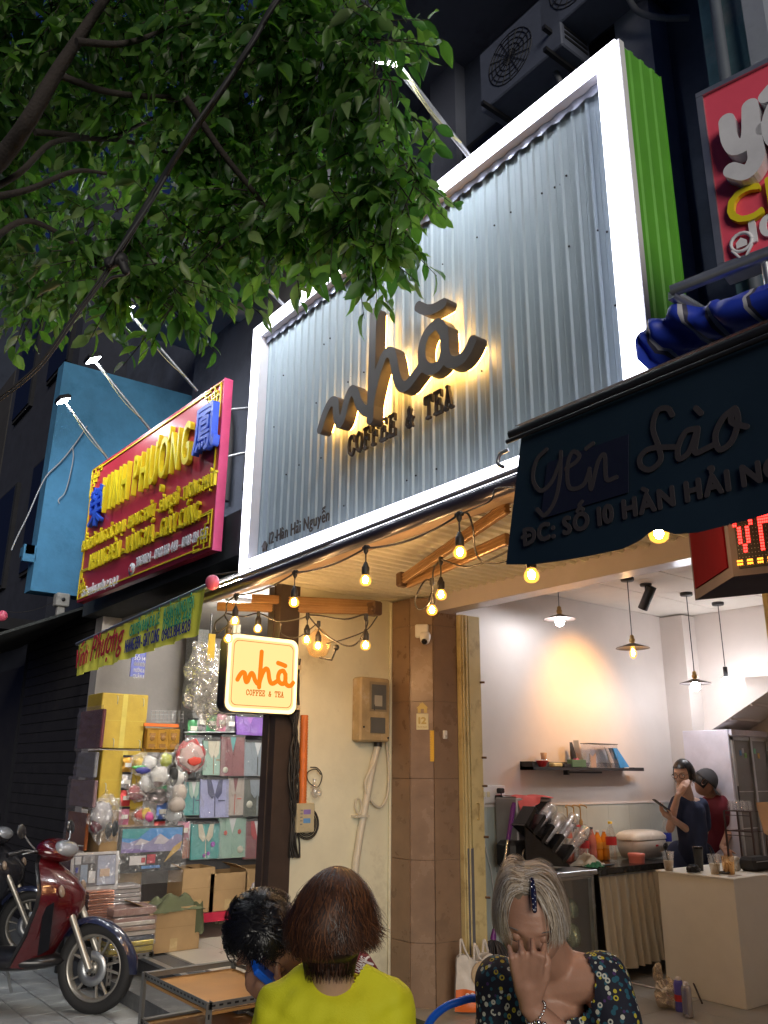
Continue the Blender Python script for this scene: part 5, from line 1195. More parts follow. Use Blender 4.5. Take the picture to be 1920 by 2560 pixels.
b2 = MB(); b2.box(-4.965, y1-.005, zt0+hh, -4.855, y2+.005, zt0+hh+.006)
item('clear_organiser', 'clear acrylic holder with papers and a black rim on the shelf', 'holder', (SHX, (y1+y2)/2, zt0), [('walls', b, film('clear_acrylic', a=.22, rough=.03, bump=0)), ('rim', b2, black_m), ('paper', MB().prism([V3(-4.90, y1+.04, zt0), V3(-4.90, y1+.12, zt0), V3(-4.90, y1+.12, zt0+.13), V3(-4.90, y1+.08, zt0+.09), V3(-4.90, y1+.03, zt0+.12)], (-.004, 0, 0)), tx('brown_paper_print', (.35, .25, .2), .7)), ('straw', MB().tube([(-4.9, y2-.13, zt0+.18), (-4.9, y2-.05, zt0+.01)], .004, 5), tx('grey_metal', (.3, .3, .3), .3))])
y1, y2 = sh(1075, 0).y, sh(1200, 0).y
item('blue_dustpan', 'bright blue plastic pocket folder leaning at the right end of the shelf', 'folder', (SHX, (y1+y2)/2, zt0), [('pocket', MB().prism([V3(-4.87, y1, zt0+.17), V3(-4.87, y1+.06, zt0+.17), V3(-4.87, y2, zt0+.01), V3(-4.87, y1+.09, zt0)], (-.05, 0, 0)), tx('sky_blue_plastic', (.05, .28, .65), .4)), ('clear_edge', MB().box(-4.93, y1-.02, zt0, -4.88, y1+.02, zt0+.17), film('clear_acrylic'))])
# bottles along the wall: position on counter z
def on(x, y, z=.945, f=zs): return at(*f(x, y), 'z', z)
def bottle(x, label, h, r, m_, cap, lab_col=None, X=-4.82, cat='bottle', name='bottle', z=.945, grp='bottles on the preparation counter'):
    c = at(*zs(x, 900), 'x', X); c.z = z; t = thing(name, label, cat, c, grp)
    b = MB(); b.lathe(c, [(.001, .002), (r*.85, 0), (r, .01), (r, h*.3), (r*.93, h*.36), (r, h*.45), (r, h*.6), (r*.75, h*.75), (r*.35, h*.9), (r*.33, h*.95)], 18); b.build('body', m_, t)
    if cap: b = MB(); b.lathe(c, [(r*.4, h*.94), (r*.42, h*1.0), (.001, h*1.0)], 12); b.build('cap', cap, t)
    if lab_col: b = MB(); b.lathe(c, [(r*1.015, h*.40), (r*1.02, h*.41), (r*1.02, h*.60), (r*1.015, h*.61)], 18); b.build('label', lab_col, t)
    return t, c
cola = film('clear_pet', (.85, .88, .9), .22, .05, .2, 12); jo = tx('orange_juice', (.75, .28, .02), .25); pk = tx('pink_syrup', (.6, .2, .16), .2)
ycap = tx('yellow_cap', (.8, .6, .03), .4); gcap = tx('green_cap', (.05, .4, .1), .4)
bottle(1092, 'tall empty clear bottle with yellow cap and red label', .31, .045, cola, ycap, red_p, X=-4.78)
bottle(980, 'orange juice bottle with white cap, left one of the two', .24, .038, jo, white_p, tx('orange_label', (.75, .35, .05), .4), X=-4.84)
bottle(1035, 'orange juice bottle with white cap, right one next to the clear bottle', .24, .038, jo, white_p, tx('orange_label', (.75, .35, .05)), X=-4.84)
bottle(932, 'pink syrup bottle with a black cap', .27, .036, pk, black_m, None, X=-4.82)
bottle(868, 'clear bottle with red label and green cap between pumps and cups', .28, .040, cola, gcap, red_p, X=-4.8)
bottle(820, 'clear bottle with red label half hidden by the cup stacks', .29, .042, cola, red_p, red_p, X=-4.86)
for k, x in enumerate((740, 795, 850)):
    t, c = bottle(x, ('syrup bottle with gold pump, %s of the three' % ('left', 'middle', 'right')[k]), .30, .036, pk if k != 1 else cola, None, paper, X=-4.92, grp='syrup bottles with gold pumps'); pz = c+Z1*.30
    gold_p = tx('gold_pump', (.5, .33, .13), .3, metal=.5)
    b = MB(); b.lathe(pz-Z1*.02, [(.016, 0), (.018, .03), (.010, .045), (.008, .05)], 10); b.tube([pz, pz+Z1*.13], .005, 6); b.tube(spline([pz+Z1*.125+V3(0, -.02, 0), pz+Z1*.14+V3(0, .0, 0), pz+Z1*.13+V3(.0, .07, 0), pz+Z1*.115+V3(.0, .085, 0)]), .006, 6); b.build('pump', gold_p, t)
# rice cooker
rc = at(*zs(1370, 940), 'x', -4.72); rc.z = .945; t = thing('rice_cooker', 'white rice cooker with rounded lid and small red button on the counter', 'rice cooker', rc)
wh2 = tx('cooker_white', (.72, .70, .64), .25)
ry0, ry1 = at(*zs(1215, 850), 'x', -4.72).y, at(*zs(1515, 850), 'x', -4.72).y; hw = (ry1-ry0)/2; yc_ = (ry0+ry1)/2
def rr_sec(z, sx, sy, n=24): return [V3(-4.76+sx*math.copysign(abs(math.cos(a))**.6, math.cos(a)), yc_+sy*math.copysign(abs(math.sin(a))**.6, math.sin(a)), z) for a in [2*math.pi*k/n for k in range(n)]]
def loft(b, secs):
    n = len(secs[0]); V = [p for s_ in secs for p in s_]; b.add(V, [(i*n+k, i*n+(k+1) % n, (i+1)*n+(k+1) % n, (i+1)*n+k) for i in range(len(secs)-1) for k in range(n)], True); b.add(secs[-1], [tuple(range(n))]); return b
loft(MB(), [rr_sec(z, sx, sy) for z, sx, sy in ((.955, .09, hw*.72), (.96, .11, hw*.8), (1.03, .13, hw*.92), (1.09, .14, hw*.96), (1.10, .135, hw*.95))]).build('body', wh2, t)
loft(MB(), [rr_sec(z, sx, sy) for z, sx, sy in ((1.105, .14, hw), (1.13, .14, hw), (1.16, .12, hw*.85), (1.175, .08, hw*.6), (1.178, .01, hw*.1))]).build('lid', wh2, t)
b = MB(); b.box(-4.626, yc_+.02, 1.05, -4.62, yc_+.05, 1.065); b.build('button', red_p, t); b = MB(); b.lathe((-4.625, yc_+hw*.6, 1.045), [(.03, 0), (.03, .008), (.001, .008)], 14, ax=X1); b.build('dial', black_m, t)
pkb = at(*zs(1298, 975), 'x', -4.56); pkb.z = .945; item('pink_box', 'round coral pink plastic box with lid in front of the rice cooker', 'box', pkb, [('tub', MB().lathe(pkb, [(.062, 0), (.066, .05), (.066, .052)], 22), tx('coral_plastic', (.75, .22, .17), .3)), ('lid', MB().lathe(pkb, [(.069, .05), (.07, .068), (.066, .074), (.001, .076)], 22), MATS['coral_plastic'])])
bgl = at(*zs(1550, 780), 'x', -4.8); t, c = bottle(1550, 'large clear water bottle with deep blue label behind the woman', .33, .05, cola, None, tx('deep_blue_label', (.03, .06, .5), .4), X=-4.7)
# cloths on the counter
def cloth(name, label, c, sx, sy, hz, m_, seed, cat='cloth'):
    def f(u, v):
        p = V3((u-.5)*sx, (v-.5)*sy, 0); k = max(0, 1-(abs(u-.5)*2)**2)*max(0, 1-(abs(v-.5)*2)**2)
        z = hz*k*(.6+.8*noise.noise(V3(u*3.1+seed, v*3.3, seed)))+.006+.012*noise.noise(V3(u*9, v*9, seed)); return Vector(c)+V3(p.x*(1+.25*noise.noise(V3(v*2.5, seed, 1))), p.y*(1+.25*noise.noise(V3(u*2.5, seed, 4))), max(.003, z))
    t = thing(name, label, cat, c); MB().grid(f, 26, 26).build('folds', m_, t); return t
c = at(*zs(900, 1000), 'x', -4.62); c.z = .945; cloth('white_cloth', 'crumpled off-white cloth on the counter by the cup rack', c, .22, .26, .10, tx('off_white_cloth', (.55, .5, .4), .9, bump=.05), 1)
c = at(*zs(945, 1010), 'x', -4.53); c.z = .945; cloth('green_cloth', 'small crumpled dark green cloth at the counter edge', c, .1, .17, .06, tx('dark_green_cloth', (.03, .16, .07), .9, bump=.05), 2)
c = at(*zs(1060, 1040), 'x', -4.52); c.z = .948; item('black_knife', 'black handled utensil lying on the counter edge', 'utensil', c, [('handle', MB().obox(c+Z1*.008, X1, Y1, Z1, .03, .14, .014, .004), black_m)])
# things on the white counter block
def cup(x, y, label, X, hgt=.13):
    c = at(*z2(x, y), 'x', X); c.z = .9595; t = thing('plastic_cup', label, 'cup', c, 'clear cups with drinks on the white counter')
    b = MB(); b.lathe(c, [(.001, .001), (.030, .0), (.044, hgt), (.047, hgt), (.0475, hgt+.004), (.043, hgt)], 22); b.build('cup', clear, t)
    b = MB(); b.lathe(c, [(.001, .003), (.0285, .003), (.0365, hgt*.55), (.001, hgt*.55)], 20); b.build('drink', tx('milk_tea', (.55, .42, .24), .3), t)
    b = MB(); b.tube([c+V3(.005, .02, .01), c+V3(-.005, -.035, hgt+.05)], .0045, 6); b.build('straw', black_m, t); return c
cup(1105, 735, 'clear cup of milk tea with black straw at the left corner of the white counter', -3.98)
cup(1365, 757, 'clear cup of milk tea with black straw beside the scissors', -3.66)
c = at(*z2(1272, 690), 'x', -3.86); c.z = .9595; item('black_tumbler', 'tall black steel tumbler standing between the two clear cups', 'tumbler', c, [('body', MB().lathe(c, [(.028, 0), (.036, .15), (.037, .152)], 20), tx('satin_black', (.03, .03, .03), .35)), ('lid', MB().lathe(c, [(.037, .152), (.038, .165), (.03, .17), (.001, .17)], 20), tx('gloss_black', (.01, .01, .012)))])
hp = at(*z2(1240, 715), 'x', -3.80); hp.z = .9595; t = thing('black_charger', 'coiled black charger cables lying on the white counter', 'cables', hp)
b = MB()
for k in range(8): a0 = r5.uniform(0, 6); rr_ = r5.uniform(.03, .06); b.tube([hp+V3(math.cos(a0+q*.5)*rr_*.7+r5.uniform(-.004, .004), math.sin(a0+q*.5)*rr_, .006+k*.006+r5.uniform(0, .006)) for q in range(13)], .0045, 5)
b.build('cable', black_m, t); b = MB(); b.obox(hp+V3(0, -.04, .03), X1, Y1, Z1, .04, .05, .03, .008); b.build('adapter', black_m, t)
c = at(*z2(1440, 735), 'x', -3.62); c.z = .9595; item('honey_jug', 'jug of orange tea with black lid ring on the white counter', 'jug', c, [('jug', MB().lathe(c, [(.001, .001), (.04, 0), (.045, .11), (.047, .12)], 20), film('amber_jug', (1, .7, .35), .55, .05, .1)), ('tea', MB().lathe(c, [(.001, .003), (.038, .003), (.042, .08), (.001, .08)], 20), jo), ('ring', MB().lathe(c-V3(0, .07, 0), [(.035, .006), (.045, .01), (.045, .016), (.035, .02), (.035, .006)], 20), black_m)])
c = at(*z2(1470, 620), 'x', -3.7); c.z = .9595+.1; t = thing('tape_dispenser', 'off-white tape gun with purple scissors behind the jug', 'tape dispenser', V3(c.x, c.y, .96))
b = MB(); b.lathe(V3(c.x, c.y, 1.01), [(.03, -.02), (.05, -.02), (.05, .02), (.03, .02), (.03, -.02)], 18, ax=X1); b.build('roll', paper, t)
b = MB(); b.tube([(c.x+.03, c.y+.07+.018*math.cos(a), 1.02+.02*math.sin(a)) for a in [2*math.pi*k/12 for k in range(13)]], .005, 5); b.tube([(c.x+.03, c.y+.10, .97), (c.x+.03, c.y+.06, 1.03)], .004, 5); b.build('scissors', tx('purple_plastic', (.16, .03, .22)), t)
c = at(*z2(1590, 720), 'x', -3.62); item('black_bag', 'black zipped case at the right end of the white counter', 'case', V3(c.x, c.y, .96), [('case', MB().obox(V3(c.x, c.y, 1.01), X1, Y1, Z1, .14, .24, .10, .03), tx('black_fabric', (.02, .02, .022), .85)), ('zip', MB().tube([(c.x+.071, c.y-.1, 1.03), (c.x+.071, c.y+.1, 1.03)], .003, 4), steel)])
c = at(*z2(1470, 752), 'x', -3.52); item('paper_strip', 'thin paper slip lying near the edge of the white counter', 'paper', V3(c.x, c.y, .96), [('sheet', MB().obox(V3(c.x, c.y, .9605), X1, Y1, Z1, .02, .16, .001), tx('brown_paper_print', (.35, .25, .2)))])
# rack with upturned glasses
rk = thing('wire_cup_rack', 'dark wire rack with upturned clear glasses behind the white counter', 'rack', (-3.95, 6.75, .96))
ra, rb_ = at(*z2(1430, 395), 'y', 6.75), at(*z2(1600, 600), 'y', 6.75)
b = MB()
for x in (ra.x, rb_.x):
    for y in (6.7, 6.9): b.box(x-.006, y-.006, .96, x+.006, y+.006, ra.z)
for z in (ra.z, (ra.z+rb_.z)/2-.02):
    for k in range(14): xx = ra.x+(rb_.x-ra.x)*k/13; b.tube([(xx, 6.7, z), (xx, 6.9, z)], .002, 4)
    b.box(ra.x, 6.695, z-.004, rb_.x, 6.7, z+.004); b.box(ra.x, 6.69, z-.035, rb_.x, 6.695, z-.03)
b.build('frame', tx('dark_brown_wire', (.05, .03, .03), .5), rk)
b = MB(); b.obox((-3.95, 6.8, .55), X1, Y1, Z1, .5, .3, .8); tb_ = thing('back_worktop', 'low dark worktop behind the white counter carrying the wire rack', 'counter', (-3.95, 6.8, .15)); b.build('cabinet', tx('grey_frame', (.2, .2, .2)), tb_)
gl_ = None
for k in range(6):
    p = V3(ra.x+.05+.055*(k % 3), 6.73+.08*(k//3), ra.z+.004); t = thing('upturned_glass', 'clear upturned glass on the wire rack, %s of the %s row' % (('left', 'middle', 'right')[k % 3], ('front', 'rear')[k//3]), 'glass', p, 'upturned glasses on the wire rack')
    MB().lathe(p, [(.026, 0), (.022, .07), (.021, .075), (.001, .076)], 14).build('glass', clear, t)
c = at(*z2(1635, 440), 'y', 6.0); item('cardboard_menu', 'tan cardboard sheet standing at the right edge beyond the counter', 'board', V3(c.x, c.y, .96), [('sheet', MB().prism([at(*z2(*p), 'y', 6.2) for p in ((1590, 350), (1700, 345), (1700, 560), (1635, 520))], (0, .006, 0)), tx('tan_card', (.5, .33, .2), .8))])
# fridge
fr = thing('display_fridge', 'tall white display fridge with sliding glass door in the back corner', 'fridge', (-4.4, 7.3, .15))
fY = 7.02; fx0, fx1 = at(*zcc(1195, 1240), 'y', fY).x, at(*zcc(1440, 1240), 'y', fY).x; fz = at(*zcc(1300, 1240), 'y', fY).z
fwm = tx('fridge_white', (.62, .60, .68), .3)
b = MB(); b.obox(((fx0+fx1)/2, (fY+7.44)/2+.12, (.15+fz)/2), X1, Y1, Z1, fx1-fx0, 7.44-fY+.24, fz-.15, .006); b.build('cabinet', fwm, fr)
yd0, yd1 = fY+.02, fY+.62
b = MB(); b.box(fx1, yd0, .5, fx1+.02, yd0+.03, fz-.06); b.box(fx1, yd1-.03, .5, fx1+.02, yd1, fz-.06); b.box(fx1, yd0, fz-.09, fx1+.02, yd1, fz-.06); b.box(fx1, yd0, .5, fx1+.02, yd1, .54); b.box(fx1, (yd0+yd1)/2-.015, .5, fx1+.03, (yd0+yd1)/2+.015, fz-.06); b.build('door_frame', steel, fr)
b = MB(); b.box(fx1+.004, yd0+.03, .54, fx1+.008, yd1-.03, fz-.09); b.build('glass_door', tx('fridge_glass', (.20, .20, .20), .12, spec=.7), fr)
b = MB(); b.box(fx1, yd0, fz-.05, fx1+.025, yd1, fz); b.build('header', fwm, fr)
b = MB(); b.box(fx1+.02, yd0+.004, 1.35, fx1+.026, yd0+.02, 1.55); b.build('handle', black_m, fr)
for k, (dy, dz, cl_) in enumerate(((.12, .22, (.1, .3, .6)), (.16, .2, (.7, .7, .7)), (.2, .24, (.2, .5, .15)), (.36, .2, (.1, .4, .2)), (.42, .24, (.6, .4, .1)))): MB().box(fx1+.008, yd0+dy, fz-dz, fx1+.010, yd0+dy+.035, fz-dz+.045).build('sticker', tx('sticker_%d' % k, cl_, .5), fr)
b = MB(); 
for z in (.9, 1.2, 1.5): b.box(fx1+.0081, yd0+.03, z, fx1+.0095, yd1-.03, z+.008)
b.build('inner_shelf', tx('pale_grey_button', (.5, .5, .5)), fr)
# floor things
def fl_(x, y, z=.151): return at(*z2(x, y), 'z', z)
can_c = tx('can_silver', (.5, .5, .54), .25, metal=.7)
for (x, y, col, lab) in ((1170, 1520, tx('can_blue_red', (.12, .12, .55), .3), 'blue and red spray can standing just behind the silver one'), (1213, 1552, can_c, 'silver spray can standing in front on the grey floor')):
    c = fl_(x, y); t = thing('spray_can', lab, 'spray can', c, 'spray cans on the room floor')
    MB().lathe(c, [(.001, 0), (.031, 0), (.032, .005), (.032, .165), (.024, .182), (.02, .184)], 18).build('can', col, t); MB().lathe(c, [(.018, .183), (.018, .2), (.001, .205)], 14).build('cap', white_p, t)
    if col is not can_c: MB().lathe(c, [(.0325, .06), (.0325, .1)], 18).build('label_band', red_p, t)
    else: MB().lathe(c, [(.0325, .02), (.0325, .15)], 12, arc=1.0, start=-2.0).build('label_band', tx('grey_blue_label', (.2, .22, .35), .4), t)
pbg = fl_(1100, 1500); t = thing('crumpled_plastic_bag', 'crumpled cream plastic bag on the floor left of the spray cans', 'bag', pbg)
def crump(c, r, seed, zs_=1, n=26, amp=.35):
    V = []; 
    b = MB(); b.sphere((0, 0, 0), 1, n, n//2+4); 
    b.v = [tuple(Vector(c)+V3(v[0]*r[0], v[1]*r[1], v[2]*r[2])*(1+amp*noise.noise(V3(*v)*1.9+V3(seed, 0, 0))+amp*.5*noise.noise(V3(*v)*5+V3(0, seed, 0)))) for v in b.v]; b.sm = [False]*len(b.f); return b
crump(pbg+Z1*.085, (.085, .10, .085), 3).build('bag', film('cream_film', (.75, .65, .5), .62, .25, .8, 20), t)
crump(pbg+Z1*.2+V3(-.04, -.03, 0), (.035, .03, .06), 6).build('knot', MATS['cream_film'], t)
c = fl_(1290, 1480); c2 = c+V3(-.02, .03, 0); p1 = at(*z2(1213, 1298), 'y', c.y+.18); item('paint_brush', 'long thin stick leaning against the white counter', 'stick', c, [('stick', MB().tube([c+Z1*.005, p1], .006, 6), tx('dark_brown_wire', (.05, .03, .03)))])
wc = [fl_(790, 1358), fl_(900, 1368), fl_(1000, 1390), fl_(1060, 1400)]; item('white_floor_cable', 'white cable lying across the grey room floor', 'cable', wc[0], [('cable', MB().tube(spline([p+Z1*.006 for p in wc], 6), .006, 6), white_p)])
# green step + shopping bag + black cloth
gsx = thing('green_carpet_step', 'low step covered in worn dark green carpet before the brown pillar', 'step', (-4.3, 3.7, .05))
b = MB(); b.obox((-4.0, 3.42, .10), X1, Y1, Z1, 1.7, .8, .13, .012); b.build('block', tx('green_carpet', (.045, .06, .03), .95, var=.3, scale=30, bump=.15), gsx)
bgp = at(*z4(1410, 1392), 'z', .165); bgq = at(*z4(1640, 1375), 'z', .165)
bg = thing('shopping_bag', 'white and orange woven plastic bag with green badge and Thai lettering', 'bag', bgp)
ex = (bgq-bgp); ex.z = 0; Lw = ex.length; ex.normalize(); en = V3(ex.y, -ex.x, 0)
bt_ = at(*z4(1435, 1050), 'x', bgp.x).z if False else bgp.z+.30
def bag_f(x0, u, v):
    return bgp+ex*(u*Lw*(1-.10*v)+.02*v)+Z1*(v*.31*(1+.06*math.sin(u*9)))+en*(.05*math.sin(math.pi*u)*(1-.5*v)+.012*noise.noise(V3(u*5, v*5, 2)))
def panel(v0, v1, m_, nm, off=0, u0=0, u1=1):
    MB().grid(lambda u, v: bag_f(0, u0+(u1-u0)*u, v0+(v1-v0)*v)+en*off, 18, 8).build(nm, m_, bg)
wov = tx('white_woven', (.60, .55, .5), .45, var=.08, bump=.04)
panel(.40, 1, wov, 'white_panel'); panel(0, .40, tx('orange_woven', (.68, .14, .02), .45, bump=.03), 'orange_panel')
MB().grid(lambda u, v: bag_f(0, u, v)-en*(.10*math.sin(math.pi*u)+.02), 12, 8).build('back_panel', wov, bg)
b = MB(); c = bag_f(0, .62, .72)+en*.012; b.lathe(c, [(.001, .006), (.075, .004), (.08, 0)], 22, ax=en); b.build('round_print', tx('tan_print', (.45, .33, .2), .6), bg)
b = MB(); c = bag_f(0, .80, .50)+en*.03; b.obox(c, ex, en, Z1, .12, .004, .12); b.build('green_print', tx('dark_teal_print', (.03, .16, .14), .5), bg)
letters('กองยาว', bag_f(0, .16, .24)+en*.045, ex, Z1, .20, .045, -en*.004, white_p, bg, .03, 'printed_words', False)
letters('ตัดใหม่', bag_f(0, .66, .44)+en*.05, ex, Z1, .11, .028, -en*.004, tx('lime_print', (.5, .6, .1), .6), bg, .02, 'printed_words', False)
b = MB()
for u in (.08, .42): b.tube(spline([bag_f(0, u, 1), bag_f(0, u+.02, 1)+Z1*.10, bag_f(0, u+.12, 1)+Z1*.03, bag_f(0, u+.22, .97)]), .008, 5)
for u in (.55, .8): b.tube(spline([bag_f(0, u, 1)-en*.08, bag_f(0, u+.05, 1)+Z1*.07-en*.08, bag_f(0, u+.16, 1)-en*.08]), .010, 5)
b.build('handle', wov, bg)
c = at(*z4(1355, 1300), 'z', .165); t = thing('black_cloth_heap', 'black cloth bundle lying behind the shopping bag on the green step', 'cloth', c); crump(c+Z1*.06, (.12, .10, .09), 9).build('bundle', tx('black_fabric', (.02, .02, .022)), t)
# ================================================================== GOODS OF THE LEFT SHOP (measured on the plane x=-7.2)
GX = -7.2
def gp_(x, y, off=0): return at(*z3(x, y), 'x', GX+off)
plas = film('crinkle_wrap', a=.19, rough=.16, bump=1, scale=16); plas2 = film('dark_crinkle_wrap', (.8, .7, .7), a=.34, rough=.1, bump=1, scale=18)
tanc = tx('cardboard', (.42, .27, .13), .85, var=.1, bump=.02, scale=5)
yelc = tx('yellow_wrapped_carton', (.50, .345, .045), .45, var=.10, scale=9, bump=.02)
tapem = tx('packing_tape', (.50, .36, .18), .25)
def crate(p, q, depth, name, label, m_, off=0, tape=True, cat='box', group=None):
    """box whose +x face spans photo points p (upper left) to q (lower right)"""
    a, c = gp_(*p, off), gp_(*q, off); y0, y1 = min(a.y, c.y), max(a.y, c.y); z0, z1 = c.z, a.z; x1 = GX+off
    t = thing(name, label, cat, (x1-depth/2, (y0+y1)/2, z0), group)
    b = MB(); b.obox((x1-depth/2, (y0+y1)/2, (z0+z1)/2), X1, Y1, Z1, depth, y1-y0-.004, z1-z0-.004, .006); b.build('carton', m_, t)
    if tape:
        b = MB(); ym = (y0+y1)/2; b.box(x1-.001, ym-.022, z0+.004, x1+.0012, ym+.022, z1-.004); b.box(x1-.001, y0+.004, (z0+z1)/2-.001, x1+.0008, y1-.004, (z0+z1)/2+.002); b.build('tape', tapem if m_ is tanc else tx('clear_yellow_tape', (.62, .50, .12), .2), t)
    return t, (y0, y1, z0, z1)
gbx = 'stacked cartons beside the shop front'
crate((575, 180), (808, 500), .36, 'yellow_carton', 'top yellow wrapped carton of the tall column with metal hooks', yelc, group=gbx)
crate((575, 503), (800, 840), .36, 'yellow_carton', 'second yellow wrapped carton below the one with hooks', yelc, group=gbx)
crate((575, 845), (790, 1100), .36, 'brown_carton', 'plain brown carton under the yellow column behind the sandals bag', tanc, group=gbx)
crate((575, 1103), (780, 1400), .36, 'brown_carton', 'lowest brown carton of the tall column', tanc, group=gbx)
for (x, y, lb_) in ((655, 200, 'top left'), (800, 215, 'top right'), (632, 440, 'bottom left'), (778, 450, 'bottom right'), (588, 690, 'lonely lower')):
    q = gp_(x, y, .01); solo('wire_hook', '%s wire hook stuck in the yellow cartons' % lb_, 'hook', MB().tube(spline([q, q+V3(.03, 0, -.01), q+V3(.035, 0, -.05), q+V3(.02, .005, -.07)]), .003, 5), steel, q, 'wire hooks on the yellow cartons')
# packs hanging on the street side of the column (plane y=2.50)
def sideP(x, y): return at(*z3(x, y), 'y', 2.50)
mar = tx('maroon_fabric', (.12, .03, .04), .8); cop = tx('copper_foil', (.50, .16, .06), .3, metal=.6, bump=.05); gry = tx('grey_fabric', (.2, .2, .22), .8)
labs = ['dark maroon pack hung topmost on the street side of the cartons', 'grey framed pack hung second on the street side of the cartons', 'clear wrapped grey pack hung third on the street side of the cartons', 'shiny copper pack hung fourth on the street side of the cartons', 'dark pack hung lowest on the street side of the cartons']
for (x0, y0, x1, y1), m_, lab in zip(((455, 285, 570, 500), (440, 515, 535, 665), (400, 665, 530, 835), (385, 840, 480, 1080), (355, 1085, 470, 1270)), (mar, gry, tx('dusty_rose', (.22, .14, .15), .7), cop, mar), labs):
    a, c = sideP(x0, y0), sideP(x1, y1); t = thing('hanging_pack', lab, 'pack', ((a.x+c.x)/2, 2.5, c.z), 'packs hung on the street side of the cartons')
    b = MB(); b.obox(((a.x+c.x)/2, 2.505, (a.z+c.z)/2), X1, Y1, Z1, abs(c.x-a.x)*.9, .03, (a.z-c.z)*.94, .008); b.build('content', m_, t)
    b = MB(); b.grid(lambda u, v: V3(a.x+(c.x-a.x)*u, 2.478-.012*noise.noise(V3(u*5, v*8, a.z*7)), a.z+.02+(c.z-a.z-.03)*v), 14, 20); b.build('wrap', plas2, t)
# packaged shirts
def shirt(x0, y0, x1, y1, base, collar, inner, label, badge=None, trim=None, off=.0, cat='packaged shirt', flowers=None, vneck=.42):
    a, c = gp_(x0, y0, off), gp_(x1, y1, off); y0_, y1_ = a.y, c.y; w_ = y1_-y0_; h_ = a.z-c.z; X = GX+off
    t = thing('packaged_shirt', label, cat, (X, (y0_+y1_)/2, c.z), 'packaged shirts hung in rows')
    tilt = rnd.uniform(-.02, .02)
    def q(u, v, d=0): return V3(X+d+.02*v, y0_+w_*u+tilt*(v-.5)*w_*2, c.z+h_*(1-v))
    b = MB(); b.prism([q(0, 0), q(0, 1), q(1, 1), q(1, 0)], (-.018, 0, 0)); b.build('folded_body', base, t)
    b = MB(); b.prism([q(.28, 0, .003), q(.72, 0, .003), q(.5, vneck, .003)], (-.002, 0, 0)); b.build('neck_insert', inner, t)
    b = MB(); b.prism([q(.22, .0, .006), q(.36, .0, .006), q(.5, vneck, .006), q(.40, vneck+.10, .006), q(.26, vneck-.05, .006)], (-.003, 0, 0)); b.prism([q(.78, .0, .006), q(.64, .0, .006), q(.5, vneck, .006), q(.60, vneck+.10, .006), q(.74, vneck-.05, .006)], (-.003, 0, 0)); b.build('collar', collar, t)
    b = MB(); b.prism([q(.485, vneck+.02, .005), q(.515, vneck+.02, .005), q(.515, .98, .005), q(.485, .98, .005)], (-.002, 0, 0))
    if trim: b.prism([q(.62, .55, .004), q(.86, .55, .004), q(.86, .58, .004), q(.62, .58, .004)], (-.002, 0, 0))
    b.build('placket', trim or collar, t)
    if badge: b = MB(); cc_ = q(*badge[:2], .006); b.lathe(cc_, [(.001, .003), (w_*.10, .003), (w_*.11, 0)], 14, ax=X1); b.build('badge', tx('badge_cream', (.6, .6, .5), .5), t)
    if flowers:
        b = MB()
        for u, v, s_ in flowers[1]:
            for k in range(5): b.sphere(q(u+.03*math.cos(k*1.26), v+.03*math.sin(k*1.26), .006), .012*s_, 6, 4, (.3, 1, 1))
        b.build('flower_print', flowers[0], t)
    b = MB(); b.obox(q(.5, -.02, .0), X1, Y1, Z1, .02, w_*.9, .02); b.build('hanger_card', black_m, t)
    s2 = rnd.uniform(0, 50); b = MB(); b.grid(lambda u, v: q(u*1.04-.02, v*1.06-.05, .016+.012*noise.noise(V3(u*4, v*5, s2))), 14, 16); b.build('plastic_sleeve', plas, t)
mint = tx('mint_cloth', (.28, .45, .38), .8); tealc = tx('teal_cloth', (.06, .32, .32), .8); lav = tx('lavender_cloth', (.32, .34, .60), .8); maro = tx('wine_cloth', (.20, .05, .06), .8); dgr = tx('dark_green_cloth2', (.06, .075, .06), .85); beig = tx('beige_cloth', (.42, .36, .32), .8); crm = tx('cream_cloth', (.6, .56, .44), .8); greyc = tx('blue_grey_cloth', (.22, .27, .32), .8); navy = tx('navy_trim', (.03, .04, .14), .7); whc = tx('white_cloth2', (.6, .62, .64), .8); dkb = tx('dark_cloth', (.03, .035, .04), .8); prp = tx('purple_cloth', (.20, .05, .45), .7)
redf = tx('red_flower', (.55, .06, .04), .6); purf = tx('violet_flower', (.35, .08, .5), .6)
shirt(1325, 312, 1475, 425, prp, prp, purf, 'purple folded garment pack just below the glowing square sign', off=-.02)
shirt(1492, 325, 1542, 468, beig, crm, crm, 'narrow beige pack beside the dark post under the glowing sign', off=-.03)
shirt(1035, 430, 1160, 662, dkb, greyc, greyc, 'black pack behind the red heart shaped bag in the top row', off=-.03)
shirt(1142, 450, 1245, 645, mint, crm, crm, 'mint green shirt pack with brown sash in the top row', badge=None, trim=tx('brown_sash', (.3, .12, .05), .7))
shirt(1242, 428, 1360, 650, maro, maro, tealc, 'dark wine shirt pack with teal neck in the top row', badge=(.2, .85), off=.01)
shirt(1372, 458, 1508, 650, greyc, greyc, whc, 'blue grey shirt pack at the right end of the top row', trim=dkb)
shirt(1035, 680, 1128, 868, tealc, mint, whc, 'teal shirt pack with white front and dark tie in the middle row', trim=navy, off=-.01)
shirt(1128, 668, 1272, 880, lav, navy, lav, 'lavender pyjama pack with navy piping in the middle row', trim=navy, off=.01)
shirt(1268, 660, 1358, 868, beig, beig, maro, 'beige polo pack with small red patch in the middle row', badge=None, trim=redf)
shirt(1366, 668, 1508, 872, dgr, greyc, greyc, 'dark olive pack with white piping and cream badge in the middle row', badge=(.22, .68))
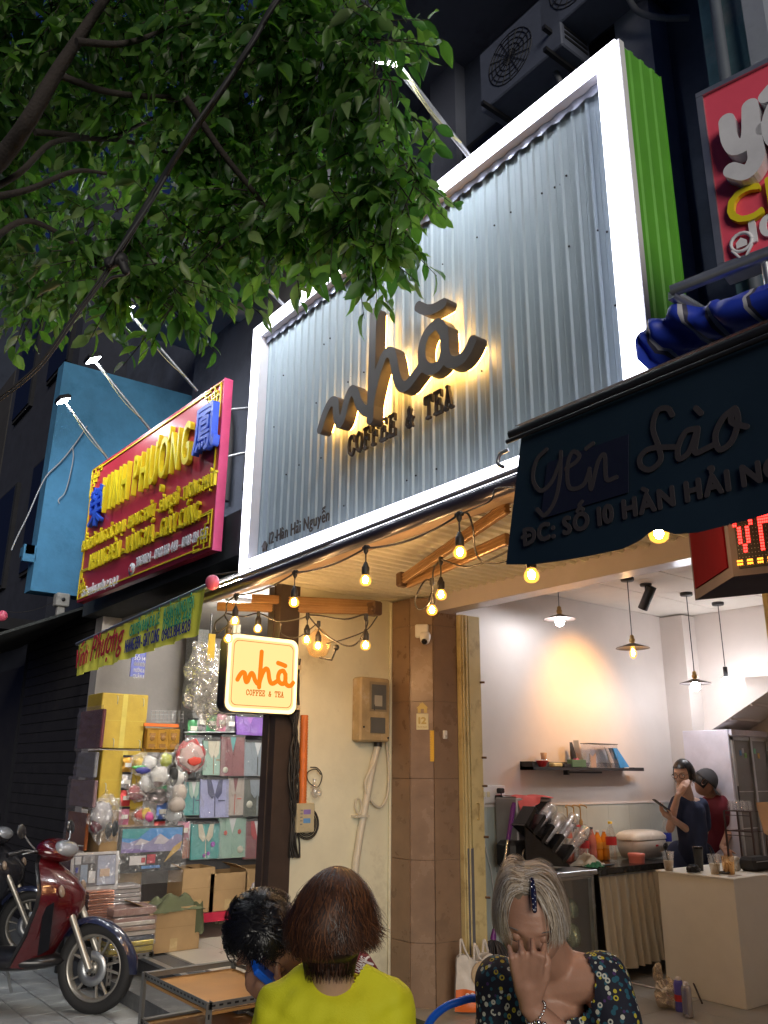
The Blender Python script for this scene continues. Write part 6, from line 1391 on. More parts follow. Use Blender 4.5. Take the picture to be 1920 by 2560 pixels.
shirt(1028, 912, 1075, 1108, tx('rust_cloth', (.4, .12, .06), .8), whc, whc, 'rust pack cut off behind the television picture in the bottom row', off=-.02)
shirt(1075, 918, 1222, 1110, tealc, crm, tealc, 'bright teal pack with cream collar and violet flowers in the bottom row', flowers=(purf, ((.75, .6, 1.3), (.6, .85, .8), (.45, .9, .6))), off=.015)
shirt(1226, 885, 1368, 1103, mint, mint, whc, 'pale mint pack with red embroidered flowers in the bottom row', badge=(.8, .8), flowers=(redf, ((.25, .38, 1), (.75, .36, 1))))
shirt(1372, 902, 1498, 1108, maro, tx('red_trim', (.45, .03, .05), .7), whc, 'wine red pack with open white neck in the bottom row', badge=(.75, .78))
# rail / shelf backing
t = thing('display_rack', 'dark steel display rack holding the hanging garment packs', 'rack', (GX-.1, 3.7, .3))
for (x0, x1, y) in ((1030, 1540, 405), (1030, 1510, 655), (1030, 1505, 885)):
    b = MB(); b.tube([gp_(x0, y, -.03), gp_(x1, y, -.03)], .008, 6); b.build('rail', steel, t)
b = MB(); e0 = gp_(1030, 400, -.12); e1_ = gp_(1540, 1150, -.12); b.box(GX-.14, e0.y, e1_.z, GX-.10, e1_.y+.3, e0.z+.02); b.build('back_board', tx('grey_board', (.12, .12, .13), .8), t)
b = MB()
for k in range(9): q = gp_(850+k*22, 285); q2 = gp_(850+k*22, 350); b.tube([q, q2], .0025, 4)
for k in range(4): b.tube([gp_(848, 287+k*20), gp_(1030, 287+k*20)], .0025, 4)
b.build('wire_mesh', steel, t)
# gold pouches
t = thing('gold_pouch_strip', 'strip of shiny gold pouches with orange heading hung above the other bags', 'pouches', gp_(900, 430))
goldf = tx('gold_foil', (.55, .30, .05), .28, metal=.7, bump=.06)
for k in range(3):
    a, c = gp_(822+k*60, 385, .02), gp_(876+k*60, 505, .02); b = MB(); b.obox((a+c)/2, X1, Y1, Z1, .03, c.y-a.y, a.z-c.z, .012); b.build('pouch', goldf, t)
    b = MB(); b.lathe((a+c)/2+V3(.015, 0, .01), [(.001, .003), (.022, .003), (.024, 0)], 12, ax=X1); b.box(GX+.034, a.y+.025, c.z+.02, GX+.037, c.y-.025, c.z+.05); b.box(GX+.034, a.y+.025, a.z-.06, GX+.037, c.y-.025, a.z-.035); b.build('print', tx('brown_gold_print', (.28, .13, .03), .5), t)
a, c = gp_(808, 352, .03), gp_(1000, 378, .03); b = MB(); b.box(GX+.02, a.y, c.z, GX+.035, c.y, a.z); b.build('heading', tx('orange_heading', (.75, .16, .02), .5), t)
a, c = gp_(805, 380, 0), gp_(1000, 520, 0); b = MB(); b.box(GX-.03, a.y, c.z, GX+.0, c.y, a.z); b.build('rear_pouches', goldf, t)
foils = [tx('foil_red', (.5, .05, .05), .3, metal=.4), tx('foil_silver', (.5, .5, .52), .25, metal=.6), goldf, tx('foil_green', (.08, .3, .14), .3, metal=.3), tx('foil_blue', (.08, .16, .45), .3, metal=.3), tx('foil_pink', (.55, .2, .3), .35)]
def packet(x0, y0, x1, y1, m_, label, off=0):
    a, c = gp_(x0, y0, off), gp_(x1, y1, off); t = thing('hanging_packet', label, 'packet', (a+c)/2, 'small packets hung around the display'); sd_ = rnd.uniform(0, 90)
    MB().grid(lambda u, v: V3(a.x+.018*math.sin(math.pi*u)*math.sin(math.pi*v)+.010*noise.noise(V3(u*5, v*5, sd_)), a.y+(c.y-a.y)*u, a.z+(c.z-a.z)*v), 10, 10).build('pouch', m_, t)
    MB().box(a.x+.012, a.y+(c.y-a.y)*.2, a.z+(c.z-a.z)*.62, a.x+.024, a.y+(c.y-a.y)*.8, a.z+(c.z-a.z)*.36).build('printed_label', paper, t)
    MB().box(a.x-.004, a.y, a.z, a.x+.006, c.y, a.z+.018).build('header', black_m, t)
for i, (x, y) in enumerate(((1105, 300), (1160, 306), (1215, 300), (1268, 310), (1055, 335))): packet(x, y, x+50, y+100, foils[(i*2+1) % 6], '%s small packet in the sparse row above the shirt packs' % ('First', 'Second', 'Third', 'Fourth', 'Lower left')[i], -.05)
for i, (x, y) in enumerate(((690, 545), (685, 640), (678, 730), (670, 835))): packet(x, y, x+48, y+88, foils[(i*5+2) % 6], '%s small packet down the right edge of the yellow cartons' % ('Topmost', 'Second', 'Third', 'Lowest')[i], .015)
for i, (x, y) in enumerate(((875, 700), (880, 800), (1000, 905), (865, 905))): packet(x, y, x+55, y+100, foils[(i+3) % 6], '%s packet among the clear bags above the television picture' % ('Highest', 'Middle', 'Right', 'Left')[i], -.01)
def bagth(name, label, x0, y0, x1, y1, fills, seed, wrapm=None, off=.06, cat='bag', thick=.5):
    a, c = gp_(x0, y0, off), gp_(x1, y1, off); ctr_ = (a+c)/2; ry, rz = (c.y-a.y)/2, (a.z-c.z)/2
    t = thing(name, label, cat, V3(ctr_.x, ctr_.y, c.z), 'clear bags of goods hung by the yellow cartons')
    for i, (fy, fz, sy, sz, m_, nm) in enumerate(fills):
        b = MB(); b.sphere((0, 0, 0), 1, 14, 10); b.v = [tuple(ctr_+V3(i*.014+v[0]*min(sy, sz)*rz*thick, fy*ry+v[1]*sy*ry*(1+.3*noise.noise(V3(*v)*2+V3(seed+i, 0, 0))), fz*rz+v[2]*sz*rz*(1+.4*noise.noise(V3(*v)*2.6+V3(0, seed+i, 0))))) for v in b.v]; b.build(nm, m_, t)
    crump(ctr_, (min(ry, rz)*thick*1.15, ry*.95, rz*.95), seed, amp=.5).build('plastic_bag', wrapm or plas, t)
    b = MB(); b.tube(spline([ctr_+V3(0, 0, rz*.9), ctr_+V3(-.02, 0, rz+.04), ctr_+V3(-.06, 0, rz+.06)]), .004, 5); b.build('knot', wrapm or plas, t)
cyl_w = tx('helmet_white', (.62, .60, .58), .5)
limef = tx('lime_plastic', (.45, .50, .04), .4)
bagth('heart_shaped_pack', 'clear bag with red rimmed round trays at the left end of the shirt rows', 990, 440, 1150, 640, [(0, 0, .95, .9, tx('red_rim_tray', (.45, .05, .05), .4), 'rim'), (.0, 0, .78, .72, tx('tray_pink', (.5, .35, .33), .4), 'tray'), (.15, -.25, .45, .25, redf, 'sweets')], 11, thick=.16)
bagth('toy_bag', 'clear bag of colourful toys with green tag beside the yellow carton', 730, 525, 885, 650, [(-.3, .2, .4, .4, tx('toy_yellow', (.7, .45, .04), .5), 'toy'), (.3, .2, .5, .6, cyl_w, 'white_ring'), (-.4, -.2, .5, .15, tx('toy_green', (.1, .6, .1), .5), 'green_tag'), (-.2, -.5, .5, .3, tx('toy_navy', (.05, .05, .25), .5), 'toy')], 12)
bagth('lime_bag', 'small lime yellow bag under the gold pouches', 890, 515, 968, 605, [(0, 0, .8, .85, limef, 'bundle')], 13)
bagth('cap_bag', 'bag with a cream white cap, the highest of the white caps', 838, 588, 942, 722, [(0, .1, .85, .8, cyl_w, 'cap'), (-.1, -.5, .5, .35, tx('brown_peak', (.15, .1, .09), .6), 'peak')], 14, off=.14)
bagth('cap_bag', 'bag with a cream white cap, lower left of the caps', 775, 640, 870, 745, [(0, 0, .85, .85, cyl_w, 'cap')], 15, off=.10)
bagth('cap_bag', 'tall bag with white and black caps on the right', 938, 600, 1035, 860, [(0, .5, .7, .35, cyl_w, 'cap'), (-.4, .6, .4, .4, tx('black_cap', (.02, .02, .02), .7), 'black_cap'), (.2, -.1, .7, .35, beig, 'cap'), (0, -.6, .75, .35, beig, 'cap')], 16, off=.12)
bagth('red_box_bag', 'dark clear bag with a red box left of the caps', 712, 690, 808, 795, [(0, .2, .75, .5, red_p, 'red_box'), (0, -.4, .8, .4, maro, 'dark_box')], 17, plas2)
bagth('black_bag_pack', 'dark crinkled bag hung below the white caps', 800, 715, 945, 805, [(0, 0, .85, .8, dkb, 'bundle')], 18, plas2, off=.08)
bagth('candy_bag', 'clear bag of red and gold sweets above the television picture', 738, 815, 872, 918, [(-.2, 0, .5, .6, redf, 'sweets'), (.15, .1, .4, .6, tx('toy_yellow', (.7, .45, .04)), 'sweets'), (.35, -.2, .35, .5, tx('sweet_pink', (.6, .1, .3), .4), 'sweets')], 19)
bagth('clear_goods_bag', 'clear bag of white boxes hung right of the sweets', 915, 820, 1035, 925, [(0, 0, .7, .7, whc, 'white_box')], 20)
bagth('sandal_bag', 'large clear bag of striped sandals hung in front of the brown carton', 498, 760, 680, 1002, [(-.2, .1, .6, .6, tx('sandal_grey', (.45, .43, .45), .6), 'sandals'), (-.45, -.35, .35, .3, mar, 'maroon_sandal'), (.2, -.55, .2, .35, dkb, 'strap'), (.5, -.5, .18, .35, dkb, 'strap')], 21, off=.08)
# television picture
def panelgp(x0, y0, x1, y1, off): a, c = gp_(x0, y0, off), gp_(x1, y1, off); return a.y, c.y, c.z, a.z
y0, y1, z0, z1 = panelgp(680, 938, 1015, 1175, .16); XT = GX+.16
t = thing('television_picture_box', 'paper television set with a printed mountain landscape screen and app tiles', 'paper television', (XT, (y0+y1)/2, z0))
b = MB(); b.box(XT-.05, y0, z0, XT, y1, z1); b.build('case', black_m, t)
def scr(u, v, d=.002): return V3(XT+d, y0+.015+(y1-y0-.03)*u, z0+.02+(z1-z0-.035)*v)
def poly(pts, m_, nm, d): b = MB(); b.prism([scr(u, v, d) for u, v in pts], (-.001, 0, 0)); b.build(nm, m_, t)
poly(((0, .42), (1, .42), (1, 1), (0, 1)), tx('print_sky_blue', (.05, .25, .6), .25), 'printed_sky', .002)
poly(((0, 1), (.45, 1), (.25, .75), (0, .78)), tx('print_teal', (.03, .3, .33), .25), 'printed_aurora', .0035)
poly(((0, .42), (0, .7), (.12, .66), (.3, .76), (.45, .68), (.62, .86), (.78, .7), (.9, .84), (1, .8), (1, .42)), tx('print_mountain', (.26, .24, .42), .25), 'printed_mountains', .005)
poly(((.3, .76), (.2, .6), (.38, .62), (.45, .68)), tx('print_snow', (.55, .5, .55), .25), 'printed_snow', .0065)
poly(((.62, .86), (.52, .62), (.7, .6), (.78, .7)), tx('print_snow', (.55, .5, .55)), 'printed_snow', .0065)
poly(((.0, .42), (.0, .5), (.2, .52), (.45, .46), (.6, .42)), tx('print_purple_lake', (.18, .12, .35), .25), 'printed_lake', .0065)
poly(((.72, .15), (.98, .48), (1, .66), (.86, .52)), tx('print_orange_rock', (.5, .32, .08), .25), 'printed_rock', .008)
poly(((.15, .12), (.41, .12), (.41, .34), (.15, .34)), tx('print_white', (.65, .62, .62), .25), 'app_tile', .006)
poly(((.43, .14), (.57, .14), (.57, .36), (.43, .36)), tx('print_red', (.45, .04, .06), .25), 'app_tile', .006)
poly(((.34, .17), (.40, .17), (.40, .29), (.34, .29)), tx('print_red', (.45, .04, .06)), 'app_tile', .008)
poly(((.35, .02), (.66, .02), (.66, .09), (.35, .09)), tx('print_blue', (.06, .2, .5), .25), 'app_tile', .006)
poly(((.84, .02), (.98, .02), (.98, .08), (.84, .08)), tx('print_white', (.65, .62, .62)), 'app_tile', .006)
b = MB(); b.grid(lambda u, v: V3(XT+.02+.012*noise.noise(V3(u*4, v*5, 3)), y0-.03+(y1-y0+.06)*u, z0-.09+(z1-z0+.11)*v), 20, 16); b.build('plastic_wrap', plas, t)
# electronics tray
y0, y1, z0, z1 = panelgp(408, 1085, 655, 1280, .30); XE = GX+.30
t = thing('paper_gadget_set', 'silver framed paper gadget set with printed phones, watch and tablet', 'paper gadgets', (XE, (y0+y1)/2, z0))
tl_ = .10
def eq(u, v, d=0): return V3(XE+d-.04*v, y0+(y1-y0)*u, z0+(z1-z0)*v)
def ep(x0, v0, x1, v1, m_, nm, d): b = MB(); b.prism([eq(x0, v0, d), eq(x1, v0, d), eq(x1, v1, d), eq(x0, v1, d)], (-.006, 0, 0)); b.build(nm, m_, t)
ep(0, 0, 1, 1, tx('silver_card', (.55, .54, .55), .3, metal=.3), 'frame', .01); ep(.06, .1, .94, .93, tx('dark_insert', (.09, .09, .11), .4), 'insert', .014)
pw = tx('paper_gadget_white', (.62, .62, .64), .35)
ep(.08, .70, .2, .9, pw, 'phone', .02); ep(.23, .72, .48, .92, tx('paper_gadget_grey', (.2, .2, .22), .3), 'phone', .02); ep(.2, .22, .34, .68, tx('print_blue_phone', (.25, .33, .45), .3), 'phone', .02); ep(.37, .2, .51, .5, pw, 'phone', .02); ep(.37, .52, .51, .7, black_m, 'watch_face', .02); ep(.1, .2, .15, .62, tx('watch_blue', (.02, .04, .3), .4), 'watch_strap', .022); ep(.08, .34, .17, .48, black_m, 'watch_face', .024)
ep(.55, .14, .93, .9, tx('paper_tablet', (.33, .36, .47), .25), 'tablet', .02); ep(.60, .35, .8, .55, tx('print_tan', (.5, .35, .25), .3), 'printed_cloud', .0275)
b = MB(); b.grid(lambda u, v: eq(u*1.04-.02, v*1.04-.02, .035+.008*noise.noise(V3(u*5, v*5, 9))), 12, 12); b.build('plastic_wrap', plas, t)
# stacks of flat boxes
def stack(x0, y0, x1, y1, n, m_, label_fn, name, off, depth=.26, grp=None, m2=None):
    a, c = gp_(x0, y0, off), gp_(x1, y1, off); h = (a.z-c.z)/n; X = GX+off; pro = None
    for k in range(n):
        cc_ = V3(X-depth/2+rnd.uniform(-.006, .006), (a.y+c.y)/2+rnd.uniform(-.008, .008), c.z+h*(k+.5)); mm = m_[k % len(m_)] if isinstance(m_, list) else m_
        t = thing(name, label_fn(k, n), 'flat box', cc_, grp)
        b = MB(); b.obox(cc_, X1, Y1, Z1, depth*.96, (c.y-a.y)*.96, h*.80, .003); b.build('tray', mm, t)
        b = MB(); b.obox(cc_, X1, Y1, Z1, depth, (c.y-a.y), h*.97, .004); b.build('clear_lid', plas, t)
ordn = ['lowest', 'second', 'third', 'fourth', 'fifth', 'sixth', 'seventh', 'eighth', 'ninth', 'tenth', 'eleventh', 'twelfth']
stack(500, 1300, 635, 1462, 12, cop, lambda k, n: '%s copper foil tray from the bottom of the copper stack' % ordn[k].capitalize(), 'copper_tray', .42, .22, 'copper foil trays in a stack')
stack(632, 1268, 782, 1420, 7, tx('silver_tray', (.42, .38, .38), .35, metal=.3), lambda k, n: '%s clear silver tray from the bottom, behind the pink boxes' % ordn[k].capitalize(), 'silver_tray', .30, .2, 'silver trays in a stack')
stack(640, 1398, 880, 1475, 2, tx('pink_brown_tray', (.30, .15, .12), .4), lambda k, n: '%s glossy pink-brown box on top of the white boxes' % ordn[k].capitalize(), 'gift_box', .56, .26, 'gift boxes in the front stack')
stack(622, 1478, 872, 1592, 5, [tx('white_gift', (.55, .48, .42), .35), tx('navy_gift', (.04, .05, .09), .35), tx('white_gift', (.55, .48, .42)), tx('copper_gift', (.35, .2, .14), .35), tx('white_gift', (.55, .48, .42))], lambda k, n: '%s white or dark gift box from the bottom of the front stack' % ordn[k].capitalize(), 'gift_box', .58, .26, 'gift boxes in the front stack')
stack(605, 1592, 855, 1662, 3, tx('gold_foil_box', (.62, .48, .04), .3, metal=.4), lambda k, n: '%s gold yellow foil box under the white gift boxes' % ordn[k].capitalize(), 'gold_box', .60, .26, 'gift boxes in the front stack')
crate((500, 1465), (640, 1560), .3, 'brown_carton', 'small brown carton under the copper trays', tanc, off=.42)
# slotted angle stand
slot = tx('slotted_steel', (.26, .26, .25), .5, metal=.6, bump=.02)
def angle(parent, p, q, face, name='slotted_bar', w_=.035):
    """slotted angle bar from p to q: two flanges with row of dark slots"""
    p, q = Vector(p), Vector(q); d = (q-p).normalized(); L = (q-p).length; f = Vector(face).normalized(); g2 = d.cross(f); n = int(L/.045)
    b = MB(); b.obox((p+q)/2, d, g2, f, L, w_, .003); b.obox((p+q)/2-f*w_/2+g2*(w_/2), d, f, g2, L, w_, .003)
    b.cur = 1
    for k in range(n): c = p+d*((k+.5)*L/n)+f*.0018; b.obox(c, d, g2, f, .024, .010, .001)
    b.build(name, [slot, black_m], parent)
t = thing('slotted_stand', 'low slotted steel stand under the gift boxes and gold boxes', 'stand', (GX+.5, 2.8, .05))
a, c = gp_(700, 1668, .6), gp_(845, 1668, .6)
zt9 = gp_(605, 1664, .6).z; ya9, yb9 = gp_(605, 1664, .6).y, gp_(860, 1664, .6).y
for y in (ya9+.02, yb9-.02):
    for x in (GX+.6, GX+.32): angle(t, (x, y, .06), (x, y, zt9), (1, 0, 0), 'leg')
for z in (zt9-.02, .12): angle(t, (GX+.6, ya9, z), (GX+.6, yb9, z), (1, 0, 0), 'rail'); angle(t, (GX+.32, ya9, z), (GX+.6, ya9, z), (0, -1, 0), 'rail')
b = MB(); b.box(GX+.3, ya9, zt9-.01, GX+.6, yb9, zt9-.002); b.build('shelf', tanc, t)
t = thing('column_table', 'dark low table carrying the column of cartons', 'table', (GX-.1, 2.75, .05)); b = MB(); zq = gp_(700, 1400).z; b.box(GX-.4, 2.45, .06, GX+.3, 3.0, zq-.01) if False else b.box(GX-.4, 2.5, zq-.05, GX+.28, 2.98, zq-.006); b.build('top', dark_granite, t)
for x in (GX-.37, GX+.25):
    for y in (2.53, 2.95): MB().box(x-.02, y-.02, .05, x+.02, y+.02, zq-.05).build('leg', black_m, t)
# big cardboard box with green cloth
q0 = at(*z3(780, 1620), 'z', .30); XB = -6.65; a, c = at(*z3(842, 1400), 'x', XB), at(*z3(1112, 1612), 'x', XB)
def openbox(name, label, x0, x1, y0, y1, z0, z1, m_, grp=None, flaps=True):
    t = thing(name, label, 'box', ((x0+x1)/2, (y0+y1)/2, z0), grp); th = .006
    MB().box(x1-th, y0, z0, x1, y1, z1).build('side', m_, t); MB().box(x0, y0, z0, x0+th, y1, z1).build('side', m_, t); MB().box(x0+th, y0, z0, x1-th, y0+th, z1).build('side', m_, t); MB().box(x0+th, y1-th, z0, x1-th, y1, z1).build('side', m_, t); MB().box(x0+th, y0+th, z0, x1-th, y1-th, z0+th).build('bottom', m_, t)
    MB().box(x1, (y0+y1)/2-.03, z0+.005, x1+.001, (y0+y1)/2+.03, z0+(z1-z0)*.3).build('tape', tapem, t)
    MB().box(x1, y0+.01, z0+(z1-z0)*.55, x1+.0015, y1-.01, z0+(z1-z0)*.555).build('fold_line', tx('card_fold', (.3, .18, .08), .9), t)
    if flaps:
        b = MB(); hgt = min(.14, (x1-x0)*.4); b.prism([(x0, y0, z1), (x1, y0, z1), (x1-.02, y0-hgt*.8, z1+hgt*.35), (x0+.02, y0-hgt*.8, z1+hgt*.35)], (0, 0, .004)); b.build('flap', m_, t)
    return t
openbox('cardboard_box', 'large open cardboard box on the dark step filled with green cloth', XB-.42, XB, a.y, c.y, .30, a.z, tanc, flaps=True)
t = cloth('green_cloth_heap', 'olive green cloth spilling out of the large cardboard box', (XB-.16, (a.y+c.y)/2+.03, a.z-.03), .40, .42, .16, tx('olive_cloth', (.10, .11, .055), .9, bump=.05), 7)
b = MB(); b.grid(lambda u, v: V3(XB-.02+.03*math.sin(u*3)+.02*v, c.y-.06+.08*u+.02*v, a.z+.02-.22*v+.01*math.sin(u*9)), 10, 10); b.build('hanging_end', MATS['olive_cloth'], t)
# row of open boxes on red base further in
XR = -7.0
def rr(x, y): return at(*z3(x, y), 'x', XR)
gob = 'open cardboard boxes in a row on the red base'
for (x0, y0, x1, y1), lab in zip(((1030, 1172, 1192, 1400), (1182, 1200, 1375, 1412), (1380, 1172, 1560, 1400)), ('left open cardboard box on the red base below the shirts', 'middle open cardboard box on the red base below the shirts', 'right open cardboard box on the red base next to the dark post')):
    a, c = rr(x0, y0), rr(x1, y1); openbox('cardboard_box', lab, XR-.3, XR, a.y, c.y, rr(1180, 1412).z, a.z, tanc, gob)
a, c = rr(1130, 1412), rr(1420, 1450); zr_ = rr(1180, 1412).z
t = thing('red_base_shelf', 'low red painted metal shelf carrying the open cardboard boxes', 'shelf', (XR-.15, (a.y+c.y)/2, .3)); b = MB(); b.box(XR-.36, rr(900, 1412).y, zr_-.075, XR+.02, rr(1560, 1400).y+.1, zr_-.004); b.build('beam', tx('red_enamel', (.5, .02, .06), .35), t)
b = MB()
for y in (rr(930, 1412).y, rr(1500, 1412).y): b.box(XR-.05, y, .3, XR, y+.05, zr_-.075)
b.build('foot', black_m, t)
q = rr(1425, 1290); t = thing('wrapped_white_bundle', 'white bundle in plastic beside the dark post on the shop floor', 'bundle', q); crump(q+V3(.15, 0, 0), (.08, .12, .11), 31, amp=.15).build('wrap', film('white_wrap', (.8, .78, .85), .6, .2, .7, 15), t)
# hanging clear bag cluster up high
q = at(*z3(1160, 110), 'x', -6.4); t = thing('hanging_bag_cluster', 'large cluster of crinkled clear bags hanging high beside the glowing square sign', 'bags', q+Z1*.4)
wrapb = film('bright_wrap', (.8, .75, .68), .38, .12, 1, 14)
for k, (dy, dz, s_) in enumerate(((0, .12, .2), (-.02, -.12, .19), (.12, -.02, .16), (.06, -.28, .13), (-.08, .05, .13))): crump(q+V3(.03*k, dy, dz), (.10, s_*.8, s_), 40+k, amp=.5).build('clear_bag', wrapb, t)
b = MB(); b.obox(q+V3(.12, -.04, .25), X1, Y1, Z1, .01, .06, .22); b.build('yellow_tag', tx('toy_yellow', (.7, .45, .04)), t)
b = MB(); b.tube([q+Z1*.25, q+Z1*.55], .006, 5); b.build('cord', blk, t)
# blue enamel plate
a, c = at(*z3(742, -60), 'x', -8.0), at(*z3(808, 98), 'x', -8.0); t = thing('blue_address_plate', 'small blue plate with white printing on the grey entrance pillar', 'plate', (a+c)/2)
MB().box(-8.01, a.y, c.z, -8.0, c.y, a.z).build('plate', tx('enamel_blue', (.03, .05, .42), .4), t)
for k in range(4): letters(('SỐ 14', 'HÀN HẢI NGUYÊN', 'PHƯỜNG 16', 'QUẬN 11')[k], (-7.996, a.y+.03, a.z-.10-k*(a.z-c.z)*.22), Y1, Z1, (c.y-a.y)*.75, .035, (-.003, 0, 0), white_p, t, .03, 'printed_words')
# chains of the banner & interior tubes
t = thing('fluorescent_tube', 'lit white fluorescent tube under the incense shop ceiling', 'lamp', (-6.3, 3.7, 3.0))
MB().obox((-6.3, 3.75, 3.03), X1, Y1, Z1, .06, 1.15, .04, .006).build('batten', white_p, t); tubm = glow('fluorescent', (1, .95, .86), 85); MB().tube([(-6.3, 3.22, 2.99), (-6.3, 4.28, 2.99)], .016, 10).build('tube', tubm, t)
q0, q1 = at(*z5(110, 575), 'y', 2.8), at(*z5(205, 560), 'y', 2.8); t = thing('fluorescent_tube', 'lit white lamp seen just above the dark awning bar left of the sign', 'lamp', q0); MB().obox((q0+q1)/2+Z1*.02, X1, Y1, Z1, .3, .08, .03, .005).build('batten', white_p, t); MB().obox((q0+q1)/2, X1, Y1, Z1, .30, .07, .012, .002).build('tube', glow('fluorescent_face', (.95, .97, 1.0), 60), t)
t = thing('party_balloon', 'small pink balloon tied under the end of the yellow banner', 'balloon', at(*zm(0, 850, 2.458)(1305, 1490), 'y', 2.3)); MB().sphere(t.location, .045, 14, 10, (1, 1, 1.1)).build('balloon', tx('pink_rubber', (.7, .12, .2), .3), t)
MB().tube(sag(Vector(t.location)+Z1*.05, Vector(t.location)+V3(.6, .4, .25), .05), .003, 4).build('string', blk, t)
t = thing('party_balloon', 'small pink balloon at the far left edge over the street', 'balloon', at(*zm(0, 850, 2.458)(14, 1695), 'y', 2.0)); MB().sphere(t.location, .05, 14, 10, (1, 1, 1.1)).build('balloon', MATS['pink_rubber'], t)
MB().tube(sag(Vector(t.location)+Z1*.05, at(*zm(0, 850, 2.458)(330, 1610), 'y', 2.4), .05), .003, 4).build('string', blk, t)
q = at(*zm(0, 850, 2.458)(378, 1600), 'x', -8.98); t = thing('junction_box', 'dirty white junction box hanging below the blue slab', 'electrical box', q)
MB().obox(q, X1, Y1, Z1, .12, .14, .14, .01).build('case', tx('dirty_white', (.35, .34, .32), .7, dirt=(.1, .1, .1), dscale=20), t); MB().obox(q-Z1*.12, X1, Y1, Z1, .07, .08, .1, .01).build('lower_case', MATS['dirty_white'], t); MB().lathe(q+V3(.06, 0, 0), [(.02, 0), (.02, .01), (.001, .01)], 10, ax=X1).build('dial', black_m, t)
# black tarpaulin/canopy at far left + cables of the street
t = thing('dark_canopy', 'black sloping canopy of the closed shop under the blue slab', 'canopy', (-9.5, 2.3, 2.9)); MB().prism([(-12, 3.0, 3.2), (-8.8, 3.0, 3.35), (-8.8, 1.9, 2.85), (-12, 1.9, 2.75)], (0, 0, .03)).build('canvas', MATS['black_canvas'], t)
# ------------------------------------------------- slotted angle table on the pavement
t = thing('slotted_angle_table', 'low steel angle table with an orange plywood top in front of the step', 'table', (-4.95, 2.62, .05))
tx0, tx1, ty0, ty1, tz = -5.37, -4.50, 2.325, 2.93, .45
for x in (tx0, tx1):
    for y in (ty0, ty1): angle(t, (x, y, .05), (x, y, tz+.02), (1 if x == tx1 else -1, 0, 0), 'leg')
for z in (tz, .2):
    angle(t, (tx0, ty0, z), (tx1, ty0, z), (0, -1, 0), 'rail'); angle(t, (tx0, ty1, z), (tx1, ty1, z), (0, 1, 0), 'rail'); angle(t, (tx1, ty0, z), (tx1, ty1, z), (1, 0, 0), 'rail'); angle(t, (tx0, ty0, z), (tx0, ty1, z), (-1, 0, 0), 'rail')
ply = tx('orange_plywood', (.50, .26, .08), .5, var=.15, scale=3, bump=.01)
MB().box(tx0+.01, ty0+.01, tz-.045, tx1-.01, ty1-.01, tz-.030).build('top_board', ply, t); MB().box(tx0+.01, ty0+.01, .19, tx1-.01, ty1-.01, .20).build('lower_board', ply, t)
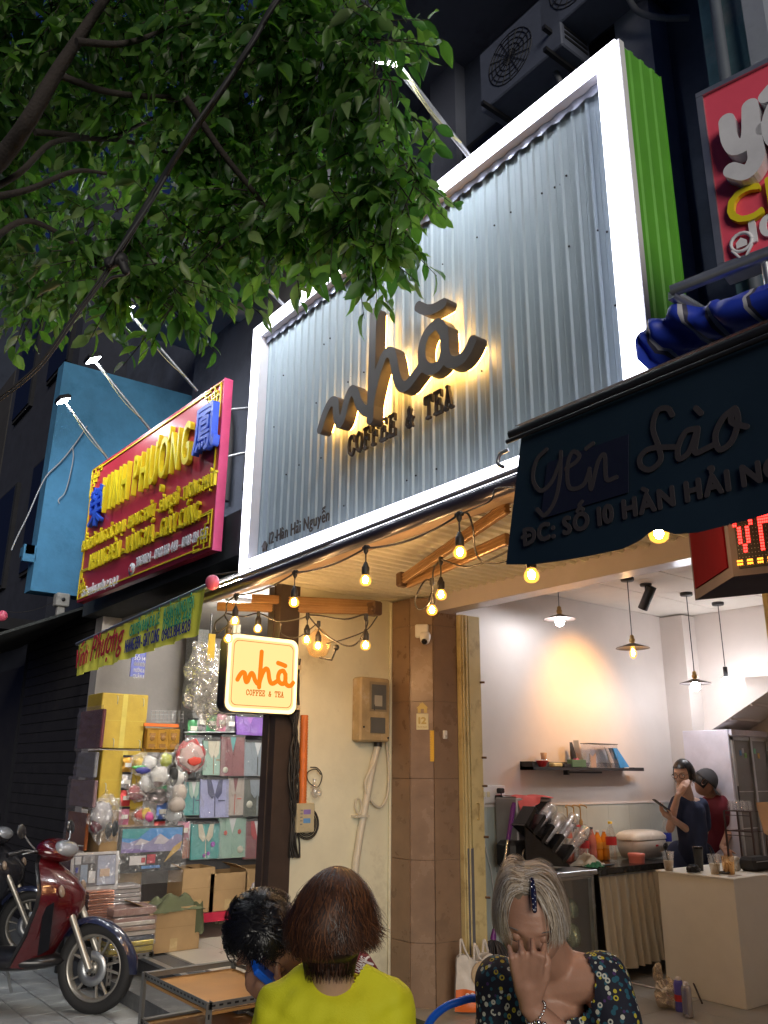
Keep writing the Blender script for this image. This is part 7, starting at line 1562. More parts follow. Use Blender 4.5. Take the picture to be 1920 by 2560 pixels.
# ================================================================== SCOOTERS
def scooter(name, label, origin, heading, steer, paint, scale=1.0, lit=False):
    """origin: ground point under the front hub. local x forward, y left, z up"""
    t = thing(name, label, 'scooter', origin, None)
    hx = V3(math.cos(heading), math.sin(heading), 0); hy = V3(-hx.y, hx.x, 0); O = Vector(origin)
    def L(x, y, z): x -= max(0, z-.35)*.20; z *= .97; return O+hx*(x*scale)+hy*(y*scale)+Z1*(z*scale)
    sx = V3(math.cos(heading+steer), math.sin(heading+steer), 0); sy = V3(-sx.y, sx.x, 0)
    def S(x, y, z): x -= max(0, z-.35)*.20; z = z if z < .6 else .6+(z-.6)*.93; return O+sx*(x*scale)+sy*(y*scale)+Z1*(z*scale)
    rub = tx('tyre_rubber', (.02, .02, .021), .7, bump=.04); ally = tx('wheel_alloy', (.42, .40, .36), .35, metal=.7); blkp = tx('scooter_black_plastic', (.015, .015, .018), .3, coat=.3); R_ = .285
    def wheel(F, cx, cz, ax, nm, disc=True):
        c = F(cx, 0, cz)
        b = MB(); prof = [(.205, -.030), (.235, -.046), (.268, -.040), (.285, -.016), (.285, .016), (.268, .040), (.235, .046), (.205, .030)]
        b.lathe(c, [(r*scale, h*scale) for r, h in prof], 48, ax=ax); w_o = b.build(nm, rub, t)
        b = MB(); b.lathe(c, [(r*scale, h*scale) for r, h in ((.206, -.030), (.212, -.034), (.200, -.034), (.190, -.016), (.186, 0), (.190, .016), (.200, .034), (.212, .034), (.206, .030))], 48, ax=ax)
        u = ax.orthogonal().normalized(); v = ax.cross(u)
        b.lathe(c, [(r*scale, h*scale) for r, h in ((.001, -.04), (.03, -.04), (.036, -.02), (.036, .02), (.03, .04), (.001, .04))], 18, ax=ax)
        for k in range(5):
            for dd in (-.13, .13):
                a0 = 2*math.pi*k/5; a1 = a0+dd*1.0; p0 = c+(u*math.cos(a0)+v*math.sin(a0))*.03*scale; p1 = c+(u*math.cos(a1+dd*.6)+v*math.sin(a1+dd*.6))*.195*scale; d_ = (p1-p0).normalized(); b.obox((p0+p1)/2, d_, ax, d_.cross(ax), (p1-p0).length, .022*scale, .013*scale, .003)
        o = b.build('rim', ally, None); o.parent = w_o
        # rim mesh was built in world coordinates: shift to the thing's frame
        for vv in o.data.vertices: vv.co -= O
        if disc:
            b = MB(); b.lathe(c+ax*.045*scale, [(.05*scale, 0), (.11*scale, 0), (.11*scale, .004), (.05*scale, .004), (.05*scale, 0)], 32, ax=ax); b.build('brake_disc', steel, t)
            q = c+ax*.05*scale+u*.0+Z1*.09*scale-hx*.04; b = MB(); b.obox(q, hx, ax, Z1, .05, .03, .08, .008); b.build('brake_caliper', black_m, t)
    wheel(S, 0, R_, sy.normalized()*-1, 'front_wheel'); wheel(L, -1.30, R_, hy*-1, 'rear_wheel', False)
    # fork
    b = MB()
    for s_ in (-.075, .075): b.tube([S(0, s_, R_), S(-.09, s_, .50), S(-.17, s_*.9, .72)], [.024*scale, .022*scale, .024*scale], 10)
    b.build('fork', ally, t)
    b = MB(); b.tube([S(0, -.11, R_), S(0, .11, R_)], .012, 8); b.build('axle', steel, t)
    # fender
    b = MB(); 
    def fen(u, v):
        a = R(-5+150*u); r_ = .315+.0*u; w_ = (.055 if u > .1 else .03+.25*u); yy = -w_+2*w_*v; r_ -= .035*(abs(v-.5)*2)**2
        return S(-r_*math.cos(a)*-1*1 if False else r_*math.cos(a), yy, R_+r_*math.sin(a))
    b.grid(fen, 24, 8); b.build('front_fender', tx('fender_navy', (.02, .025, .06), .2, coat=.8), t)
    # leg shield: painted outer shell, black inside
    prof = [(-.27, 1.00, .06), (-.20, .94, .13), (-.10, .86, .20), (-.05, .77, .235), (-.07, .68, .24), (-.14, .58, .225), (-.22, .48, .20), (-.30, .38, .19), (-.36, .28, .19)]
    def shell(ro, m_, nm, off):
        b = MB(); n = 14; V = []
        for (x, z, w_) in prof:
            for k in range(n+1):
                q = -1+2*k/n; V.append(L(x-.20*abs(q)**1.7*(w_/.24)-off, q*w_, z+.03*(abs(q)**2)))
        b.add(V, [(i*(n+1)+k, i*(n+1)+k+1, (i+1)*(n+1)+k+1, (i+1)*(n+1)+k) for i in range(len(prof)-1) for k in range(n)], True); b.build(nm, m_, t)
    shell(0, paint, 'leg_shield', 0); shell(0, blkp, 'inner_shield', .03)
    # side lines / black insert on the shield and lower body
    for s_ in (-1, 1): MB().grid(lambda u, v: L(-.16-.06*u-.10*v, s_*(.232-.03*v), .74-.30*u-.05*v), 8, 6).build('shield_insert', blkp, t)
    b = MB(); b.sphere((0, 0, 0), 1, 16, 10); b.v = [tuple(L(-.68+v[0]*.46, v[1]*.19, .33+v[2]*.075)) for v in b.v]; b.build('floor_board', blkp, t)
    b = MB(); b.sphere((0, 0, 0), 1, 20, 12); b.v = [tuple(L(-1.22+v[0]*.42, v[1]*.17*(1-.25*v[2]), .56+v[2]*.20)) for v in b.v]; b.build('rear_body', paint, t)
    b = MB(); b.sphere((0, 0, 0), 1, 20, 10); b.v = [tuple(L(-1.10+v[0]*.40, v[1]*.16, .77+max(-.5, v[2])*.07+.04*v[0])) for v in b.v]; b.build('seat', tx('seat_vinyl', (.02, .02, .02), .6), t)
    # headlight on the handlebar cover
    b = MB(); b.sphere((0, 0, 0), 1, 22, 14); b.v = [tuple(S(-.27+v[0]*(.13 if v[0] > 0 else .10), v[1]*.17*(1-.2*v[0]), 1.05+v[2]*.085-.02*v[0])) for v in b.v]; b.build('handlebar_cover', paint, t)
    b = MB(); b.sphere((0, 0, 0), 1, 18, 12); b.v = [tuple(S(-.20+v[0]*.085, v[1]*.115, 1.06+v[2]*.066)) for v in b.v]; b.build('headlight', tx('headlight_glass', (.25, .26, .28), .08, coat=1, spec=.9), t)
    for s_ in (-1, 1):
        b = MB(); b.sphere((0, 0, 0), 1, 12, 8); b.v = [tuple(L(-.12+v[0]*.02-.015, s_*(.165+v[1]*.025), .80+v[2]*.04)) for v in b.v]; b.build('indicator', tx('indicator_clear', (.3, .22, .16), .1, coat=.8), t)
        b = MB(); b.tube([S(-.30, s_*.12, 1.04), S(-.36, s_*.26, 1.06), S(-.40, s_*.37, 1.04)], [.016, .016, .018], 10); b.build('hand_grip', blkp, t)
        b = MB(); b.tube([S(-.30, s_*.20, 1.06), S(-.27, s_*.28, 1.06), S(-.29, s_*.36, 1.05)], .005, 6); b.build('brake_lever', steel, t)
        b = MB(); b.tube([S(-.32, s_*.18, 1.07), S(-.32, s_*.24, 1.12), S(-.33, s_*.27, 1.17)], .006, 6); b.build('mirror_stem', steel, t)
        b = MB(); b.sphere((0, 0, 0), 1, 14, 10); b.v = [tuple(S(-.34+v[0]*.018, s_*.29+v[1]*.05, 1.20+v[2]*.055)) for v in b.v]; b.build('mirror', blkp, t)
    b = MB(); b.tube([L(-.75, .16, .3), L(-.72, .26, .05)], .012, 8); b.build('side_stand', steel, t)
    return t
red_paint = tx('dark_red_gloss_paint', (.075, .003, .006), .2, coat=1, var=.02, bump=0)
wc_ = at(*z3(510, 1985), 'z', .065); scooter('red_scooter', 'dark red scooter parked on the pale pavers with black wheel nearest the viewer', wc_, math.atan2(.72, .69), R(-8), red_paint, 1.0)
wc2 = at(*z3(150, 1690), 'z', .06); scooter('dark_scooter', 'dark scooter behind the red one cut off by the left edge of the photo', wc2, math.atan2(.72, .69), R(10), tx('black_gloss_paint', (.02, .02, .025), .2, coat=.8, bump=0), 1.0)
# red tail lights far down the street
t = thing('far_motorbike', 'distant motorbike with a glowing red tail light at the left edge', 'motorbike', dist(5, 1650, 15))
p = dist(5, 1600, 15)
MB().obox(p-Z1*.35, X1, Y1, Z1, .9, .3, .5, .1).build('body', black_m, t); MB().sphere(p, .05, 10, 8).build('tail_light', glow('red_tail_light', (1, .03, .02), 10), t); MB().lathe(V3(p.x, p.y, .35), [(.2, -.05), (.3, -.04), (.3, .04), (.2, .05)], 20, ax=Y1).build('wheel', black_m, t)
# ================================================================== PEOPLE
def blend(mb, voxel=.007, sm=6, post=None):
    """fuse overlapping volumes into one continuous smooth skin"""
    o = mb.build('tmp', MATS['black_metal']); md = o.modifiers.new('r', 'REMESH'); md.mode = 'VOXEL'; md.voxel_size = voxel
    m2 = o.modifiers.new('s', 'SMOOTH'); m2.factor = .5; m2.iterations = sm
    bpy.context.view_layer.update(); dg = bpy.context.evaluated_depsgraph_get(); me = bpy.data.meshes.new_from_object(o.evaluated_get(dg))
    vs = [v.co.copy() for v in me.vertices]; fs = [tuple(p.vertices) for p in me.polygons]
    bpy.data.objects.remove(o); bpy.data.meshes.remove(me); return vs, fs
def joint(b, pts, rs, n=14):
    """tapered limb with round ends"""
    pts = [Vector(p) for p in pts]; b.tube(pts, list(rs), n)
    for p, r in zip(pts, rs): b.sphere(p, r*.995, n, 8)
def frame3(o, fwd, up):
    f = Vector(fwd).normalized(); u = (Vector(up)-f*f.dot(Vector(up))).normalized(); r = f.cross(u); return Vector(o), r, f, u
def head_mesh(b, fr, s=1.0, old=False, nose=1.0, wide=1):
    o, r, f, u = fr; nu, nv = 72, 60; G = lambda x, c, w_: math.exp(-((x-c)/w_)**2)
    def fn(a, t):
        ph = a*2*math.pi; th = .02+t*(math.pi-.04); x = .074*wide*math.sin(th)*math.cos(ph); y = .094*math.sin(th)*math.sin(ph); z = .116*math.cos(th)
        k = max(0, min(1, (-.015-z)/.095)); x *= 1-(.36 if not old else .22)*k**1.4; 
        if y < 0: y *= 1-.42*k
        else: y *= 1-.05*k
        if y > 0 and z < 0: y += .010*k
        if y > 0:
            F_ = min(1, y/.05)
            d = .005*G(z, .030, .010)*G(abs(x), .028, .02) - .011*G(z, .008, .013)*G(abs(x), .031, .016)
            d += .020*nose*G(x, 0, .010)*max(0, min(1, (.022-z)/.050))*(1 if z > -.030 else max(0, 1-(-.030-z)/.008)) + .007*nose*G(z, -.026, .009)*G(x, 0, .013) + .005*G(z, -.028, .006)*G(abs(x), .012, .006)
            d += .0065*G(z, -.050, .0055)*G(x, 0, .021) + .0065*G(z, -.063, .006)*G(x, 0, .018) - .004*G(z, -.0565, .0025)*G(x, 0, .024)
            d += .008*G(z, -.090, .013)*G(x, 0, .02) - .004*G(z, -.076, .007)*G(x, 0, .03) + .006*G(z, -.020, .02)*G(abs(x), .042, .016)
            if old: d += .004*G(z, -.045, .018)*G(abs(x), .046, .012) - .0025*G(abs(x)-.022+(z+.045)*.35, 0, .003)*G(z, -.045, .02) + .0012*math.sin(z*420)*G(z, .055, .02)*G(x, 0, .035)
            y += d*F_
        return o+(r*x+f*y+u*z)*s
    b.grid(fn, nu, nv)
    for q in (-1, 1):     # ears
        def ear(a, t):
            ph = a*2*math.pi; rr_ = math.sin(t*math.pi/2)
            x = q*(.072+.014*(t)-.010*G(rr_, .55, .25)); return o+(r*x+f*(-.008+.017*rr_*math.cos(ph)-.006*t)+u*(-.006+.031*rr_*math.sin(ph)))*s
        b.grid(ear, 16, 8)
def eyes(fr, t, s=1.0, closed=False, skin_m=None):
    o, r, f, u = fr; P = lambda x, y, z: o+(r*x+f*y+u*z)*s
    for q in (-1, 1):
        b = MB()
        if closed:
            b.sphere(P(q*.031, .070, .006), .0145*s, 14, 10); b.build('eyelid', skin_m, t); b = MB(); b.tube([P(q*(.031+.013*math.cos(a)), .083-.004*abs(math.cos(a)), .001-.004*math.sin(a)) for a in [math.pi*k/8 for k in range(9)]], .0011*s, 4); b.build('eyelash', black_m, t)
        else:
            b.sphere(P(q*.031, .071, .006), .0125*s, 14, 10); b.build('eyeball', tx('eye_white', (.65, .62, .6), .3), t); b = MB(); b.sphere(P(q*.031, .0795, .005), .0055*s, 10, 8); b.build('iris', tx('iris_dark', (.02, .012, .01), .2), t)
            b = MB(); b.tube([P(q*(.031+.014*math.cos(a)), .081-.005*abs(math.cos(a)), .007+.006*math.sin(a)) for a in [math.pi*k/8 for k in range(9)]], .0012*s, 4); b.build('upper_eyelash', black_m, t)
        b = MB(); b.tube([P(q*(.012+.036*k/6), .090-.012*(k/6)**2, .026+.006*math.sin(k/6*2.4)) for k in range(7)], [.0018*s]*7, 4); b.build('eyebrow', tx('brow', (.06, .045, .04), .9) if not closed else tx('grey_brow', (.16, .14, .13), .9), t)
def hairs(name, fr, t, n, m, path, wd=.003, seed=1, cap=None, capm=None):
    """path(i, rnd) -> list of (x,y,z) in head units; drawn as thin flat strands"""
    o, r, f, u = fr; rn_ = random.Random(seed); b = MB(); V = []; Fc = []
    for i in range(n):
        pts = [o+r*p[0]+f*p[1]+u*p[2] for p in path(i, rn_)]; w_ = wd*rn_.uniform(.5, 1.2); m_ = len(pts); b0 = len(V); cur_ = rn_.randint(0, len(m)-1)
        for k, p in enumerate(pts):
            tg = (pts[min(k+1, m_-1)]-pts[max(0, k-1)]); nn = tg.cross(p-o)
            if nn.length < 1e-7: nn = r.copy()
            nn.normalize(); ww = w_*(1-.75*(k/(m_-1))**2)/2; V += [p-nn*ww, p+nn*ww]
        Fc += [((b0+2*k, b0+2*k+1, b0+2*k+3, b0+2*k+2), cur_) for k in range(m_-1)]
    for fc, c in Fc: b.f.append(fc); b.sm.append(True); b.mi.append(c)
    b.v = [tuple(p) for p in V]; hb = b.build(name, m, t)
    return hb
def hairmat(name, c1, c2, rough=.35):
    if name in MATS: return MATS[name]
    m = tx(name, c1, rough, var=.3, scale=30, bump=0, spec=.35); return m
def skinm(name, c): return M(name, c, .48, var=.10, scale=14, bump=.012, sss=.12, fine=180)
def hand(b, wrist, dirn, palm_n, side, curl, spread=.12, s=1.0, thumb=None):
    """palm from wrist along dirn; palm_n = direction the palm faces; side = direction of the thumb"""
    d = Vector(dirn).normalized(); n = Vector(palm_n); n = (n-d*n.dot(d)).normalized(); sd = Vector(side); sd = (sd-d*sd.dot(d)-n*sd.dot(n)).normalized(); W = Vector(wrist)
    b.tube([W, W+d*.03*s, W+d*.06*s, W+d*.09*s], [.024*s, .026*s, .027*s, .022*s], 12)
    for k, q in enumerate((.030, .010, -.010, -.029)):
        base = W+d*(.085-.006*abs(k-1.2))*s+sd*q*s; joint(b, [W+d*.02*s+sd*q*.5*s, base], [.014*s, .0112*s], 8)
        L = (.040, .045, .042, .033)[k]*s; c = curl[k] if isinstance(curl, (list, tuple)) else curl; ang = 0; p = base; pts = [p]; dd = (d+sd*q*spread*30*.12).normalized()
        for j in range(3):
            ang += c*(.9, 1.1, .7)[j]; v = dd*math.cos(ang)+n*math.sin(ang); p = p+v*L*(1, .68, .55)[j]; pts.append(p)
        joint(b, pts, [.0098*s, .0090*s, .0082*s, .0070*s], 8)
    th = thumb or (d*.55+sd*.75+n*.35); th = Vector(th).normalized(); p0 = W+d*.022*s+sd*.018*s; p1 = p0+th*.042*s; p2 = p1+(th+d*.6).normalized()*.032*s; p3 = p2+(th*.5+d).normalized()*.024*s
    joint(b, [p0, p1, p2, p3], [.016*s, .0115*s, .0100*s, .0078*s], 8)
def mesh_from(parts, name, m, t):
    b = MB()
    for vs, fs in parts: b.add(vs, fs, True)
    return b.build(name, m, t)
H = V3(FW.x, FW.y, 0).normalized(); RH = V3(H.y, -H.x, 0); RH = RH if RH.dot(RT) > 0 else -RH
def cloth_noise(vs, amp, sc, seed=0, ax=None):
    out = []
    for v in vs: q = Vector(v)*sc; nn = noise.noise(q+V3(seed, 0, 0)); out.append(Vector(v)+V3(noise.noise(q+V3(9, seed, 0)), noise.noise(q+V3(0, 5, seed)), noise.noise(q+V3(3, 3, seed))*.6)*amp)
    return out
def cutf(vs, fs, keep): return vs, [f for f in fs if keep(sum((vs[i] for i in f), V3(0, 0, 0))/len(f))]

# ---------------- person 1: yellow shirt, brown bob, seen from behind
D1 = 2.15; hc = dist(716, 1992, D1); t1 = thing('person', 'person with brown bobbed hair in a bright yellow shirt seen from behind in front', 'person', V3(hc.x, hc.y, .05))
skinA = skinm('skin_light', (.50, .31, .22)); f1 = (H*1.0+V3(0, 0, -.12)).normalized(); fr = frame3(hc, f1, Z1)
nb = hc-Z1*.16-H*.01; shz = nb.z-.055; cs_ = V3(nb.x, nb.y, 0); SR = dist(890, 2180, D1); SLt = dist(556, 2175, D1); cen = (SR+SLt)/2; cen = V3(cen.x, cen.y, 0)
half = (SR-SLt).length/2-.055
def B1(l, f_, z): return cen+RH*l+H*f_+Z1*z
b = MB(); joint(b, [hc-Z1*.07-H*.01, B1(0, -.0, nb.z-.03)], [.052, .058]); ztop = dist(720, 2100, D1).z
joint(b, [B1(0, 0, ztop-.17), B1(0, .0, ztop-.27), B1(0, .0, ztop-.48)], [.095, .10, .12]); joint(b, [B1(-half+.03, 0, ztop-.095), B1(half-.03, 0, ztop-.095)], [.05, .05])
for s_ in (-1, 1):
    joint(b, [B1(s_*half, 0, ztop-.095), B1(s_*(half+.03), .06, ztop-.30), B1(s_*(half-.06), .30, ztop-.34)], [.050, .042, .034]); joint(b, [B1(s_*.1, 0, ztop-.52), B1(s_*.12, .42, ztop-.50), B1(s_*.12, .44, .10), B1(s_*.12, .56, .08)], [.085, .06, .042, .032])
vb = blend(b, .009, 8); hb_ = MB(); head_mesh(hb_, fr, .98); mesh_from([vb, (hb_.v, hb_.f)], 'body', skinA, t1)
b = MB(); trunk = [(ztop-.012, .115, .055), (ztop-.05, .165, .095), (ztop-.14, .17, .118), (ztop-.28, .155, .12), (ztop-.50, .17, .13), (ztop-.58, .17, .12)]
secs = [[B1(a*math.copysign(abs(math.cos(q))**.8, math.cos(q)), c*math.sin(q), z) for q in [2*math.pi*k/28 for k in range(28)]] for z, a, c in trunk]; loft(b, secs); b.add(secs[0], [tuple(range(27, -1, -1))])
for s_ in (-1, 1): joint(b, [B1(s_*.07, -.005, ztop-.015), B1(s_*half, 0, ztop-.080), B1(s_*(half+.028), .03, ztop-.22)], [.040, .064, .064])
vs, fs = blend(b, .009, 10); 
vs = [v+H*(-.010*math.exp(-((v.z-(ztop-.10-.35*abs((v-cen).dot(RH))))/.012)**2))*(1 if (v-cen).dot(H) < 0 else 0) + H*(.007*math.exp(-((v.z-(ztop-.16+.5*abs((v-cen).dot(RH))))/.016)**2)) for v in cloth_noise(cloth_noise(vs, .014, 9, 3), .006, 24, 5)]
ncen = B1(0, .012, ztop); vs, fs = cutf(vs, fs, lambda c: ((c-ncen).dot(RH)/.083)**2+((c-ncen).dot(H)/.070)**2 > 1 or c.z < ztop-.022)
yshirt = tx('bright_yellow_cotton', (.62, .62, .012), .75, var=.04, bump=.03, fine=300); mesh_from([(vs, fs)], 'yellow_shirt', yshirt, t1)
b = MB(); b.tube([ncen+RH*.083*math.cos(a)+H*.070*math.sin(a)+Z1*(-.022-.010*abs(math.cos(a))) for a in [2*math.pi*k/32 for k in range(33)]], .0065, 8, cap=False); b.build('neck_band', yshirt, t1)
b = MB(); joint(b, [B1(-.1, 0, ztop-.52), B1(-.12, .42, ztop-.50), B1(-.12, .44, .16)], [.1, .075, .06]); joint(b, [B1(.1, 0, ztop-.52), B1(.12, .42, ztop-.50), B1(.12, .44, .16)], [.1, .075, .06]); mesh_from([blend(b, .014, 5)], 'dark_trousers', tx('dark_cotton', (.03, .03, .035), .85), t1)
hbrown = tx('hair_chestnut', (.062, .024, .011), .5, var=.35, scale=40, bump=0, spec=.3); hbrown2 = tx('hair_copper_light', (.12, .046, .018), .48, var=.3, scale=40, bump=0, spec=.3); hdark = tx('hair_dark_brown', (.022, .011, .008), .38, var=.3, bump=0, spec=.4)
# bob: viewed from behind; x right, y forward
def bob(i, q):
    a = q.uniform(-math.pi*1.0, 0)+q.uniform(-.5, .5); th0 = R(q.uniform(2, 75)); th1 = R(q.uniform(96, 121)); V_ = q.uniform(.94, 1.07)+.05*math.sin(i*.37//1*2.4); sw = q.uniform(-.3, .45); cl = random.Random(i//30); c1, c2, c3 = cl.uniform(-.012, .012), cl.uniform(0, 6), cl.uniform(-9, 9); ox = .012; out = []
    for k in range(13):
        w_ = k/12; th = th0+(th1-th0)*w_; aa = a+sw*w_+.06*math.sin(w_*5+c3)
        vol = 1.16+.12*math.sin(min(th, 2.2)*.85)+.03*math.sin(aa*7+w_*4); 
        flip = max(0, w_-.74)*.75*(1 if math.cos(aa) > .1 else -.25)*q.uniform(.3, 1.3)
        x = (.080+.010*max(0, w_-.35))*vol*V_*math.sin(th)*math.cos(aa)*(1+flip)+ox*(1-w_); y = .098*vol*V_*math.sin(th)*math.sin(aa)*(1+flip*.5)-.005; z = .122*(1.06+.04*V_)*math.cos(th); x += c1*math.sin(w_*6+c2)*w_*2
        if math.cos(aa) < 0: z -= .018*w_
        out.append((x, y, z))
    return out
b = MB(); b.sphere(fr[0], 1, 24, 16); o_, r_, f_, u_ = fr; b.v = [tuple(o_+r_*(Vector(v)-o_).x*.090+f_*((Vector(v)-o_).y*.108-.008)+u_*max(-.088, (Vector(v)-o_).z*.126)) for v in b.v]; b.build('hair_mass', hdark, t1)
hairs('hair', fr, t1, 3600, [hbrown, hbrown, hbrown2, hdark], bob, .0032, 5)
def nape(i, q):
    a = q.uniform(-2.75, -.4); out = []
    for k in range(7):
        w_ = k/6; out.append((.084*math.cos(a)*(1-.22*w_)*(1), .088*math.sin(a)*(1-.25*w_)+.0, -.045-.082*w_*q.uniform(.45, 1.1)))
    return out
hairs('nape_hair', fr, t1, 900, [hdark, hdark, hbrown], nape, .003, 6)

# ---------------- person 2: man bent over, dark curly hair, maroon shirt, seen from the side
D2 = 2.55; hc = dist(572, 2022, D2); t2 = thing('person', 'person with black curly hair and glasses bent forward in a maroon printed shirt', 'person', V3(hc.x, hc.y, .05))
dF = (-RH*.80+H*.12+V3(0, 0, -.50)).normalized(); fr2 = frame3(hc, dF, Z1); skinB = skinm('skin_tan', (.36, .19, .12))
hips = dist(840, 2400, 2.75); hips.z = .50; sh0 = dist(735, 2115, 2.66); sh0.z -= .02
b = MB(); joint(b, [hc-fr2[3]*.06-fr2[2]*.035, hc.lerp(sh0, .55)+Z1*.005, sh0], [.050, .054, .07]); joint(b, [sh0, sh0.lerp(hips, .5)+RH*.05+Z1*.03, hips], [.105, .125, .13])
for s_, q in ((-1, H*-.16), (1, H*.16)):
    e_ = sh0+q+V3(0, 0, -.26)-RH*.05; wv_ = dist(612, 2150, 2.5)+q*.4; joint(b, [sh0+q*.9, e_, wv_], [.048, .038, .026]); hand(b, wv_, (-RH*.8+Z1*.5), -q, Z1, .6)
    k_ = hips-RH*.42+q*.8; joint(b, [hips+q*.5, k_, V3(k_.x, k_.y, .10), V3(k_.x, k_.y, .08)-RH*.1], [.085, .062, .045, .034])
vb = blend(b, .008, 6); hb_ = MB(); head_mesh(hb_, fr2, .98); mesh_from([vb, (hb_.v, hb_.f)], 'body', skinB, t2)
b = MB(); joint(b, [sh0+RH*.015, sh0.lerp(hips, .5)+RH*.05+Z1*.03, hips], [.118, .138, .142]); joint(b, [sh0-H*.15, sh0+H*.15], [.064, .064])
for q in (H*-.15, H*.15): joint(b, [sh0+q, sh0+q*1.05+V3(0, 0, -.16)-RH*.03], [.066, .060])
vs, fs = blend(b, .010, 6); vs, fs = cutf(cloth_noise(vs, .014, 8, 5), fs, lambda c: (c-hc).length > .20); mar_sh = tx('maroon_cotton', (.16, .012, .025), .75, bump=.02); mesh_from([(vs, fs)], 'maroon_shirt', mar_sh, t2)
# printed words on the back of the shirt
pw_ = dist(790, 2095, 2.46); ex_ = (RH*.25-Z1*.05+V3(0, 0, .0)).normalized(); pe = (RH*.30+Z1*.95).normalized(); pf_ = (pe.cross(-H)).normalized(); pf_ = pf_ if pf_.dot(RH) > 0 else -pf_
from mathutils.bvhtree import BVHTree
bv = BVHTree.FromPolygons([tuple(v) for v in vs], [f for f in fs])
def onshirt(words, x, y, hpx, ang, wpx, nm='printed_words'):
    L_, W_l = lay(words, .05); b = MB(); s_ = wpx/W_l; sh_ = hpx/.7; ca, sa = math.cos(ang), math.sin(ang)
    for ch, v, tt_, bd in L_:
        P = []
        for px, py in v:
            X_, Y_ = px*s_, -py*sh_; d = ray(x+X_*ca-Y_*sa, y+X_*sa+Y_*ca).normalized(); hit = bv.ray_cast(CAM, d)
            P.append((hit[0]-d*.004) if hit[0] is not None and hit[3] < 3.2 else None)
        b.add([p or V3(0, 0, 0) for p in P], [f for f in tt_ if all(P[i] is not None for i in f)])
    b.build(nm, white_p, t2)
onshirt('LED', 797, 2112, 20, R(-72), 46); onshirt('C.C: 090', 818, 2116, 11, R(-70), 52); onshirt('QUẢNG', 775, 2102, 14, R(-60), 36); onshirt('ledngai', 830, 2132, 8, R(-68), 36)
hblk = tx('hair_black', (.008, .008, .010), .35, var=.3, bump=0, spec=.5)
def curly(i, q):
    c_ = random.Random(i//26); a = c_.uniform(0, 6.283); th = math.acos(c_.uniform(-.35, 1)); h_ = V3(c_.uniform(-1, 1), c_.uniform(-.2, 1), c_.uniform(-1, .6)); L_ = c_.uniform(.05, .085); ph = c_.uniform(0, 6); lift = c_.uniform(.010, .034)
    a += q.gauss(0, .13); th += q.gauss(0, .09)
    if math.sin(a) > .3 and th > 1.25: th = 1.25-q.random()*.4
    n_ = V3(math.sin(th)*math.cos(a), math.sin(th)*math.sin(a), math.cos(th)); p = V3(n_.x*.078, n_.y*.097, n_.z*.118); d = (h_-n_*h_.dot(n_)).normalized(); e1 = n_.cross(d); out = []; L_ *= q.uniform(.8, 1.1)
    for k in range(10): w_ = k/9; out.append(tuple(p+d*(L_*w_*.8+.010*math.sin(ph+w_*7))+n_*(lift*math.sin(w_*2.6)+.004)+e1*(.012*math.cos(ph+w_*7)*w_)-n_*(w_*w_*.02)))
    return out
b = MB(); o_, r_, f_, u_ = fr2; b.sphere((0, 0, 0), 1, 22, 14); b.v = [tuple(o_+r_*v[0]*.086+f_*(v[1]*.100-.012)+u_*(max(-.03, v[2])*.124+.006)) for v in b.v]; b.build('hair_mass', hblk, t2)
hairs('hair', fr2, t2, 4200, [hblk], curly, .0034, 8)
P2_ = lambda x, y, z: fr2[0]+fr2[1]*x+fr2[2]*y+fr2[3]*z
b = MB()
for q in (-1, 1): b.tube([P2_(q*.033+.024*math.cos(a), .108, .006+.019*math.sin(a)) for a in [2*math.pi*k/20 for k in range(21)]], .0022, 6, cap=False); b.tube([P2_(q*.057, .106, .012), P2_(q*.078, .06, .012), P2_(q*.080, -.012, .010)], .002, 5)
b.tube([P2_(-.010, .110, .01), P2_(.010, .110, .01)], .002, 5); b.build('glasses', black_m, t2); eyes(fr2, t2)
pa_, pb_ = dist(548, 2085, 2.44), dist(622, 2150, 2.47); tph = thing('blue_phone', 'bright blue cased phone held by the bent person with curly hair', 'phone', pa_); d_ = (pb_-pa_).normalized(); nn_ = d_.cross(H).normalized(); b = MB(); b.obox((pa_+pb_)/2, d_, nn_, d_.cross(nn_), (pb_-pa_).length, .020, .075, .006); b.build('case', tx('vivid_blue', (.01, .13, .75), .35), tph)

# ---------------- person 3: elderly woman, pale short hair, hand at her nose
D3 = 2.15; hc = dist(1148, 1985, D3); t3 = thing('person', 'elderly person with pale grey-blond hair pinching the nose, in a dark floral dress', 'person', V3(hc.x, hc.y, .05))
dF = (-H*.90-RH*.22+V3(0, 0, -.50)).normalized(); fr3 = frame3(hc, dF, (Z1+RH*.06)); skinC = skinm('skin_warm', (.40, .215, .145))
nb3 = dist(1192, 2078, D3+.13); shR = dist(1300, 2112, D3+.08); shL = dist(1078, 2122, D3+.16); cn = (shR+shL)/2+H*.03
def P3(x, y, z): return fr3[0]+fr3[1]*x+fr3[2]*y+fr3[3]*z
nose = P3(0, .108, -.022)
b = MB(); joint(b, [hc-fr3[3]*.055-fr3[2]*.03, nb3, cn-Z1*.02], [.062, .066, .085]); joint(b, [shL, cn, shR], [.052, .085, .052]); joint(b, [cn-Z1*.12, cn-Z1*.3, cn-Z1*.5], [.115, .14, .15])
wr = dist(1143, 2172, 2.03); el = dist(1262, 2300, 2.02)
joint(b, [shR, shR-Z1*.22-H*.08+RH*.02, el], [.052, .048, .040]); joint(b, [el, el.lerp(wr, .5), wr], [.042, .036, .026])
hd = dist(1128, 2062, 2.045)-wr
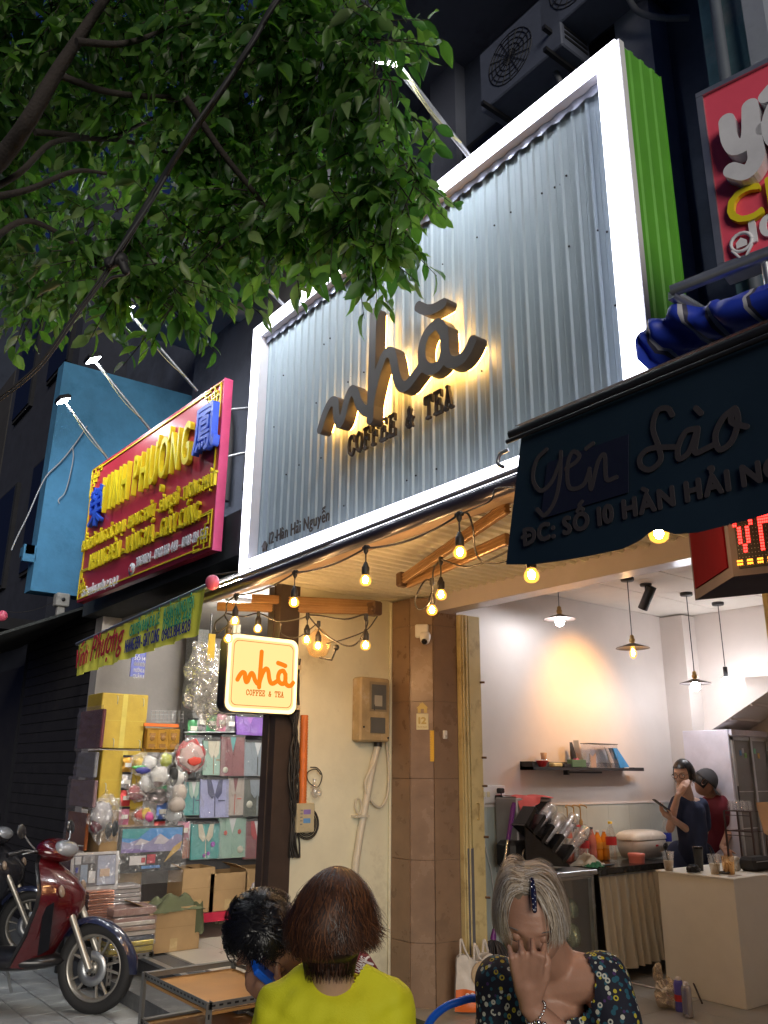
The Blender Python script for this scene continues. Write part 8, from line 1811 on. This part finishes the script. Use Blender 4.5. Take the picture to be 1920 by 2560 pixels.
# hand: back of hand to the viewer, fingers up to the nose bridge
hb2 = MB(); d_ = (dist(1132, 2080, 2.03)-wr).normalized(); pn = H*.85+Z1*.1; sdv = RH; sc_ = 1.0
W = wr; hb2.tube([W, W+d_*.03, W+d_*.058, W+d_*.078], [.024, .028, .030, .024], 14)
tips = [(1120, 2036), (1140, 2035), (1108, 2052), (1098, 2070)]
kn = [(1166, 2092), (1148, 2084), (1128, 2084), (1110, 2092)]; mid_ = [(1172, 2066), (1152, 2056), (1128, 2058), (1106, 2068)]; tp_ = [(1176, 2040), (1150, 2030), (1124, 2034), (1100, 2046)]
for k in range(4):
    K = dist(*kn[k], 2.005); Mp = dist(*mid_[k], 1.995); T_ = dist(*tp_[k], 2.022); joint(hb2, [W+d_*.03+RH*(.016-.011*k), K, Mp, T_], [.014, .0108, .0094, .0076], 10)
joint(hb2, [W+d_*.02+RH*.02, dist(1178, 2112, 2.02), dist(1184, 2076, 2.025), dist(1174, 2052, 2.035)], [.016, .0125, .0102, .0082], 10)
for q in hb2.v: pass
b.add(hb2.v, hb2.f, True)
la = shL-Z1*.26-H*.02; joint(b, [shL, la, la-H*.22+RH*.05], [.05, .044, .032])
for s_ in (-1, 1): k_ = cn-Z1*.55-H*.42+RH*.12*s_; joint(b, [cn-Z1*.52+RH*.08*s_, k_, V3(k_.x, k_.y, .1), V3(k_.x, k_.y, .08)-H*.1], [.09, .066, .046, .034])
vb = blend(b, .0052, 4); hb_ = MB(); head_mesh(hb_, fr3, 1.04, True, .95, 1.12); mesh_from([vb, (hb_.v, hb_.f)], 'body', skinC, t3); eyes(fr3, t3, 1.04, True, skinC)
b = MB(); b.tube([P3(.022*math.cos(a), .096-.006*abs(math.cos(a)), -.0585-.002*math.sin(a)) for a in [math.pi*k/8 for k in range(9)]], .0026, 6); b.build('lips', tx('muted_lips', (.30, .11, .09), .5), t3)
# dress
b = MB(); joint(b, [shL-Z1*.012, cn-Z1*.035, shR-Z1*.012], [.066, .09, .066]); joint(b, [cn-Z1*.08, cn-Z1*.3, cn-Z1*.56], [.145, .165, .2]); joint(b, [shR, shR-Z1*.10-H*.03+RH*.02], [.069, .074]); joint(b, [shL, shL-Z1*.12-H*.0], [.068, .072])
vs, fs = blend(b, .008, 6); vs = cloth_noise(vs, .014, 8, 8)
nk = cn.lerp(nb3, .5)-H*.07-Z1*.01; vs, fs = cutf(vs, fs, lambda c: ((c-nk).dot(RH)/.108)**2+((c-nk).dot(H)/.115)**2+((c-nk).dot(Z1)/.095)**2 > 1)
fm = bpy.data.materials.new('floral_print'); fm.use_nodes = True; n = fm.node_tree.nodes; l = fm.node_tree.links; tc = n.new('ShaderNodeTexCoord'); P_ = n['Principled BSDF']; P_.inputs['Roughness'].default_value = .8
def ringlayer(scale, seed, base, colr, lo, hi):
    mp_ = n.new('ShaderNodeMapping'); mp_.inputs[1].default_value = (seed, seed*2, 0); l.new(tc.outputs['Object'], mp_.inputs[0]); v = n.new('ShaderNodeTexVoronoi'); v.inputs['Scale'].default_value = scale; l.new(mp_.outputs[0], v.inputs['Vector'])
    cr = n.new('ShaderNodeValToRGB'); cr.color_ramp.interpolation = 'CONSTANT'; e = cr.color_ramp.elements; e[0].color = (0, 0, 0, 1); e[1].position = lo; e[1].color = (1, 1, 1, 1); e2 = e.new(hi); e2.color = (0, 0, 0, 1); l.new(v.outputs['Distance'], cr.inputs[0])
    rnd_ = n.new('ShaderNodeMath'); rnd_.operation = 'GREATER_THAN'; rnd_.inputs[1].default_value = .38; sp = n.new('ShaderNodeSeparateColor'); l.new(v.outputs['Color'], sp.inputs[0]); l.new(sp.outputs[0], rnd_.inputs[0])
    mu = n.new('ShaderNodeMath'); mu.operation = 'MULTIPLY'; l.new(cr.outputs[0], mu.inputs[0]); l.new(rnd_.outputs[0], mu.inputs[1]); mx = n.new('ShaderNodeMix'); mx.data_type = 'RGBA'; l.new(mu.outputs[0], mx.inputs[0])
    if isinstance(base, tuple): mx.inputs[6].default_value = (*base, 1)
    else: l.new(base, mx.inputs[6])
    mx.inputs[7].default_value = (*colr, 1); return mx.outputs[2]
c_ = ringlayer(60, 3, (.004, .006, .018), (.01, .08, .12), .0, .42); c_ = ringlayer(50, 8, c_, (.45, .46, .40), .16, .34); c_ = ringlayer(44, 15, c_, (.42, .36, .03), .15, .30); c_ = ringlayer(36, 5, c_, (.05, .02, .10), .0, .18)
l.new(c_, P_.inputs['Base Color']); mesh_from([(vs, fs)], 'floral_dress', fm, t3)
# bracelet, ring, hair clip
tb = thing('bead_bracelet', 'silver charm bracelet on the raised wrist of the elderly person', 'bracelet', wr); ax_ = (el-wr).normalized(); u_ = ax_.orthogonal().normalized(); v_ = ax_.cross(u_); c0 = wr.lerp(el, .12)
b = MB()
for k in range(22): a = 2*math.pi*k/22; b.sphere(c0+(u_*math.cos(a)+v_*math.sin(a))*.0305, .0038, 8, 6)
b.build('beads', tx('polished_silver', (.75, .75, .75), .12, metal=1), tb); b = MB(); b.sphere(c0-H*.034-Z1*.012, .007, 8, 6); b.sphere(c0-H*.034+RH*.014-Z1*.016, .006, 8, 6); b.build('charm', MATS['polished_silver'], tb)
grey1 = tx('hair_ash_blond', (.46, .38, .29), .45, var=.2, scale=40, bump=0, spec=.5); grey2 = tx('hair_silver', (.60, .56, .52), .42, var=.15, bump=0, spec=.5); grey3 = tx('hair_dark_roots', (.22, .17, .12), .4, var=.3, bump=0)
def old_h(i, q):
    # side parting; strands fall from the crown outwards and forwards to the temples and the back
    cl = random.Random(i//18); s_ = 1 if cl.random() < .6 else -1; ys = q.uniform(-.105, .052); th1 = R(q.uniform(66, 92)); V_ = q.uniform(1.0, 1.09)+cl.uniform(-.02, .045); drift = .034*(ys+.12)/.17+cl.uniform(-.03, .03); wv = cl.uniform(0, 6); out = []; fly = q.uniform(.01, .03) if q.random() < .05 else 0
    for k in range(12):
        w_ = k/11; th = th1*w_; yy = ys+drift*w_+.006*math.sin(w_*5+wv); ry = .30+.70*math.sqrt(max(.03, 1-(min(abs(yy), .110)/.113)**2)); x = .018*(1-w_)+s_*.093*V_*math.sin(th)*ry; z = .131*V_*math.cos(th)*ry+.012*math.sin(w_*3)+fly*math.sin(w_*3)
        out.append((x, yy-.008, z-.010))
    return out
b = MB(); o_, r_, f_, u_ = fr3; b.sphere((0, 0, 0), 1, 24, 16); b.v = [tuple(o_+r_*v[0]*.084+f_*(min(v[1], .62)*.104-.010)+u_*(max(-.35, v[2])*.128+.004)) for v in b.v]; b.build('hair_mass', grey3, t3)
hairs('hair', fr3, t3, 5200, [grey1, grey2, grey1, grey3], old_h, .0024, 9)
def old_b(i, q):
    a = q.uniform(-math.pi-.15, .15); th0 = R(q.uniform(25, 80)); th1 = R(q.uniform(100, 122)); V_ = q.uniform(1.0, 1.08); return [(.088*V_*math.sin(th0+(th1-th0)*k/9)*math.cos(a+.1*k/9), .106*V_*math.sin(th0+(th1-th0)*k/9)*math.sin(a)-.006, .126*V_*math.cos(th0+(th1-th0)*k/9)) for k in range(10)]
hairs('back_hair', fr3, t3, 1600, [grey1, grey2, grey3], old_b, .0030, 10)
th_ = thing('hair_clip', 'dark sparkling hair clip in the pale hair of the elderly person', 'hair clip', P3(-.01, .05, .125))
a, c = P3(-.012, .098, .098), P3(-.004, .035, .138)
b = MB(); joint(b, [a, a.lerp(c, .5)+(a-hc).normalized()*.006, c], [.006, .008, .006], 8); b.build('clip', tx('clip_navy', (.01, .012, .04), .15, coat=1), th_)
b = MB()
for k in range(12): b.sphere(a.lerp(c, k/11)+(a-hc).normalized()*(.010)+fr3[1]*(.003*(-1)**k), .0022, 6, 4)
b.build('stones', MATS['polished_silver'], th_)
# blue chair arm beside the bag
ca = [dist(x, y, 2.6) for x, y in ((915, 2240), (930, 2205), (955, 2180), (985, 2166), (1040, 2158))]
tch = thing('blue_chair', 'bright blue plastic chair arm beside the green step behind the elderly person', 'chair', V3(ca[2].x, ca[2].y, .05)); MB().tube(spline(ca+[dist(1130, 2200, 2.7)], 6), .012, 10).build('arm', tx('vivid_blue', (.01, .13, .75)), tch)
for p in (ca[0], dist(1130, 2200, 2.7)): MB().tube([p, V3(p.x, p.y, .06)], .012, 8).build('leg', MATS['vivid_blue'], tch)
q = V3(cn.x, cn.y, 0); MB().obox(V3(q.x, q.y, cn.z-.64), RH, H, Z1, .42, .42, .04, .01).build('seat', MATS['vivid_blue'], tch)
for s_ in (-.19, .19):
    for v_ in (-.19, .19): p = q+RH*s_+H*v_; MB().tube([V3(p.x, p.y, cn.z-.66), V3(p.x, p.y, .05)], .014, 8).build('leg', MATS['vivid_blue'], tch)
def stool(c, z, lab, m_):
    t = thing('plastic_stool', lab, 'stool', V3(c.x, c.y, .05)); MB().obox(V3(c.x, c.y, z), RH, H, Z1, .32, .32, .04, .012).build('seat', m_, t)
    for s_ in (-1, 1):
        for v_ in (-1, 1): a = V3(c.x, c.y, z-.02)+RH*s_*.13+H*v_*.13; MB().tube([a, V3(a.x, a.y, .05)+RH*s_*.03+H*v_*.03], .014, 8).build('leg', m_, t)
stool(cen, ztop-.62, 'red plastic stool under the person in the yellow shirt', red_p); stool(hips, hips.z-.14, 'red plastic stool under the bent person in the maroon shirt', red_p)

# ---------------- person 4: barista in navy
D4 = 6.95; hc = dist(1477, 1674, D4); t4 = thing('person', 'person in a navy T-shirt and glasses standing with one hand over the mouth and phone', 'person', V3(hc.x, hc.y, .15))
dF = (-RH*.62-H*.62+V3(0, 0, -.12)).normalized(); fr4 = frame3(hc, dF, Z1); skinD = skinm('skin_fair', (.52, .33, .25)); s4 = .98
def G4(x, y, off=0): return dist(x, y, D4+off)
b = MB(); sL, sR = G4(1462, 1733, -.02), G4(1516, 1738, .06); cn4 = (sL+sR)/2; hp4 = G4(1492, 1845, .05)
joint(b, [hc-Z1*.06, cn4+Z1*.01], [.045, .05]); joint(b, [sL, cn4, sR], [.045, .06, .045]); joint(b, [cn4-Z1*.06, cn4-Z1*.25, hp4], [.10, .095, .115])
hx4 = dirF = dF
mouth = G4(1466, 1702, -.16); eA = G4(1447, 1790, -.12); joint(b, [sL, G4(1455, 1770, -.06), eA], [.044, .038, .034]); joint(b, [eA, eA.lerp(mouth, .5), mouth-Z1*.05-dF*-.02], [.034, .03, .022]); hand(b, mouth-Z1*.055+V3(0, 0, 0), (Z1*.75+RH*.45), H*.5+RH*.6, -RH+Z1*.2, .35, s=.95)
eB = G4(1516, 1815, .0); wB = G4(1452, 1768, -.20); joint(b, [sR, G4(1523, 1785, .06), eB], [.045, .04, .035]); joint(b, [eB, eB.lerp(wB, .5), wB], [.035, .031, .022]); hand(b, wB, (-RH*.8+Z1*.45-H*.1), Z1*.7-RH*.2, -H, .5, s=.95)
for q in (-.09, .09): k_ = hp4+RH*q; joint(b, [k_, V3(k_.x, k_.y, .62)-H*.02, V3(k_.x, k_.y, .24), V3(k_.x, k_.y, .20)-H*.12], [.09, .062, .045, .035])
vb = blend(b, .0065, 4); hb_ = MB(); head_mesh(hb_, fr4, s4); mesh_from([vb, (hb_.v, hb_.f)], 'body', skinD, t4); eyes(fr4, t4, s4)
b = MB(); joint(b, [sL, cn4-Z1*.015, sR], [.058, .066, .058]); joint(b, [cn4-Z1*.07, cn4-Z1*.28, hp4-Z1*.03], [.118, .115, .13]); joint(b, [sL, G4(1455, 1762, -.05)], [.058, .058]); joint(b, [sR, G4(1521, 1782, .05)], [.060, .062])
vs, fs = blend(b, .010, 5); nav = tx('navy_cotton', (.012, .022, .065), .8, bump=.02); vs, fs = cutf(cloth_noise(vs, .018, 7, 2), fs, lambda c: (c-(cn4+Z1*.06)).length > .078); mesh_from([(vs, fs)], 'navy_shirt', nav, t4)
b = MB(); 
for q in (-.09, .09): k_ = hp4+RH*q; joint(b, [k_, V3(k_.x, k_.y, .62)-H*.02, V3(k_.x, k_.y, .26)], [.112, .085, .07])
mesh_from([blend(b, .014, 4)], 'navy_trousers', nav, t4)
P4 = lambda x, y, z: fr4[0]+(fr4[1]*x+fr4[2]*y+fr4[3]*z)*s4
b = MB()
for q in (-1, 1): b.tube([P4(q*.032+.025*math.cos(a), .101, .004+.020*math.sin(a)) for a in [2*math.pi*k/18 for k in range(19)]], .0024, 6, cap=False); b.tube([P4(q*.057, .098, .012), P4(q*.077, -.012, .008)], .002, 5)
b.tube([P4(-.009, .103, .008), P4(.009, .103, .008)], .002, 5); b.build('glasses', tx('brown_spectacles', (.06, .03, .02), .3), t4)
def pony(i, q):
    a = q.uniform(0, 6.283); th0 = R(q.uniform(0, 60)); 
    if math.sin(a) > .2: end = R(62)
    else: end = R(118)
    return [(.084*math.sin(th)*math.cos(a)*1.05, .106*math.sin(th)*math.sin(a)*1.03-.006, .128*math.cos(th)*1.03) for th in [th0+(end-th0)*k/7 for k in range(8)]] if q.random() < .93 else [(.06*math.cos(a)*.3+q.uniform(-.02, .02), -.10-.03*k/7, .03-.02*k*q.uniform(.3, 1)) for k in range(8)]
b = MB(); o_, r_, f_, u_ = fr4; b.sphere((0, 0, 0), 1, 22, 14); b.v = [tuple(o_+r_*v[0]*.079+f_*(min(v[1], .55)*.100-.008)+u_*(max(-.35, v[2])*.121+.003)) for v in b.v]; b.sphere(P4(.0, -.115, .01), .032, 12, 8); b.build('hair_mass', hblk, t4)
hairs('hair', fr4, t4, 900, [hblk], pony, .004, 12)
tph = thing('dark_phone', 'dark phone held up in the hand of the person in navy', 'phone', G4(1428, 1738, -.2)); b = MB(); pa_, pb_ = G4(1412, 1727, -.22), G4(1446, 1752, -.22); d_ = (pb_-pa_).normalized(); b.obox((pa_+pb_)/2, d_, H, d_.cross(H), (pb_-pa_).length, .07, .010, .003); b.build('case', black_m, tph)
# ---------------- person 5: maroon shirt and cap, turned away
D5 = 7.25; hc = dist(1523, 1690, D5); t5 = thing('person', 'person in a maroon shirt and dark cap bending behind the person in navy', 'person', V3(hc.x, hc.y, .15))
dF = (RH*.72-H*.2+V3(0, 0, -.65)).normalized(); fr5 = frame3(hc, dF, Z1); b = MB(); c5 = dist(1545, 1728, D5+.03); h5 = dist(1562, 1850, D5+.05)
joint(b, [hc-Z1*.05, c5], [.048, .055]); joint(b, [c5-RH*.05-Z1*.03, c5+RH*.09-Z1*.05], [.06, .06]); joint(b, [c5-Z1*.06, c5.lerp(h5, .5), h5], [.11, .115, .12]); e5 = dist(1577, 1795, D5-.08); w5 = dist(1560, 1830, D5-.25); joint(b, [c5+RH*.12-Z1*.05, e5, w5], [.045, .037, .026]); hand(b, w5, -H+Z1*-.2, -Z1, RH, .5)
for q in (-.09, .09): k_ = h5+RH*q; joint(b, [k_, V3(k_.x, k_.y, .62), V3(k_.x, k_.y, .24), V3(k_.x, k_.y, .20)+RH*.12], [.09, .062, .045, .035])
vb = blend(b, .009, 4); hb_ = MB(); head_mesh(hb_, fr5, .98); mesh_from([vb, (hb_.v, hb_.f)], 'body', skinB, t5)
b = MB(); joint(b, [c5-RH*.05-Z1*.03, c5+RH*.09-Z1*.05], [.074, .074]); joint(b, [c5-Z1*.06, c5.lerp(h5, .5), h5], [.128, .132, .14]); joint(b, [c5+RH*.12-Z1*.05, e5.lerp(c5, .3)], [.06, .058]); vs, fs = blend(b, .011, 5); vs, fs = cutf(cloth_noise(vs, .016, 7, 6), fs, lambda c: (c-(c5+Z1*.05)).length > .08); mesh_from([(vs, fs)], 'maroon_shirt', mar_sh, t5)
b = MB(); b.tube([c5+RH*.083*math.cos(a)+H*.075*math.sin(a)+Z1*.02 for a in [2*math.pi*k/20 for k in range(21)]], .007, 6, cap=False); b.build('collar_stripe', white_p, t5)
b = MB(); o_, r_, f_, u_ = fr5; b.sphere((0, 0, 0), 1, 20, 12); b.v = [tuple(o_+r_*v[0]*.084+f_*(v[1]*.103-.004)+u_*(max(.1, v[2])*.128)) for v in b.v]; b.grid(lambda u, v: o_+r_*((u-.5)*.15*(1-.3*v))+f_*(.075+.085*v*(1-(2*u-1)**2*.45))+u_*(.018-.02*v-.02*(2*u-1)**2), 10, 6); b.build('cap', tx('charcoal_cap', (.05, .05, .055), .8), t5)
b = MB(); b.sphere((0, 0, 0), 1, 20, 12); b.v = [tuple(o_+r_*v[0]*.080+f_*(min(.2, v[1])*.100-.004)+u_*(max(-.45, min(.3, v[2]))*.12)) for v in b.v]; b.build('hair_mass', hblk, t5)
# ================================================================== TREE, STREET CABLE, AC UNITS
leafm = []
for i, (c1, tr) in enumerate((((.075, .17, .035), (.18, .46, .04)), ((.11, .22, .05), (.24, .52, .05)), ((.045, .11, .03), (.10, .32, .04)), ((.15, .22, .09), (.26, .46, .10)))):
    m = bpy.data.materials.new('leaf_green_%s' % ('mid', 'bright', 'deep', 'pale')[i]); m.use_nodes = True; n = m.node_tree.nodes; l = m.node_tree.links; p = n['Principled BSDF']
    tc = n.new('ShaderNodeTexCoord'); nz = n.new('ShaderNodeTexNoise'); nz.inputs['Scale'].default_value = 5; l.new(tc.outputs['Object'], nz.inputs[0]); cr = n.new('ShaderNodeValToRGB'); cr.color_ramp.elements[0].color = (*[q*.6 for q in c1], 1); cr.color_ramp.elements[1].color = (*[q*1.35 for q in c1], 1); l.new(nz.outputs[0], cr.inputs[0]); l.new(cr.outputs[0], p.inputs['Base Color'])
    p.inputs['Roughness'].default_value = .38; p.inputs['Specular IOR Level'].default_value = .45; t_ = n.new('ShaderNodeBsdfTranslucent'); t_.inputs[0].default_value = (*tr, 1); mx = n.new('ShaderNodeMixShader'); mx.inputs[0].default_value = .42
    l.new(p.outputs[0], mx.inputs[1]); l.new(t_.outputs[0], mx.inputs[2]); l.new(mx.outputs[0], n['Material Output'].inputs[0]); leafm.append(m)
bark = tx('dark_bark', (.035, .028, .025), .9, var=.3, scale=20, bump=.15)
tr_ = thing('street_tree', 'leafy street tree with dark branches reaching over the street from the left', 'tree', dist(-420, 1200, 3.4)*1.0); tr_.location.z = .05
base = Vector(tr_.location); TT = [V3(base.x, base.y, .05), V3(base.x+.02, base.y+.03, 1.2), V3(base.x-.02, base.y+.05, 2.3), dist(-180, 560, 3.2), dist(0, 345, 3.1), dist(60, 262, 3.0), dist(120, 160, 3.0), dist(165, 90, 3.0), dist(225, 0, 3.0), dist(330, -150, 3.0)]
b = MB(); s_ = spline(TT, 5); nS = len(s_); b.tube(s_, [.085-.072*(k/nS)**.42 for k in range(nS)], 12); b.build('trunk', bark, tr_)
brs = [[(-60, 430), (40, 375), (110, 310), (190, 300), (270, 305), (350, 325), (430, 340)], [(75, 285), (150, 292), (230, 300), (300, 270), (360, 240)], [(165, 90), (260, 95), (340, 70), (420, 20)], [(120, 160), (240, 200), (400, 210), (560, 190), (720, 150), (840, 110)], [(350, 325), (450, 400), (560, 430), (700, 450), (820, 470)], [(-40, 430), (60, 410), (160, 370), (230, 375)], [(-60, 560), (40, 480), (120, 500), (200, 560), (280, 600)], [(560, 190), (640, 280), (740, 350), (860, 380)], [(400, 210), (480, 330), (560, 430), (620, 520), (700, 570)], [(200, 560), (300, 640), (380, 660)]]
for i, q in enumerate(brs):
    D = 3.1+.25*math.sin(i*2.1); P = spline([dist(x, y, D+.12*k) for k, (x, y) in enumerate(q)], 5); b = MB(); m_ = len(P); b.tube(P, [.011*(1-.75*k/m_)+.003 for k in range(m_)], 7); b.build('branch', bark, tr_)
# crown volume: overlapping balls (x, y, radius in the 1659 view, depth)
balls = [(60, 60, 130, 3.4), (200, 50, 150, 3.3), (340, 90, 150, 3.5), (480, 120, 160, 3.3), (620, 110, 170, 3.2), (725, 100, 135, 3.1), (800, 60, 70, 2.9), (828, 185, 42, 2.8), (785, 130, 78, 2.9), (40, 190, 110, 3.5), (160, 230, 90, 3.6), (320, 230, 120, 3.6), (460, 290, 140, 3.4), (600, 280, 150, 3.3), (730, 260, 120, 3.1), (800, 340, 90, 3.0), (860, 380, 65, 2.9), (890, 440, 45, 2.8), (800, 460, 90, 3.0), (690, 430, 120, 3.2), (560, 430, 120, 3.3), (450, 460, 100, 3.3), (360, 400, 60, 3.5), (765, 545, 68, 2.95), (795, 590, 32, 2.85), (660, 540, 75, 3.1), (560, 540, 75, 3.2), (460, 570, 80, 3.2), (370, 560, 80, 3.2), (290, 600, 80, 3.1), (220, 600, 70, 3.1), (340, 655, 62, 3.0), (430, 640, 45, 3.1), (250, 670, 38, 3.0), (190, 610, 45, 3.1), (100, 610, 45, 3.4), (60, 600, 70, 3.5), (50, 460, 100, 4.0), (130, 540, 70, 3.8), (250, 480, 60, 3.6), (365, 715, 26, 3.0), (190, 470, 50, 3.7), (20, 320, 90, 3.8), (85, 655, 25, 3.3), (-80, 150, 160, 3.5), (-80, 450, 130, 3.7), (500, -60, 200, 3.4), (100, -80, 200, 3.4), (690, -60, 140, 3.1), (30, 120, 130, 4.3), (150, 150, 110, 4.2), (40, 300, 110, 4.4), (120, 380, 80, 4.6), (20, 400, 80, 4.4), (260, 330, 70, 4.4), (200, 200, 100, 4.3), (-60, 300, 120, 4.0), (90, 470, 60, 4.5), (30, 560, 60, 4.2)]
def leafv(rn_):
    return None
LV = [(0, 0, 0), (.16, .22, .03), (.22, .46, .035), (.13, .78, .015), (0, 1.0, -.10), (-.13, .78, .015), (-.22, .46, .035), (-.16, .22, .03), (0, .25, -.02), (0, .5, -.035), (0, .78, -.05), (0, -.16, .03)]
LF = [(0, 1, 8), (1, 2, 9, 8), (2, 3, 10, 9), (3, 4, 10), (4, 5, 10), (5, 6, 9, 10), (6, 7, 8, 9), (7, 0, 8), (11, 0, 8)]
lme = []
for m, kb in [(m, kb) for kb in (0, 1, 2) for m in leafm]: me = bpy.data.meshes.new('leaf'); me.from_pydata([(x*(1, .8, 1.2)[kb]+(0, .2, -.15)[kb]*y*y, y, z*1.1-(.05, .4, .2)[kb]*y*y) for x, y, z in LV], [], LF); me.materials.append(m); me.polygons.foreach_set('use_smooth', [True]*len(LF)); me.update(); lme.append(me)
rl = random.Random(21); leaves = []; twb = MB()
for (bx, by, br, D) in balls:
    if by > 500 and bx > 150: by -= 42; br *= .92
    c = dist(bx, by, D); rm = br*1.15733*D/FPX; nt = int(18*(br/90)**1.9)+3
    for k in range(nt):
        v = V3(rl.gauss(0, 1), rl.gauss(0, 1), rl.gauss(0, 1)).normalized(); p = c+v*(rm*rl.random()**.38*.93); d = (v*.5+V3(rl.uniform(-.5, .5), rl.uniform(-.5, .5), rl.uniform(-.9, .1))).normalized(); L_ = rl.uniform(.12, .24); side = d.cross(Z1)
        if side.length < .1: side = X1.copy()
        side.normalize(); nl = rl.randint(6, 9); twb.tube([p-d*.05, p, p+d*L_*.5-Z1*.01, p+d*L_-Z1*.03], [.0028, .0024, .002, .001], 4, cap=False)
        for j in range(nl):
            q = p+d*L_*(j+.6)/nl-Z1*.03*(j/nl)**2; s_ = 1 if j % 2 else -1; ld = (d*.45+side*s_*rl.uniform(.4, 1)+V3(rl.uniform(-.3, .3), rl.uniform(-.3, .3), rl.uniform(-.95, -.1))).normalized(); up = (Z1*.6+V3(rl.uniform(-.7, .7), rl.uniform(-.7, .7), rl.uniform(-.3, .3))); sz = rl.uniform(.052, .108)
            xa = ld.cross(up).normalized(); za = xa.cross(ld); leaves.append((q, xa, ld, za, sz, rl.choice((0, 0, 1, 2, 2, 3))))
twb.build('twigs', bark, tr_, kind='stuff')
def inview(q):
    d = q-CAM; z = d.dot(FW)
    return z > 0 and abs(d.dot(RT)/z*FPX) < 930 and abs(d.dot(UP)/z*FPX) < 1250
leaves.sort(key=lambda e: ((e[0]-CAM).length/e[4] if inview(e[0]) else 999))
print('leaves', len(leaves))
for i, (q, xa, ya, za, s_, mi) in enumerate(leaves[:300]):
    o = bpy.data.objects.new('leaf', lme[mi+4*(i % 3)]); C.objects.link(o); o.parent = tr_; o.matrix_local = Matrix(((xa.x*s_, ya.x*s_, za.x*s_, q.x-base.x), (xa.y*s_, ya.y*s_, za.y*s_, q.y-base.y), (xa.z*s_, ya.z*s_, za.z*s_, q.z-base.z), (0, 0, 0, 1)))
fb = MB(); LVv = [Vector(v) for v in LV]
for (q, xa, ya, za, s_, mi) in leaves[300:]:
    k = len(fb.v); c1 = rl.uniform(-.5, .15); c2 = rl.uniform(.75, 1.3); c3 = rl.uniform(-.25, .25); fb.v += [tuple(q+(xa*(v.x*c2+c3*v.y*v.y)+ya*v.y+za*(v.z*1.1+c1*v.y*v.y))*s_) for v in LVv]; fb.f += [tuple(i+k for i in f) for f in LF]; fb.sm += [True]*len(LF); fb.mi += [mi]*len(LF)
fb.build('foliage', leafm, tr_, kind='stuff')
# cable bundle crossing the crown
tcb = thing('street_cable', 'dark bundled overhead cables crossing diagonally before the tree crown', 'cable', dist(230, 560, 2.6))
CB = [(650, -60), (600, 0), (545, 90), (480, 190), (400, 310), (330, 420), (235, 575), (160, 680), (80, 790), (-30, 880)]
b = MB()
for k in range(5):
    r4 = random.Random(k); b.tube(spline([dist(x+r4.uniform(-4, 4), y+r4.uniform(-4, 4), 2.6+.05*r4.uniform(-1, 1)) for x, y in CB[:7]], 6), .006 if k else .010, 6)
for k in range(2): b.tube(spline([dist(x+k*5, y+k*4, 2.6) for x, y in CB[5:]], 6), .0045, 5)
b.build('cable', tx('cable_black', (.02, .02, .022), .6), tcb)
b = MB(); joint(b, [dist(238, 568, 2.58), dist(262, 560, 2.58), dist(272, 585, 2.58)], [.02, .022, .014], 8); b.tube(spline([dist(262, 560, 2.58), dist(275, 590, 2.58), dist(240, 600, 2.58), dist(222, 620, 2.58)]), .005, 5); b.build('splice', tx('cable_black', (.02, .02, .022)), tcb)
# wires on the blue wall
t = thing('loose_wires', 'thin white wires hanging across the blue rendered wall', 'wires', at(180, 990, 'x', -8.97))
zbw = zm(0, 850, 2.458); WB = lambda x, y: at(*zbw(x, y), 'x', -8.96)
b = MB(); b.tube(spline([WB(535, 530), WB(460, 640), WB(380, 740), WB(290, 830), WB(240, 920), WB(170, 1080), WB(110, 1200), WB(70, 1290)], 5), .008, 5); b.tube(spline([WB(445, 650), WB(450, 720), WB(430, 830), WB(400, 935), WB(360, 980), WB(365, 1005)], 5), .006, 5); b.build('wire', tx('grey_wire', (.4, .42, .45), .5), t)
# air conditioners above the sign
def acu(x, y, X_, Y_, label):
    p = at(x, y, 'y', Y_); t = thing('air_conditioner', label, 'air conditioner', p, 'air conditioning units on the dark facade'); cs = tx('ac_case', (.10, .115, .16), .6, dirt=(.08, .09, .12)); b = MB(); b.obox(p, X1, Y1, Z1, .78, .30, .54, .01); b.build('case', cs, t)
    b = MB(); c = p+V3(-.08, -.152, 0)
    for rr_ in (.06, .10, .14, .18, .21): b.tube([c+V3(rr_*math.cos(a), 0, rr_*math.sin(a)) for a in [2*math.pi*k/24 for k in range(25)]], .004, 4, cap=False)
    for k in range(8): a = k*math.pi/8; b.tube([c+V3(.21*math.cos(a), -.003, .21*math.sin(a)), c-V3(.21*math.cos(a), .003, .21*math.sin(a))], .003, 4)
    b.build('fan_grille', black_m, t); b = MB(); b.lathe(c+V3(0, .004, 0), [(.21, 0), (.001, 0)], 24, ax=Y1); b.build('fan_opening', dark_m, t)
    b = MB()
    for k in range(10): b.box(p.x+.391, p.y-.12, p.z-.2+k*.042, p.x+.395, p.y+.12, p.z-.2+k*.042+.02)
    b.build('side_louvre', black_m, t)
    for q in (-.3, .3): MB().obox(p+V3(q, .05, -.29), X1, Y1, Z1, .03, .55, .03).build('bracket', black_m, t); b = MB(); b.tube(spline([p+V3(.2, 0, -.27), p+V3(.25, .05, -.45), p+V3(.4, .1, -.6), p+V3(.5, .2, -.62)]), .02, 7); b.build('hose', tx('grey_hose', (.3, .32, .36), .6), t)
acu(1150, 130, 0, 3.75, 'grimy air conditioner unit above the top right of the glowing frame'); acu(1290, -40, 0, 3.75, 'air conditioner unit at the top edge above the glowing frame corner')
t = thing('drain_pipe', 'thin dark drain pipe down the stained wall right of the green sheet', 'pipe', (-1.58, 3.36, 3.4)); MB().tube([(-1.60, 3.36, 3.3), (-1.58, 3.36, 9)], .03, 8).build('pipe', tx('dark_pipe', (.1, .12, .15), .6), t)
